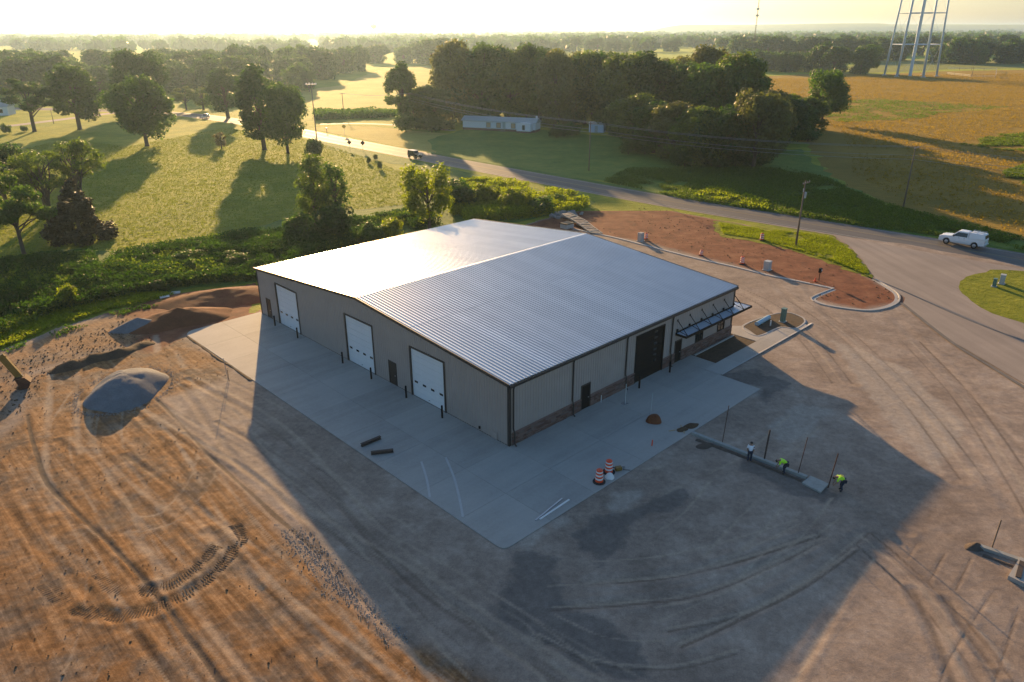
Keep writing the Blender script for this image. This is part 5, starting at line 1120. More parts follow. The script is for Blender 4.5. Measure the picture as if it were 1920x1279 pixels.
tufts('island_grass', [smooth_line([(56.65, 88.22), (60.01, 92.32), (63.90, 94.36), (69.20, 94.78)] + [(96, 82), (104, 70), (90, 66)] + [(58.54, 72.05), (56.95, 75.76), (55.33, 78.76), (55.24, 83.08)], 2, True)], 15000, .12, 'leaf_mid', 'bright thick grass on the round island by the drive', 42, .05, 8, .25, 3, 'grass')
tufts('fence_row', [[(-71.97, 278.68), (-55.63, 285.28), (-40.09, 288.49), (-41.62, 300.01), (-58.47, 300.49), (-76.51, 297.07)]], 700, 2.4, 'leaf_mid', 'low hedge row along the near edge of the hay field', 39, .4, 10, .3, 8, 'hedge')
tufts('edge_weeds', [[(-54.78, 67.36), (-52.57, 68.94), (-50.01, 75.04), (-47.04, 79.62), (-44.65, 82.46), (-41.94, 85.09), (-42.01, 82.25), (-46.17, 77.92), (-48.79, 72.89), (-51.54, 67.34)]], 500, .3, 'leaf_mid', 'sparse weeds creeping into the dirt yard', 40, .12, 6, .5, 3, 'weeds')

# ------------------------------------------------------------------ vehicles
def side_prism(mb, prof):
    """closed side profile [(x, z, half width)] lofted across"""
    n = len(prof); vs = [(x, -w, z) for x, z, w in prof]+[(x, w, z) for x, z, w in prof]
    fs = [tuple(range(n)), tuple(range(n, 2*n))[::-1]]+[(i, i+n, (i+1) % n+n, (i+1) % n) for i in range(n)]
    a = sum(prof[i][0]*prof[(i+1) % n][1]-prof[(i+1) % n][0]*prof[i][1] for i in range(n))
    if a < 0: fs = [f[::-1] for f in fs]
    return mb.add(vs, fs)
def arch(xc, zc, r, z0, n=7):
    a0 = math.asin(min(1, (zc-z0)/r)); out = []
    for k in range(n+1):
        t = -a0+(math.pi+2*a0)*k/n; out.append((xc+r*math.cos(t), zc+r*math.sin(t)))
    return out
def wheel(parent, x, y, r, w, rim='steel'):
    sgn = 1 if y > 0 else -1
    t = MB().lathe([(r*.62, -w/2), (r*.93, -w/2), (r, -w*.3), (r, w*.3), (r*.93, w/2), (r*.62, w/2)], 20).build('wheel', M['rubber'], parent, (x, y, r), (R(90), 0, 0), True)
    MB().lathe([(r*.60, -.02), (r*.60, .02), (r*.45, .045), (r*.18, .05), (.02, .055)], 14).build('rim', M[rim], t, (0, 0, -sgn*(w/2-.02)), (R(180) if sgn > 0 else 0, 0, 0), True)
def quad_panel(name, pts, th, m, parent):
    p = [Vector(q) for q in pts]; n = (p[1]-p[0]).cross(p[2]-p[0]).normalized()*th
    mb = MB(); k = len(p); mb.add(p+[q+n for q in p], [tuple(range(k))[::-1], tuple(range(k, 2*k))]+[(i, (i+1) % k, k+(i+1) % k, k+i) for i in range(k)])
    return mb.build(name, m, parent)
def pickup(p, rz):
    t = empty('pickup_truck', (p[0], p[1], .075), rz, 'white pickup truck with a white topper and roof rack driving on the county road', 'truck')
    W_ = .98
    low = [(-2.92, .52), (-2.92, 1.20), (-.85, 1.22), (1.30, 1.22), (2.55, 1.12), (2.86, 1.0), (2.90, .55), (2.86, .42)]
    low += arch(1.86, .42, .47, .42)[0:] ; low += [(1.2, .40), (-1.1, .40)] ; low += arch(-1.72, .42, .47, .42) ; low += [(-2.6, .48)]
    b = MB(); side_prism(b, [(x, z, W_ if .6 < z < 1.1 else W_-.05) for x, z in low]); body = bevel(b.build('body', M['white_paint'], t), .03, 2, 50)
    c = MB(); side_prism(c, [(-.80, 1.19, .93), (-.72, 1.86, .76), (-.55, 1.92, .72), (.45, 1.93, .72), (.66, 1.87, .76), (1.42, 1.19, .93)]); bevel(c.build('cab', M['white_paint'], t), .04, 2, 30)
    q = MB(); side_prism(q, [(-2.90, 1.18, .95), (-2.86, 1.35, .95), (-2.74, 1.88, .80), (-2.6, 1.94, .76), (-.95, 1.95, .76), (-.84, 1.88, .80), (-.82, 1.18, .95)]); bevel(q.build('topper', M['white_paint'], t), .04, 2, 30)
    def hw(z): return .93+(z-1.19)*(.76-.93)/(1.86-1.19)
    for s in (1, -1):
        P = [(-.66, s*(hw(1.27)+.012), 1.27), (1.12, s*(hw(1.27)+.012), 1.27), (.58, s*(hw(1.78)+.012), 1.78), (-.62, s*(hw(1.78)+.012), 1.78)]
        quad_panel('side_window', P if s < 0 else P[::-1], .012, M['glass'], t)
        P = [(-2.55, s*.928, 1.42), (-1.15, s*.928, 1.42), (-1.15, s*.845, 1.74), (-2.55, s*.845, 1.74)]
        quad_panel('topper_hatch', P if s < 0 else P[::-1], .012, M['white_paint'], t)
        MB().box(-2.93, s*.80-.10, .86, -2.90, s*.80+.10, 1.15).build('tail_light', M['orange'] if False else M['red_lens'], t)
        MB().box(2.80, s*.74-.17, .82, 2.91, s*.74+.17, 1.02).build('headlight', M['lamp_glass'], t)
        MB().box(.95, s*.96-.0 if s > 0 else s*.96-.24, 1.22, 1.08, s*.96+.24 if s > 0 else s*.96, 1.42).build('mirror', M['black'], t)
        for x in (.35, -.35): MB().box(x-.1, s*.985-.012, 1.08, x+.08, s*.985+.012, 1.11).build('door_handle', M['black'], t)
        MB().tube([(-2.65, s*.66, 2.06), (-.9, s*.66, 2.07)], .025, 6).build('rack_rail', M['steel'], t)
    quad_panel('windshield', [(1.31, -.83, 1.30), (1.31, .83, 1.30), (.72, .70, 1.83), (.72, -.70, 1.83)], .014, M['glass'], t)
    quad_panel('rear_window', [(-2.90, .72, 1.40), (-2.90, -.72, 1.40), (-2.78, -.64, 1.78), (-2.78, .64, 1.78)], .012, M['glass'], t)
    for x in (-2.5, -1.75, -1.05): MB().tube([(x, -.72, 1.97), (x, -.70, 2.08), (x, .70, 2.08), (x, .72, 1.97)], .022, 6).build('rack_bar', M['steel'], t)
    MB().box(2.86, -.9, .42, 2.98, .9, .66).build('bumper', M['steel'], t); MB().box(-3.02, -.9, .46, -2.90, .9, .64).build('bumper', M['steel'], t)
    MB().box(2.88, -.52, .70, 2.925, .52, 1.0).build('grille', M['black'], t)
    for x in (1.86, -1.72):
        for s in (1, -1): wheel(t, x, s*.82, .40, .27)
    MB().box(-2.4, -.6, .32, 2.4, .6, .46).build('chassis', M['black'], t)
    return t
M['red_lens'] = plain('red_lens', (.42, .03, .02), .3, var=.05)
M['dark_paint'] = plain('dark_vehicle_paint', (.028, .030, .032), .3, var=.1, spec=.6)
M['silver_and_glare_paint'] = plain('silver_vehicle_and_glare_paint', (.50, .51, .53), .3, .4, var=.06)  # silver of the car, and the painted reflection on the wagon's roof
def jeep(p, rz):
    t = empty('off_road_wagon', (p[0], p[1], .09), rz, 'dark boxy off-road wagon driving away along the road near the wood', 'car')
    low = [(-2.0, .62), (-2.0, 1.18), (.75, 1.18), (.85, 1.12), (1.95, 1.08), (2.0, .70)]+arch(1.35, .45, .52, .60)+[(.7, .55), (-.75, .55)]+arch(-1.3, .45, .52, .60)
    b = MB(); side_prism(b, [(x, z, .80) for x, z in low]); bevel(b.build('body', M['dark_paint'], t), .03, 2, 50)
    c = MB(); side_prism(c, [(-1.98, 1.17, .79), (-1.93, 1.86, .72), (.45, 1.88, .72), (.74, 1.17, .79)]); bevel(c.build('hard_top', M['dark_paint'], t), .04, 2, 30)
    MB().box(-1.95, -.73, 1.875, .47, .73, 1.93).build('roof', M['silver_and_glare_paint'], t)  # pale top puts reflected light into the colour of a dark roof
    for s in (1, -1):
        for x0, x1 in ((-1.8, -.7), (-.58, .42)):
            P = [(x0, s*.785, 1.28), (x1+.1, s*.785, 1.28), (x1, s*.74, 1.74), (x0, s*.74, 1.74)]; quad_panel('side_window', P if s < 0 else P[::-1], .012, M['glass'], t)
        MB().box(.80, s*.88-.16, .98, 1.9, s*.88+.10, 1.04).build('fender', M['black'], t)
        MB().box(1.98, s*.55-.1, .85, 2.03, s*.55+.1, 1.05).build('headlight', M['lamp_glass'], t)
        MB().box(-2.03, s*.7-.06, .9, -1.99, s*.7+.06, 1.1).build('tail_light', M['red_lens'], t)
    quad_panel('windshield', [(.76, -.68, 1.26), (.76, .68, 1.26), (.55, .64, 1.80), (.55, -.64, 1.80)], .014, M['glass'], t)
    for x in (1.35, -1.3):
        for s in (1, -1): wheel(t, x, s*.78, .43, .27, 'black')
    MB().lathe([(.2, -.1), (.38, -.1), (.38, .1), (.2, .1)], 16).build('spare_tyre', M['rubber'], t, (-2.12, 0, 1.05), (0, R(90), 0))
    MB().box(1.98, -.8, .55, 2.15, .8, .72).build('bumper', M['black'], t)
    return t
def sedan(p, rz):
    t = empty('car', (p[0], p[1], .06), rz, 'small pale car on the far bend of the road between the trees', 'car')
    low = [(-2.2, .55), (-2.2, .98), (2.0, .95), (2.2, .75), (2.2, .45)]+arch(1.4, .34, .40, .40, 5)+[(.8, .35), (-.8, .35)]+arch(-1.35, .34, .40, .40, 5)
    b = MB(); side_prism(b, [(x, z, .88) for x, z in low]); bevel(b.build('body', M['silver_and_glare_paint'], t), .04, 2, 50)
    c = MB(); side_prism(c, [(-2.0, .97, .80), (-1.5, 1.55, .64), (.1, 1.58, .64), (1.1, .96, .80)]); bevel(c.build('cabin', M['silver_and_glare_paint'], t), .04, 2, 30)
    for s in (1, -1):
        P = [(-1.6, s*.80, 1.05), (.85, s*.80, 1.05), (.1, s*.685, 1.48), (-1.35, s*.685, 1.48)]; quad_panel('side_window', P if s < 0 else P[::-1], .012, M['glass'], t)
        MB().box(2.14, s*.6-.2, .62, 2.23, s*.6+.2, .78).build('headlight', M['lamp_glass'], t)
    quad_panel('windshield', [(1.02, -.7, 1.03), (1.02, .7, 1.03), (.2, .6, 1.54), (.2, -.6, 1.54)], .012, M['glass'], t)
    for x in (1.4, -1.35):
        for s in (1, -1): wheel(t, x, s*.78, .33, .22)
pickup((68.15, 107.82), math.atan2(.72, -.69)).scale = (1.06, 1.06, 1.17)
jeep((-24.79, 191.79), math.atan2(-.69, .71))
sedan((-114.93, 286.88), math.atan2(-.5, .86)-1.0)

# ------------------------------------------------------------------ workers
def skin_mesh(name, verts, edges, rad, m, sub=1):
    me = bpy.data.meshes.new(name); me.from_pydata(verts, edges, [])
    o = bpy.data.objects.new(name, me); COL.objects.link(o)
    sk = o.modifiers.new('skin', 'SKIN'); sk.use_smooth_shade = True
    for i, r in enumerate(rad): me.skin_vertices[0].data[i].radius = (r, r); me.skin_vertices[0].data[i].use_root = (i == 0)
    ss = o.modifiers.new('sub', 'SUBSURF'); ss.levels = sub; ss.render_levels = sub
    dg = bpy.context.evaluated_depsgraph_get(); me2 = bpy.data.meshes.new_from_object(o.evaluated_get(dg))
    bpy.data.objects.remove(o); bpy.data.meshes.remove(me)
    me2.name = name; me2.materials.clear(); me2.materials.append(m); return me2
STAND = dict(pelvis=(0, 0, .92), spine=(.01, 0, 1.14), chest=(0, 0, 1.34), neck=(.01, 0, 1.49), head=(.04, 0, 1.60), top=(.03, 0, 1.68), sh=(0, .185, 1.41), el=(.02, .24, 1.13), wr=(.12, .23, .90), hip=(0, .09, .90), kn=(.05, .105, .49), an=(-.03, .11, .08), toe=(.15, .12, .035))
BEND = dict(pelvis=(-.14, 0, .86), spine=(.04, 0, 1.02), chest=(.26, 0, 1.08), neck=(.42, 0, 1.10), head=(.53, 0, 1.05), top=(.60, 0, 1.0), sh=(.31, .185, 1.07), el=(.38, .23, .80), wr=(.48, .15, .57), hip=(-.14, .09, .84), kn=(.02, .12, .47), an=(-.08, .13, .08), toe=(.10, .15, .035))
def person(p, rz, J_, top, label, trousers='jeans', z=.1, vest=None):
    t = empty('person', (p[0], p[1], z), rz, label, 'person', 'workers at the kerb form')
    V = []; E_ = []; Rd = []; ix = {}
    def v(k, co, r, par=None):
        ix[k] = len(V); V.append(co); Rd.append(r)
        if par is not None: E_.append((ix[par], ix[k]))
    m_ = lambda c, s: (c[0], c[1]*s, c[2])
    v('pelvis', J_['pelvis'], .135); v('spine', J_['spine'], .125, 'pelvis'); v('chest', J_['chest'], .14, 'spine'); v('neck', J_['neck'], .058, 'chest'); v('head', J_['head'], .098, 'neck'); v('top', J_['top'], .075, 'head')
    for s in (1, -1):
        k = 'L' if s > 0 else 'R'
        v('sh'+k, m_(J_['sh'], s), .062, 'chest'); v('el'+k, m_(J_['el'], s), .046, 'sh'+k); v('wr'+k, m_(J_['wr'], s), .030, 'el'+k)
        d = (Vector(J_['wr'])-Vector(J_['el'])).normalized(); w0 = Vector(J_['wr']); pm = w0+d*.07
        v('pm'+k, m_(pm, s), .036, 'wr'+k)
        for f, (o_, ln) in enumerate(((-.030, .075), (-.010, .088), (.010, .082), (.029, .062))):
            a = pm+d*.05+Vector((o_, 0, 0)); b = pm+d*(.05+ln)+Vector((o_*1.1, -.02, -.01))
            v('f%d' % f+k, m_(a, s), .009, 'pm'+k); v('g%d' % f+k, m_(b, s), .008, 'f%d' % f+k)
        th = w0+d*.05+Vector((.045, -.01, 0)); v('th'+k, m_(th, s), .010, 'pm'+k); v('tt'+k, m_(th+d*.05+Vector((.015, -.01, 0)), s), .009, 'th'+k)
        v('hip'+k, m_(J_['hip'], s), .098, 'pelvis'); v('kn'+k, m_(J_['kn'], s), .062, 'hip'+k); v('an'+k, m_(J_['an'], s), .042, 'kn'+k); v('toe'+k, m_(J_['toe'], s), .038, 'an'+k)
    link('body', skin_mesh('body', V, E_, Rd, M['skin']), t)
    def cloth(name, keys, edges, rad, m):
        vs = [V[ix[k]] for k in keys]; es = [(keys.index(a), keys.index(b)) for a, b in edges]
        link(name, skin_mesh(name, vs, es, rad, m), t)
    cloth('shirt', ['chest', 'spine', 'pelvis', 'shL', 'elL', 'shR', 'elR'], [('chest', 'spine'), ('spine', 'pelvis'), ('chest', 'shL'), ('shL', 'elL'), ('chest', 'shR'), ('shR', 'elR')], [.175, .165, .165, .085, .065, .085, .065], M[top])
    cloth('trousers', ['pelvis', 'hipL', 'knL', 'anL', 'hipR', 'knR', 'anR'], [('pelvis', 'hipL'), ('hipL', 'knL'), ('knL', 'anL'), ('pelvis', 'hipR'), ('hipR', 'knR'), ('knR', 'anR')], [.155, .115, .082, .066, .115, .082, .066], M[trousers])
    for k in 'LR': cloth('boot', ['an'+k, 'toe'+k], [('an'+k, 'toe'+k)], [.068, .056], M['rubber'])
    h = Vector(J_['head']); tp = Vector(J_['top']); ax = (tp-h).normalized(); fwd = (Vector((1, 0, 0))-ax*ax.x).normalized() if abs(ax.x) < .95 else Vector((0, 0, -1))
    c = h+ax*.045-fwd*.02
    mb = MB(); vs = []; n = 10
    hv, hf = [], []
    for i in range(6):
        ph = i*math.pi/2/5
        for q in range(n):
            th_ = 2*math.pi*q/n; side = fwd.cross(ax)
            pt = c+ax*(.112*math.cos(ph))+(fwd*math.cos(th_)+side*math.sin(th_))*.112*math.sin(ph)
            hv.append(pt)
    for i in range(5):
        for q in range(n): hf.append((i*n+q, (i+1)*n+q, (i+1)*n+(q+1) % n, i*n+(q+1) % n))
    mb.add(hv, hf).build('hair', M['hair'], t, smooth=True)
    fc = h+fwd*.092
    for s in (1, -1):
        e = fc+fwd.cross(ax)*.034*s+ax*.03; MB().lathe([(.001, -.012), (.012, 0), (.001, .012)], 6, e).build('eye', M['hair'], t)
        r_ = h+fwd.cross(ax)*.102*s; MB().lathe([(.004, -.03), (.016, 0), (.004, .03)], 6, r_).build('ear', M['skin'], t)
    MB().tube([fc+ax*.03, fc+fwd*.025-ax*.01, fc-ax*.015], [.008, .014, .006], 6).build('nose', M['skin'], t)
    MB().tube([fc-ax*.045-fwd.cross(ax)*.022, fc-ax*.045+fwd*.004, fc-ax*.045+fwd.cross(ax)*.022], [.003, .007, .003], 5).build('mouth', M['red_lens'], t)
    if vest:
        for s in (1, -1):
            a = Vector(V[ix['sh'+('L' if s > 0 else 'R')]]); b = Vector(J_['spine'])+Vector((0, .09*s, 0)); up_ = Vector((-.10, 0, .165)) if J_ is BEND else Vector((.17, 0, 0))
            MB().obox(a*.55+Vector(J_['chest'])*.45+up_, b+up_*.98, .05, .02).build('vest_stripe', M[vest], t)
    return t
person((17.94, 47.59), R(70), STAND, 'shirt', 'person in a pale long shirt and dark jeans standing behind the low kerb form')
person((19.98, 45.99), R(165), BEND, 'hivis', 'person in a lime green shirt bending over the middle of the kerb form')
person((23.29, 43.80), R(170), BEND, 'hivis', 'person in a yellow and green hi-vis vest bending at the kerb end pad', vest='hivis_orange')

# ------------------------------------------------------------------ traffic drums
def make_drum():
    t = empty('traffic_drum', (0, 0, 0))
    MB().lathe([(.47, 0), (.47, .05), (.40, .09), (.32, .09)], 20).build('rubber_base', M['rubber'], t, smooth=False)
    r = lambda z: .30-.055*(z-.06)
    zs = [.06, .26, .40, .54, .68, .82, .94]
    for i in range(6):
        a, b = zs[i], zs[i+1]; m = 'orange' if i % 2 == 0 else 'white_band'
        MB().lathe([(r(a)-.008, a), (r(a), a+.012), (r(b), b-.012), (r(b)-.008, b)], 20).build('drum_body' if i == 0 else ('orange_band' if i % 2 == 0 else 'white_band'), M[m], t, smooth=False)
    MB().lathe([(.245, .94), (.235, 1.0), (.19, 1.03), (.19, 1.035)], 20).build('drum_top', M['orange'], t)
    MB().obox((-.12, 0, 1.06), (.12, 0, 1.06), .05, .05).build('handle', M['orange'], t)
    return t
drum0 = make_drum(); first = True
for (x, y), z, sc_, tl, lb in [((6.28, 44.95), .12, 1.0, 0, 'nearer of the two orange and white drums on the slab'), ((7.13, 46.20), .12, 1.0, 0, 'farther of the two orange and white drums on the slab, behind the white bag'),
        ((20.93, 111.42), .2, .95, 0, 'orange and white drum behind the square grey concrete block by the kerb'), ((27.46, 102.84), .1, .80, 6, 'small worn orange drum leaning in the red dirt behind the kerb'),
        ((32.19, 98.58), .1, 1.0, 0, 'orange and white drum in the red dirt left of the pedestal'), ((38.82, 110.90), .18, 1.0, 0, 'orange and white drum standing in the bright roadside grass')]:
    d = drum0 if first else copy_tree(drum0); first = False
    d.location = (x, y, z); d.scale = (sc_,)*3; d.rotation_euler = (R(tl), 0, trnd.uniform(0, 6)); tag(d, lb, 'traffic drum', 'orange and white traffic drums')

# ------------------------------------------------------------------ poles and lines
def util_pole(p, h, label, arms=1, transformer=False, lean=0.0, r=.16):
    t = empty('utility_pole', (p[0], p[1], 0), R(46), label, 'pole', 'wooden utility poles'); t.rotation_euler = (0, lean, R(46))
    MB().tube([(0, 0, -.4), (0, 0, h)], [r, r*.62], 10).build('pole', M['wood_pole'], t, smooth=True)
    for k in range(arms):
        z = h-.35-k*1.2
        MB().box(-1.2, -.19, z-.06, 1.2, -.09, z+.06).build('crossarm', M['wood_pole'], t)
        for x in (-1.1, -.45, .45, 1.1): MB().lathe([(.03, 0), (.055, .05), (.045, .10), (.055, .14), (.02, .18)], 8, (x, -.14, z+.06)).build('insulator', M['grey_box'], t)
    if transformer:
        MB().lathe([(.05, -.05), (.24, 0), (.25, .75), (.22, .85), (.05, .9)], 14, (.42, 0, h-2.6)).build('transformer', M['grey_box'], t)
        MB().tube([(-.3, 0, h-1.1), (-.3, 0, h-1.6)], .07, 8).build('fuse_cutout', M['grey_box'], t); MB().box(.08, -.05, h-2.2, .22, .05, h-2.1).build('bracket', M['steel'], t)
    return t
P1 = (18.06, 173.21); P2 = (43.01, 107.80); P3 = (71.44, 132.59); P4 = (-33.92, 255.53); P5 = (-64.22, 292.89); P6 = (-33.20, 258.46)
util_pole(P1, 11.0, 'grey wooden pole standing in the shaded grass right of the white house')
util_pole(P2, 9.9, 'tall wooden pole with a transformer on the green wedge beside the road', 1, True)
util_pole(P3, hgt(P3, 118), 'dark wooden pole in the shadowed edge of the golden field', 1, False)
util_pole(P4, hgt(P4, 66), 'grey wooden pole in front of the left end of the wood', 1)
util_pole(P5, hgt(P5, 44), 'thin wooden pole standing in the pale hay field', 1)
util_pole(P6, hgt(P6, 50), 'shorter bare wooden pole beside the pole at the left end of the wood', 0)
util_pole((-163.03, 271.05), hgt((-163.03, 271.05), 26), 'thin bare pole between the open-branched tree and the side road', 0, r=.12)
util_pole((318.27, 537.70), hgt((318.27, 537.70), 26), 'small pole inside the fence near the water tower', 1)
def wire(a, b, sag, label, group):
    a = Vector(a); b = Vector(b); mb = MB(); pts = []
    for k in range(25):
        t = k/24; p = a.lerp(b, t); p.z -= sag*4*t*(1-t); pts.append(p)
    mb.tube(pts, .02, 4, False); o = mb.build('power_line', M['steel']); tag(o, label, 'power line', group)
for k, (dz, side) in enumerate(((-.1, -.8), (-.1, .8), (-1.6, 0), (-2.3, 0))):
    o_ = Vector((side*.7, side*.7, 0)); gr = 'overhead power lines along the far side of the road'
    A_ = Vector((P4[0], P4[1], hgt(P4, 66)+dz))+o_; B_ = Vector((P1[0], P1[1], 11.0+dz))+o_; C_ = Vector((P3[0], P3[1], hgt(P3, 118)+dz))+o_
    wire(A_, B_, 1.0, 'thin overhead wire from the left end of the wood to the pole by the house', gr)
    wire(B_, C_, 1.1, 'thin overhead wire from the pole by the house to the golden field pole', gr)
    wire(C_, C_+Vector((70, -62, -.3)), .8, 'thin overhead wire running off the right side from the golden-field pole', gr)
    if k < 2: wire(A_, Vector((P5[0], P5[1], hgt(P5, 44)+dz))+o_, .8, 'thin overhead wire crossing in front of the pale hay field', gr)
LP = (-58.68, 227.36); lh = hgt(LP, 103)
t = empty('light_pole', (LP[0], LP[1], 0), R(5), 'tall dark light pole with four pale floodlights beside the road bend', 'light pole')
MB().tube([(0, 0, -.2), (0, 0, lh)], [.17, .10], 10).build('pole', M['wood_pole'], t, smooth=True)
MB().box(-1.5, -.06, lh-.1, 1.5, .06, lh+.02).build('crossarm', M['bronze'], t)
for x in (-1.3, -.45, .45, 1.3):
    MB().lathe([(.10, .28), (.22, .2), (.36, -.02), (.36, -.08), (.0, -.085)], 12, (0, 0, 0)).build('floodlight', M['lamp_glass'], t, (x, -.25, lh+.25), (R(35), 0, 0))
# radio mast and water towers
mp = (291.87, 950.37); t = empty('radio_mast', (mp[0], mp[1], 0), 0, 'thin radio mast with dish clusters rising above the right horizon', 'mast')
mh = hgt(mp, 111)
mb = MB()
for k in range(3):
    a = k*2.094; mb.tube([(.55*math.cos(a), .55*math.sin(a), 0), (.55*math.cos(a), .55*math.sin(a), mh)], .12, 5)
for z in range(0, int(mh), 3):
    for k in range(3):
        a = k*2.094; b = a+2.094; mb.tube([(.55*math.cos(a), .55*math.sin(a), z), (.55*math.cos(b), .55*math.sin(b), z+3)], .05, 4)
mb.build('lattice', M['rust'], t)
for zz in (mh-12.5, mh-19.5): MB().lathe([(.3, -1.2), (1.7, -.8), (1.9, 0), (1.7, .8), (.3, 1.2)], 10, (0, 0, zz)).build('antenna_ring', M['grey_box'], t)
tp = (276.60, 539.86); t = empty('water_tower', (tp[0], tp[1], 0), R(-18), 'pale blue legs of a tall water tower standing in the golden field', 'water tower')
TR = 16.2; TH = 70
legs = []
for k in range(6):
    a = k*math.pi/3+R(18)-R(27); c, s_ = math.cos(a), math.sin(a); legs.append((c, s_))
    MB().tube([(TR*c, TR*s_, -.3), (TR*.80*c, TR*.80*s_, TH)], [.66, .58], 10).build('leg', M['tower_blue'], t, smooth=True)
    MB().lathe([(1.6, 0), (1.6, .7), (1.2, .8)], 10, (TR*c, TR*s_, 0)).build('footing', M['kerb'], t)
MB().lathe([(1.05, -.2), (1.05, TH)], 14).build('riser_pipe', M['tower_blue'], t)
for z in (20.5, 40, 59.5):
    f_ = TR*(1-.20*z/TH)
    for k in range(6):
        a, b = legs[k], legs[(k+1) % 6]; MB().tube([(f_*a[0], f_*a[1], z), (f_*b[0], f_*b[1], z)], .28, 6).build('strut', M['tower_blue'], t)
for z0, z1 in ((.5, 20.5), (20.5, 40), (40, 59.5)):
    for k in range(6):
        a, b = legs[k], legs[(k+1) % 6]; f0 = TR*(1-.2*z0/TH); f1 = TR*(1-.2*z1/TH)
        MB().tube([(f0*a[0], f0*a[1], z0), (f1*b[0], f1*b[1], z1)], .05, 4).build('brace_rod', M['tower_blue'], t)
MB().lathe([(.5, 66.5), (7, 68.5), (12.5, 72), (14.5, 76), (13.5, 80), (9, 83.5), (1, 85)], 28).build('tank', M['tower_blue'], t, smooth=True)
fx = 2600*(727-960)/1375*1.0; t = empty('water_tower', (fx, 2560, 0), 0, 'tiny distant water tower on the hazy horizon left of centre', 'water tower')
MB().lathe([(3, 0), (1.8, 3), (1.6, 34)], 10).build('stem', M['grey_box'], t); MB().lathe([(1.6, 34), (9, 38), (10.5, 43), (8, 48), (1, 50)], 14).build('tank', M['grey_box'], t)
# fence by the water tower
t = empty('paddock_fence', (*(308.35, 551.24), 0), 0, 'pale rail fence beside the water tower in the golden field', 'fence')
fp = [Vector((*q, 0))-Vector((*(308.35, 551.24), 0)) for q in resample([(308.35, 551.24), (307.23, 519.83), (319.69, 513.34), (376.89, 606.10), (348.77, 624.37)], 9)]
for a, b in zip(fp[:-1], fp[1:]):
    MB().box(a.x-.1, a.y-.1, -.2, a.x+.1, a.y+.1, 1.9).build('post', M['wood_pole'], t)
    MB().obox(a+Vector((0, 0, 1.75)), b+Vector((0, 0, 1.75)), .12, .14).build('rail', M['siding'], t); MB().obox(a+Vector((0, 0, 1.0)), b+Vector((0, 0, 1.0)), .1, .12).build('rail', M['siding'], t)

# ------------------------------------------------------------------ houses
HA = (-16.03, 250.78); HB = (7.71, 242.02)
hl = math.hypot(HB[0]-HA[0], HB[1]-HA[1]); hz = math.atan2(HB[1]-HA[1], HB[0]-HA[0])
t = empty('mobile_home', (HA[0], HA[1], 0), hz, 'long white mobile home with a low grey metal roof in front of the wood', 'house')
MB().box(0, .02, -.1, hl, 5.0, .75).build('brick_skirt', M['brick'], t)
MB().box(0, 0, .75, hl, 5.02, 3.05).build('wall', M['siding'], t)
mb = MB(); mb.add([(-.5, -.35, 3.0), (hl+.3, -.35, 3.0), (hl+.3, 2.5, 4.25), (-.5, 2.5, 4.25), (-.5, 5.35, 3.0), (hl+.3, 5.35, 3.0), (-.5, -.35, 2.9), (hl+.3, -.35, 2.9), (hl+.3, 5.35, 2.9), (-.5, 5.35, 2.9)], [(0, 1, 2, 3), (3, 2, 5, 4), (6, 7, 1, 0), (9, 4, 5, 8), (6, 0, 3, 4, 9), (7, 8, 5, 2, 1), (6, 9, 8, 7)])
mb.build('roof', M['siding_roof'], t)
for k in range(int(hl*.78)): 
    pass
for x in (hl*.36, hl*.50, hl*.70):
    f = MB().box(x-.75, -.05, 1.0, x-.62, .02, 2.6).box(x+.62, -.05, 1.0, x+.75, .02, 2.6).box(x-.62, -.05, 2.47, x+.62, .02, 2.6).box(x-.62, -.05, 1.0, x+.62, .02, 1.1).build('window', M['dark_lumber'], t)
    MB().box(x-.62, -.03, 1.1, x+.62, -.002, 2.47).build('pane', M['lumber'], f)
MB().box(hl*.575-.5, -.04, .8, hl*.575+.5, -.002, 2.85).build('door', M['siding_roof'], t); MB().box(hl*.575-.7, -1.2, -.05, hl*.575+.7, -.02, .7).build('steps', M['wood_pole'], t)
# rounded porch room
px0 = hl*.775; pw = hl*.19
prof = [(px0, .55), (px0+pw, .55), (px0+pw, 2.75), (px0+pw*.82, 3.02), (px0+pw*.5, 3.12), (px0+pw*.18, 3.02), (px0, 2.75)]
mb = MB(); n = len(prof); mb.add([(x, -2.2, z) for x, z in prof]+[(x, -.01, z) for x, z in prof], [tuple(range(n)), tuple(range(n, 2*n))[::-1]]+[(i, i+n, (i+1) % n+n, (i+1) % n) for i in range(n)])
mb.build('porch_room', M['white_door'], t); MB().box(px0+.02, -2.15, -.1, px0+pw-.02, -.03, .55).build('porch_skirt', M['brick'], t)
f = MB().box(px0+pw*.5-.45, -2.24, .95, px0+pw*.5+.45, -2.205, 2.45).build('window', M['dark_lumber'], t); MB().box(px0+pw*.5-.36, -2.26, 1.04, px0+pw*.5+.36, -2.242, 2.36).build('pane', M['glass'], f)
MB().box(hl-.6, 1.9, 4.0, hl-.1, 2.4, 4.9).build('chimney', M['siding'], t)
sa = (24.86, 242.95); t = empty('garden_shed', (sa[0], sa[1], 0), hz, 'small pale blue shed standing right of the white mobile home', 'shed')
MB().box(0, 0, 0, 4.8, 3.4, 2.5).build('wall', M['tower_blue'], t); MB().box(1.9, -.03, .05, 2.9, -.002, 2.05).build('door', M['siding_roof'], t)
mb = MB(); mb.add([(-.2, -.25, 2.45), (5, -.25, 2.45), (5, 1.7, 3.2), (-.2, 1.7, 3.2), (-.2, 3.65, 2.45), (5, 3.65, 2.45)], [(0, 1, 2, 3), (3, 2, 5, 4), (0, 3, 4), (1, 5, 2), (0, 4, 5, 1)]); mb.build('roof', M['siding_roof'], t)
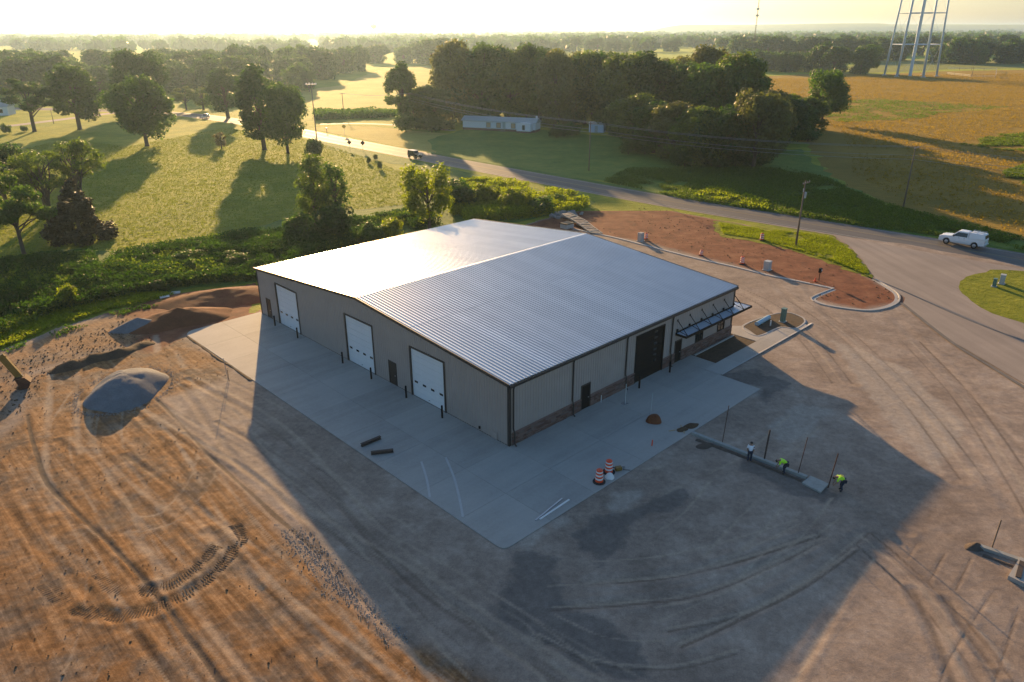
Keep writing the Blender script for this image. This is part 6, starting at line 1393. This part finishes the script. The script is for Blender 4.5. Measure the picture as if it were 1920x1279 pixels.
wa = (-207.50, 296.87); t = empty('white_house', (wa[0], wa[1], 0), R(12), 'corner of a white house at the left edge behind the trees', 'house')
MB().box(0, 0, 0, 11, 7, 3.4).build('wall', M['siding'], t); mb = MB(); mb.add([(-.4, -.4, 3.3), (11.4, -.4, 3.3), (11.4, 3.5, 5.6), (-.4, 3.5, 5.6), (-.4, 7.4, 3.3), (11.4, 7.4, 3.3)], [(0, 1, 2, 3), (3, 2, 5, 4), (0, 3, 4), (1, 5, 2), (0, 4, 5, 1)]); mb.build('roof', M['siding_roof'], t)
f = MB().box(8, -.05, 1, 9.2, -.002, 2.4).build('window', M['dark_lumber'], t); MB().box(8.1, -.07, 1.1, 9.1, -.052, 2.3).build('pane', M['glass'], f)

# ------------------------------------------------------------------ road signs and boxes
def road_sign(p, h, m, back, label, rz=R(30), s=.42):
    t = empty('road_sign', (p[0], p[1], .02), rz, label, 'road sign', 'diamond road signs')
    MB().box(-.04, -.03, -.2, .04, .03, h+.3).build('post', M['steel'], t)
    mb = MB(); mb.add([(0, -.05, h-s), (s, -.05, h), (0, -.05, h+s), (-s, -.05, h), (0, -.032, h-s), (s, -.032, h), (0, -.032, h+s), (-s, -.032, h)], [(0, 1, 2, 3), (7, 6, 5, 4), (0, 4, 5, 1), (1, 5, 6, 2), (2, 6, 7, 3), (3, 7, 4, 0)])
    mb.build('sign_plate', M[m], t)
road_sign((-52.85, 239.50), 2.4, 'yellow_sign', None, 'yellow diamond sign on the far road verge', R(10), .7)
road_sign((-44.54, 206.76), 2.0, 'dark_lumber', None, 'dark back of a diamond sign on the near road verge, left of two', R(20), .62)
road_sign((-40.49, 204.74), 2.1, 'dark_lumber', None, 'dark back of a diamond sign on the near road verge, right of two', R(20), .66)
q = (-59.37, 243.58); t = empty('mailbox', (q[0], q[1], 0), 0, 'pale mailbox on a post on the far road verge', 'mailbox')
MB().box(-.06, -.06, -.1, .06, .06, 1.1).build('post', M['dark_lumber'], t); mb = MB(); mb.tube([(0, -.35, 1.3), (0, .35, 1.3)], .24, 10); mb.build('box', M['lamp_glass'], t)
def utility_box(name, p, w, d, h, m, label, rz=.77, cap=True, z=.12, cat='utility box'):
    t = empty(name, (p[0], p[1], z), rz, label, cat)
    o = MB().box(-w/2, -d/2, -.05, w/2, d/2, h).build('cabinet', M[m], t); bevel(o, .02, 2)
    if cap: o = MB().box(-w/2-.03, -d/2-.03, h, w/2+.03, d/2+.03, h+.06).build('lid', M[m], t); MB().box(-w*.32, -d/2-.012, h*.15, w*.32, -d/2-.002, h*.85).build('door_panel', M[m], t)
    MB().box(-w/2-.12, -d/2-.12, -.08, w/2+.12, d/2+.12, .03).build('base_pad', M['kerb'], t)
    return t
utility_box('utility_pedestal', (61.22, 88.39), .55, .4, .95, 'green_box', 'green utility pedestal with a pale side on the round grass island', .9, z=.17)
utility_box('utility_pedestal', (62.81, 89.43), .7, .55, 1.15, 'grey_box', 'taller grey-green utility pedestal beside the green one on the grass island', .9, z=.17)
utility_box('utility_pedestal', (34.81, 95.84), .85, .75, 1.15, 'grey_box', 'pale grey pedestal behind the kerb in the red dirt')
utility_box('concrete_block', (20.00, 110.80), .75, .7, 1.3, 'kerb', 'square grey concrete block on the kerb near the far roof corner', cap=False, cat='concrete block')
utility_box('utility_pedestal', (30.32, 76.46), .55, .45, 1.5, 'green_box', 'green utility pedestal standing in the small kerbed island', .8, z=.16)
q = (40.06, 91.17); t = empty('meter_post', (q[0], q[1], .1), .8, 'dark post with a black meter head at the corner of the red dirt island', 'meter')
MB().tube([(0, 0, -.2), (0, 0, 1.2)], .06, 8).build('post', M['rust'], t); o = MB().box(-.22, -.16, 1.05, .22, .16, 1.65).build('meter_head', M['black'], t); bevel(o, .04); MB().lathe([(.13, 0), (.12, .06), (.02, .09)], 12).build('dial', M['grey_box'], t, (0, -.16, 1.4), (R(90), 0, 0))
q = (39.41, 90.74); o = MB().lathe([(.2, 0), (.2, .03), (.13, .04), (.04, .5), (.03, .52)], 12).build('traffic_cone', M['orange'], None, (q[0], q[1], .12)); tag(o, 'tiny orange cone at the foot of the black meter post', 'cone')
q = (9.17, 119.25); t = empty('storm_drain_box', (q[0], q[1], .05), .75, 'dark square storm drain box in the red dirt at the far roof edge', 'drain box')
MB().box(-.9, -.7, -.05, .9, .7, .75).build('wall', M['kerb'], t); o = MB().box(-1.0, -.8, .75, 1.0, .8, .9).build('lid', M['black'], t)
# slatted flume
ua = smooth_line([(10.19, 125.96), (12.40, 121.75), (13.66, 117.44), (14.52, 115.06)], .8); la = smooth_line([(8.66, 125.20), (10.42, 121.77), (11.81, 118.16), (12.62, 115.75)], .8)
t = empty('slatted_chute', (ua[0][0], ua[0][1], 0), 0, 'pale curved slatted chute running down the red dirt bank to the kerb', 'chute')
n = 16; ox, oy = ua[0]
U = [ua[min(len(ua)-1, round(k*(len(ua)-1)/n))] for k in range(n+1)]; Lw = [la[min(len(la)-1, round(k*(len(la)-1)/n))] for k in range(n+1)]
hz_ = lambda k: .95-.75*k/n
for E_ in (U, Lw):
    for k in range(n):
        MB().obox((E_[k][0]-ox, E_[k][1]-oy, hz_(k)), (E_[k+1][0]-ox, E_[k+1][1]-oy, hz_(k+1)), .14, .22).build('side_board', M['grill'], t)
for k in range(0, n+1):
    MB().obox((U[k][0]-ox, U[k][1]-oy, hz_(k)+.02), (Lw[k][0]-ox, Lw[k][1]-oy, hz_(k)+.02), .32, .06).build('slat', M['grill'], t)
mb = MB(); vs = [(p[0]-ox, p[1]-oy, hz_(k)-.08) for k, p in enumerate(U)]+[(p[0]-ox, p[1]-oy, hz_(k)-.08) for k, p in enumerate(Lw)]
mb.add(vs, [(k, k+1, n+2+k, n+1+k) for k in range(n)]).build('bed', M['gravel_pile'], t)
# riprap
def rock_mesh(seed):
    rs = np.random.RandomState(seed); bm = bmesh.new(); bmesh.ops.create_icosphere(bm, subdivisions=1, radius=.5)
    for v in bm.verts: v.co *= rs.uniform(.7, 1.25)
    me = bpy.data.meshes.new('rock'); bm.to_mesh(me); bm.free(); me.materials.append(M['rock']); return me
RM = [rock_mesh(k) for k in range(5)]
rp = [(6.84, 127.59), (9.44, 130.01), (12.73, 130.38), (12.69, 127.92), (9.54, 125.97), (7.27, 125.22)]; A_ = np.array(rp); k = 0
while k < 46:
    x, y = trnd.uniform(A_[:, 0].min(), A_[:, 0].max()), trnd.uniform(A_[:, 1].min(), A_[:, 1].max())
    if poly_sd(np.array([x]), np.array([y]), rp)[0] < 0: continue
    o = link('rock', RM[k % 5], None, (x, y, .15), (trnd.uniform(0, 6), trnd.uniform(0, 6), trnd.uniform(0, 6))); s_ = trnd.uniform(.6, 1.5); o.scale = (s_, s_, s_*.7)
    tag(o, 'grey rock in the riprap patch between the weeds and the red dirt', 'rock', 'riprap rocks by the red dirt bank'); k += 1
# small island contents
a = Vector((*(27.00, 75.21), .34)); b = Vector((*(29.03, 77.29), .34)); mb = MB(); mb.tube([a, b], .26, 12); o = mb.build('drain_pipe', M['pvc_blue'], smooth=False); tag(o, 'pale blue pipe length lying in the small kerbed island', 'pipe')
q = (28.53, 75.19); o = MB().tube([(0, 0, -.1), (0, 0, .6)], .07, 8).build('pipe_stub', M['white_band'], None, (q[0], q[1], .16)); tag(o, 'short white pipe stub sticking up in the small kerbed island', 'pipe')

# ------------------------------------------------------------------ piles, mounds, windrow
def mound(name, p, rx, ry, h, rz, m, label, cat='pile', kind=None, sharp=1.35, seed=1, z=.02, noise=.16):
    n, k = 26, 44; V = []; F = []
    for i in range(n+1):
        r = i/n
        for j in range(k):
            t = 2*math.pi*j/k; e = 1+.16*(vnoise(np.array(math.cos(t)*1.3+seed), np.array(math.sin(t)*1.3), .8, seed)-.5)*2
            x, y = rx*r*math.cos(t)*e, ry*r*math.sin(t)*e
            hh = h*max(0, (1-r**sharp))*(1+noise*(float(fbm(np.array(x), np.array(y), 1.6, 3, seed))-.5)*2)+(float(fbm(np.array(x), np.array(y), .5, 2, seed))-.5)*.10*(1-r)
            V.append((x, y, hh if i < n else -.12))
    for i in range(n):
        for j in range(k): F.append((i*k+j, (i+1)*k+j, (i+1)*k+(j+1) % k, i*k+(j+1) % k))
    o = link(name, np_mesh(name, V, F, M[m], True), None, (p[0], p[1], z), (0, 0, rz)); tag(o, label, cat, None, kind); return o
pc = (-35.32, 60.00)
mound('gravel_pile', pc, 3.6, 4.4, 1.7, R(8), 'gravel_pile', 'big blue-grey gravel pile on the dirt left of the slab', seed=3, sharp=1.75, noise=.12)
mound('gravel_pile', (-41.25, 75.44), 3.0, 1.5, 1.1, R(25), 'gravel_pile', 'small pale gravel pile behind the dark soil windrow', seed=5)
mound('dirt_mound', (-37.88, 77.85), 6.2, 3.2, 1.35, R(30), 'red_pile', 'long red-brown dirt mound beside the left corner of the slab', 'mound', seed=9, sharp=1.2)
mound('dirt_mound', (-35.51, 85.42), 9.0, 4.2, .95, R(22), 'red_pile', 'lower red dirt mound against the left end of the building', 'mound', seed=11, sharp=1.3)
wp_ = smooth_line([(-44.41, 63.57), (-43.27, 65.00), (-41.71, 67.01), (-40.22, 67.78), (-39.07, 69.94), (-37.89, 71.63)], .5)
def windrow():
    V = []; F = []; prof = [(-1.25, -.05), (-.75, .35), (-.25, .8), (.2, .85), (.7, .45), (1.2, -.05)]
    L = ribbon(wp_, [o for o, z in prof]); n = len(prof)
    for i in range(len(wp_)):
        e = min(1, i/4, (len(wp_)-1-i)/4); hgt_ = e*(.18+.85*float(vnoise(np.array(i*.5), np.array(0.), 1.5, 4)))
        for k in range(n):
            x, y = L[k][i]; jx = (float(vnoise(np.array(x), np.array(y), .7, 6))-.5)*.5
            V.append((x+jx, y+jx*.6, prof[k][1]*hgt_*(.65+.7*float(vnoise(np.array(x), np.array(y), .6, 8))) if 0 < k < n-1 else -.05))
    for i in range(len(wp_)-1):
        for k in range(n-1): F.append((i*n+k, i*n+k+1, (i+1)*n+k+1, (i+1)*n+k)[::-1])
    o = link('soil_windrow', np_mesh('soil_windrow', V, F, M['berm'], False)); tag(o, 'lumpy dark soil windrow across the dirt at upper left', 'soil bank')
windrow()
def lumpy_strip(name, pl, w, h, m, label, cat, kind=None, step=.22, seed=2):
    P = smooth_line(pl, step); V = []; F = []
    for i, p in enumerate(P):
        a = P[max(0, i-1)]; b = P[min(len(P)-1, i+1)]; dx, dy = b[0]-a[0], b[1]-a[1]; l = math.hypot(dx, dy) or 1; nx, ny = -dy/l, dx/l
        ww = w*(.6+.8*float(vnoise(np.array(i*step), np.array(0.), 1.7, seed))); hh = h*(.4+1.1*float(vnoise(np.array(i*step), np.array(3.), 1.1, seed+1)))
        j = (float(vnoise(np.array(i*step), np.array(7.), 2.0, seed+2))-.5)*w*.9
        for o_, z in ((-1, -.03), (-.5, .7), (0, 1), (.5, .7), (1, -.03)): q_ = trnd.uniform(-.22, .22)*w; V.append((p[0]+nx*(o_*ww+j+q_), p[1]+ny*(o_*ww+j+q_), .004+float(yard_base(np.array(p[0]), np.array(p[1]), .8))+z*hh*trnd.uniform(.8, 1.25) if abs(o_) < 1 else .02))
    for i in range(len(P)-1):
        for k in range(4): F.append((i*5+k, (i+1)*5+k, (i+1)*5+k+1, i*5+k+1))
    o = link(name, np_mesh(name, V, F, M[m], False)); tag(o, label, cat, None, kind)
lumpy_strip('slab_edge_soil', [(-34.85, 72.78), (-30.20, 67.71), (-26.90, 64.40), (-24.54, 61.92)], .2, .05, 'berm', 'dark soil pushed against the left edge of the slab', 'soil bank', seed=15)
# clods and small stones
def clods():
    rs = np.random.RandomState(12); base = np.array([(-1, -1, -.4), (1, -1, -.4), (1, 1, -.4), (-1, 1, -.4), (-.5, -.6, .7), (.6, -.4, .8), (.4, .6, .6), (-.6, .5, .75)])
    fs = np.array([(0, 1, 5, 4), (1, 2, 6, 5), (2, 3, 7, 6), (3, 0, 4, 7), (4, 5, 6, 7)]); V = []; F = []; k = 0
    def put(poly, n, lo, hi):
        nonlocal k
        A = np.array(poly); c = rs.uniform(A.min(0), A.max(0), (n*3, 2)); c = c[poly_sd(c[:, 0], c[:, 1], poly) > 0]; c = c[fbm(c[:, 0], c[:, 1], 5, 3, 4) > .42][:n]
        for x, y in c:
            s = rs.uniform(lo, hi)*rs.rand()**1.5+lo*.6; a = rs.rand()*6.28; ca, sa_ = math.cos(a), math.sin(a); b = base*s*rs.uniform(.6, 1.2, 3)
            V.append(np.stack([x+b[:, 0]*ca-b[:, 1]*sa_, y+b[:, 0]*sa_+b[:, 1]*ca, b[:, 2]+.10], -1)); F.append(fs+8*k); k += 1
    put(DIRT, 2200, .02, .06); put([(-50.07, 65.05), (-47.55, 71.71), (-43.31, 79.59), (-37.89, 71.63), (-44.31, 63.21), (-42.00, 55.31), (-44.75, 55.33)], 900, .03, .10); put(RED[0], 500, .04, .11)
    o = link('clods', np_mesh('clods', np.concatenate(V), np.concatenate(F), M['tread'])); tag(o, 'loose clods and stones scattered over the dirt', 'clods', None, 'stuff')
clods()
def spilled_gravel():
    rs = np.random.RandomState(14); poly = SPILL; A = np.array(poly); c = rs.uniform(A.min(0), A.max(0), (9000, 2)); c = c[poly_sd(c[:, 0], c[:, 1], poly)+(fbm(c[:, 0], c[:, 1], 1.5, 3, 4)-.5)*1.6+rs.uniform(-.6, .6, len(c)) > .1][:3600]
    b = np.array([(-1, -1, -.4), (1, -1, -.4), (1, 1, -.4), (-1, 1, -.4), (-.5, -.6, .7), (.6, -.4, .8), (.4, .6, .6), (-.6, .5, .75)]); fs = np.array([(0, 1, 5, 4), (1, 2, 6, 5), (2, 3, 7, 6), (3, 0, 4, 7), (4, 5, 6, 7)])
    t_ = rs.uniform(0, 6.283, 900); q_ = 1+np.abs(rs.normal(0, .10, 900)); ring = np.stack([pc[0]+3.7*q_*np.cos(t_), pc[1]+4.5*q_*np.sin(t_)], -1); c = np.concatenate([c, ring])
    s = rs.uniform(.015, .04, (len(c), 1, 1)); V = b[None]*s*rs.uniform(.7, 1.2, (len(c), 1, 3)); V[:, :, 0] += c[:, 0:1]; V[:, :, 1] += c[:, 1:2]; V[:, :, 2] += .095
    F = (fs[None]+8*np.arange(len(c))[:, None, None]).reshape(-1, 4)
    o = link('spilled_gravel', np_mesh('spilled_gravel', V.reshape(-1, 3), F, M['spill'])); tag(o, 'grey gravel spilled along the lower edge of the gravel lane', 'gravel', None, 'stuff')
spilled_gravel()
# tread marks of the turning machine: rows of pressed lugs
def treads():
    V = []; F = []; k = 0
    for pl, w, t0, t1 in ((smooth_line([(-27.83, 34.58), (-26.28, 33.37), (-24.58, 32.39), (-22.53, 31.93), (-20.84, 32.17), (-19.65, 32.92), (-18.43, 34.50), (-17.78, 36.69), (-17.55, 38.65), (-18.56, 40.16)], .17), .52, .0, 1), (smooth_line([(-25.48, 35.13), (-23.67, 34.20), (-21.47, 33.88), (-20.29, 34.41), (-19.26, 35.81), (-18.84, 38.02)], .17), .52, .0, 1)):
        for i in range(1, len(pl)-1):
            a, b = Vector((*pl[i-1], 0)), Vector((*pl[i+1], 0)); d = (b-a).normalized(); nrm = Vector((-d.y, d.x, 0)); c = Vector((*pl[i], float(yard_base(np.array(pl[i][0]), np.array(pl[i][1])))-.006))
            for s in (1, -1):
                if trnd.random() < .04: continue
                p0 = c+nrm*s*.04; p1 = c+nrm*s*w*.9+d*.10*s; th = d*.042; hh = Vector((0, 0, trnd.uniform(.010, .020)))
                V += [p0-th, p0+th, p1+th, p1-th, p0+hh, p1+hh]; o = 6*k; F += [(o, o+4, o+5, o+3), (o+1, o+2, o+5, o+4)]; k += 1
    o = link('tyre_tread_marks', np_mesh('tyre_tread_marks', [tuple(v) for v in V], F, M['tread'])); tag(o, 'pair of curved tyre tread marks pressed into the orange dirt', 'tyre tracks', None, 'stuff')
treads()

# ------------------------------------------------------------------ things lying on the slab and around it
def bar(name, pa, pb, w, h, m, label, cat, z=.12, group=None):
    a = Vector((*pa, z+h/2)); b = Vector((*pb, z+h/2)); o = MB().obox(a, b, w, h).build(name, M[m]); tag(o, label, cat, group); return o
def ibeam(pa, pb, label):
    a = Vector((*pa, 0)); b = Vector((*pb, 0)); d = b-a; L_ = d.length; mb = MB()
    mb.box(0, -.12, 0, L_, .12, .03).box(0, -.02, .03, L_, .02, .22).box(0, -.12, .22, L_, .12, .25)
    o = mb.build('steel_beam', M['dark_lumber'], None, (pa[0], pa[1], .125), (0, 0, math.atan2(d.y, d.x))); tag(o, label, 'beam', 'dark beams lying on the slab')
ibeam((-11.88, 49.92), (-10.56, 51.14), 'dark steel beam lying on the slab, left of the two')
ibeam((-10.91, 48.74), (-9.24, 49.12), 'dark steel beam lying on the slab, right of the two beams')
bar('metal_stud', (1.53, 40.40), (3.47, 42.87), .10, .06, 'steel', 'grey metal stud lying at the slab edge, left of the pair', 'metal stud')
bar('metal_stud', (1.82, 40.52), (3.95, 42.74), .12, .05, 'white_band', 'pale metal stud lying at the slab edge, right of the pair', 'metal stud')
q = (7.12, 45.50); o = mound('rubble_bag', q, .38, .32, .42, 0, 'white_band', 'crumpled white bag between the two drums on the slab', 'bag', seed=21, z=.12, sharp=2.2)
q = (7.91, 46.48); t = empty('hand_saw', (q[0], q[1], .12), .3, 'small yellow-brown power tool lying right of the drums', 'tool')
o = MB().box(-.28, -.16, 0, .22, .16, .3).build('motor', M['excavator'], t); bevel(o, .04); MB().lathe([(.17, -.015), (.17, .015)], 16).build('blade', M['steel'], t, (.32, 0, .16), (R(90), 0, 0)); MB().tube([(-.26, 0, .2), (-.5, 0, .34), (-.62, 0, .3)], .03, 6).build('handle', M['black'], t); MB().tube([(.3, -.1, .04), (.8, -.3, .02)], .02, 5).build('cord', M['black'], t)
def stake(p, h, m, r, label, lean=(0, 0), z=.08, group='stakes along the kerb form'):
    o = MB().tube([(0, 0, -.15), (lean[0]*1.3, lean[1]*1.3, h*1.28)], r*1.25, 6).build('stake', M[m], None, (p[0], p[1], z)); tag(o, label, 'stake', group)
stake((16.66, 50.41), 2.6, 'rust', .022, 'thin stake at the slab end of the kerb form', (.12, 0))
stake((19.12, 47.74), 2.1, 'dark_lumber', .05, 'thick dark stake between the pale-shirted and lime-shirted workers', (.08, 0))
stake((20.96, 45.77), 2.5, 'rust', .022, 'thin stake right of the lime-shirted worker', (.2, 0))
stake((22.57, 44.19), 2.2, 'rust', .03, 'stake at the far end of the kerb form by the concrete pad', (.2, 0))
stake((30.12, 37.33), 1.7, 'wood_pole', .035, 'brown stake beside the kerb at the right edge', (.12, .1))
stake((-26.51, 61.82), .9, 'rust', .02, 'thin grade stake on the gravel lane left of the slab', group=None)
stake((-26.77, 62.28), 1.7, 'steel', .02, 'taller pale grade stake on the gravel lane left of the slab', (-.1, .0), group=None)
# steel post with base plate, and post in a dirt-filled hole
q = (9.90, 57.02); t = empty('steel_post', (q[0], q[1], .12), .77, 'slim grey post on a square base plate in front of the stone wall', 'post'); MB().tube([(0, 0, .02), (0, 0, 1.9)], .045, 8).build('post', M['grey_box'], t); MB().box(-.25, -.25, 0, .25, .25, .03).build('base_plate', M['steel'], t)
q = (11.69, 54.70); t = empty('post_with_spoil', (q[0], q[1], .12), 0, 'tall thin post standing behind a dark heap of dug soil on the slab', 'post'); MB().tube([(0, 0, 0), (.06, 0, 2.2)], .03, 6).build('post', M['grey_box'], t)
mound('soil_heap', (11.84, 53.78), .62, .52, .72, 0, 'red_pile', 'dark red soil heap at the foot of the thin post on the slab', 'soil heap', seed=31, z=.12, sharp=3.5)
q = (10.99, 49.95); o = MB().tube([(0, 0, 0), (.02, 0, .5)], .05, 6).build('marker_stub', M['orange'], None, (q[0], q[1], .12)); tag(o, 'tiny orange marker stub on the front slab', 'marker')
for q, r, lb in (((14.80, 53.05), .5, 'dark lump of broken concrete at the slab edge by the kerb form'), ((13.90, 52.36), .38, 'brown scrap pile at the slab edge left of the concrete lump')):
    mound('debris_lump', q, r*1.5, r*.8, r*.6, .5, 'berm', lb, 'debris', seed=int(r*100), z=.12, noise=.6)
for a, b in (((13.56, 52.62), (14.06, 52.10)), ((13.94, 53.14), (13.96, 51.84)), ((12.78, 52.19), (13.34, 52.36))): bar('scrap_board', a, b, .09, .04, 'lumber', 'short scrap of board at the slab edge', 'board', group='scrap boards at the slab edge')
# kerb form with trench, pad at its end
ka, kb_ = (14.57, 51.84), (21.48, 45.35)
bar('kerb_form', ka, kb_, .30, .26, 'old_kerb', 'long low concrete kerb strip where the workers stand', 'kerb', z=.03)
lumpy_strip('trench_edge', [(a[0]-.32, a[1]-.55) for a in [(15.03, 51.41), (16.78, 49.92), (18.72, 48.04), (20.55, 46.27), (21.28, 45.56)]], .22, .08, 'dark_ground', 'dark dug trench along the near side of the kerb strip', 'trench', seed=18)
o = MB().prism([(20.88, 44.67), (21.83, 45.56), (22.75, 44.53), (21.76, 43.48)], .02, .20).build('concrete_pad', M['old_kerb']); tag(o, 'small square concrete pad at the end of the kerb strip', 'concrete pad')
mound('soil_heap', (15.19, 49.93), .9, .5, .25, .4, 'dark_ground', 'low dark spoil beside the start of the kerb strip', 'soil heap', seed=41)
# right edge: kerb strip, pad, plank
bar('kerb_form', (29.51, 37.54), (31.50, 35.97), .30, .26, 'old_kerb', 'concrete kerb strip at the right edge of the gravel', 'kerb', z=.03)
mound('soil_heap', (29.27, 37.59), .8, .5, .35, .3, 'dark_ground', 'dark spoil heap at the end of the right-edge kerb strip', 'soil heap', seed=43)
lumpy_strip('trench_edge', [(a[0]-.3, a[1]-.5) for a in [(29.56, 37.28), (30.39, 36.57), (31.37, 35.78)]], .22, .08, 'dark_ground', 'dark trench along the right-edge kerb strip', 'trench', seed=44)
o = MB().prism([(29.47, 34.66), (31.26, 36.36), (32.80, 34.78), (30.87, 32.88)], .03, .34).build('concrete_pad', M['slab']); tag(o, 'pale concrete pad cut by the right edge of the picture', 'concrete pad')
bar('plank', (29.92, 34.47), (31.08, 35.88), .28, .06, 'dark_lumber', 'brown plank lying across the pale pad at the right edge', 'plank', z=.345)
# litter heap at the ditch edge
for k, (a, b, m_) in enumerate((((-44.14, 85.89), (-43.25, 86.28), 'pvc_blue'), ((-42.76, 86.67), (-41.59, 87.07), 'grey_box'), ((-43.26, 85.10), (-42.33, 85.68), 'white_band'))):
    bar('litter_sheet', a, b, .8, .15, m_, ['pale blue litter at the ditch edge above the mound', 'grey litter sheet at the ditch edge above the mound', 'white litter sheet at the ditch edge above the mound'][k], 'litter', z=.05)
# faint white tyre scuffs on the slab
for k, pl in enumerate(([(-6.92, 47.73), (-6.27, 45.43), (-5.80, 43.11)], [(-5.11, 48.32), (-4.24, 45.42), (-3.68, 42.78), (-3.34, 40.83)])):
    strip('tyre_scuff', smooth_line(pl, .4), [(-.08, .1235), (.08, .1235)], M['scuff'])
# excavator reaching in from the left edge
q = (-50.75, 58.11); t = empty('excavator', (q[0], q[1], .05), math.atan2((-46.46, 60.19)[1]-q[1], (-46.46, 60.19)[0]-q[0]), 'yellow excavator whose arm and bucket reach in at the left edge', 'excavator')
for s in (1, -1):
    mb = MB(); side_prism(mb, [(-1.9, .35, .28), (-1.5, .05, .28), (1.5, .05, .28), (1.9, .35, .28), (1.7, .8, .28), (-1.7, .8, .28)]); mb.build('track', M['rubber'], t, (0, s*1.05, 0))
o = MB().box(-1.9, -1.2, .95, 1.2, 1.2, 1.75).build('house', M['excavator'], t); bevel(o, .08)
o = MB().box(.0, .2, 1.75, 1.3, 1.15, 2.8).build('cab', M['glass'], t); MB().box(-.05, .15, 2.8, 1.35, 1.2, 2.9).build('cab_roof', M['excavator'], t)
MB().obox((1.0, -.2, 1.4), (3.6, -.2, 3.3), .35, .5).build('boom', M['excavator'], t); MB().obox((3.5, -.2, 3.4), (5.6, -.2, 3.2), .32, .42).build('boom', M['excavator'], t)
MB().obox((5.2, -.2, 3.5), (6.25, -.2, .95), .42, .55).build('stick', M['excavator'], t)
mb = MB(); side_prism(mb, [(5.8, 1.2, .55), (6.6, 1.15, .55), (7.0, .6, .55), (6.7, .08, .55), (6.1, .0, .55), (5.6, .3, .55), (6.0, .35, .55)]); mb.build('bucket', M['rust'], t, (0, -.2, 0))
MB().tube([(2.4, -.2, 3.0), (4.6, -.2, 3.75)], .09, 8).build('hydraulic_cylinder', M['steel'], t); MB().tube([(5.3, -.2, 3.1), (6.4, -.2, 1.2)], .07, 8).build('hydraulic_cylinder', M['steel'], t)

# ------------------------------------------------------------------ haze over the plain
def haze():
    m = bpy.data.materials.new('haze'); m.use_nodes = True; ns = m.node_tree.nodes; ls = m.node_tree.links
    ns.remove(ns['Principled BSDF']); v = ns.new('ShaderNodeVolumePrincipled'); v.inputs['Color'].default_value = (.56, .78, 1.0, 1); v.inputs['Density'].default_value = HAZE_D; v.inputs['Anisotropy'].default_value = HAZE_G
    ls.new(v.outputs[0], ns['Material Output'].inputs['Volume'])
    o = MB().box(-12300, -12300, -1.5, 12300, 12300, 90).build('haze', m); o['kind'] = 'stuff'
HAZE_D = .00011; HAZE_G = .62
haze()
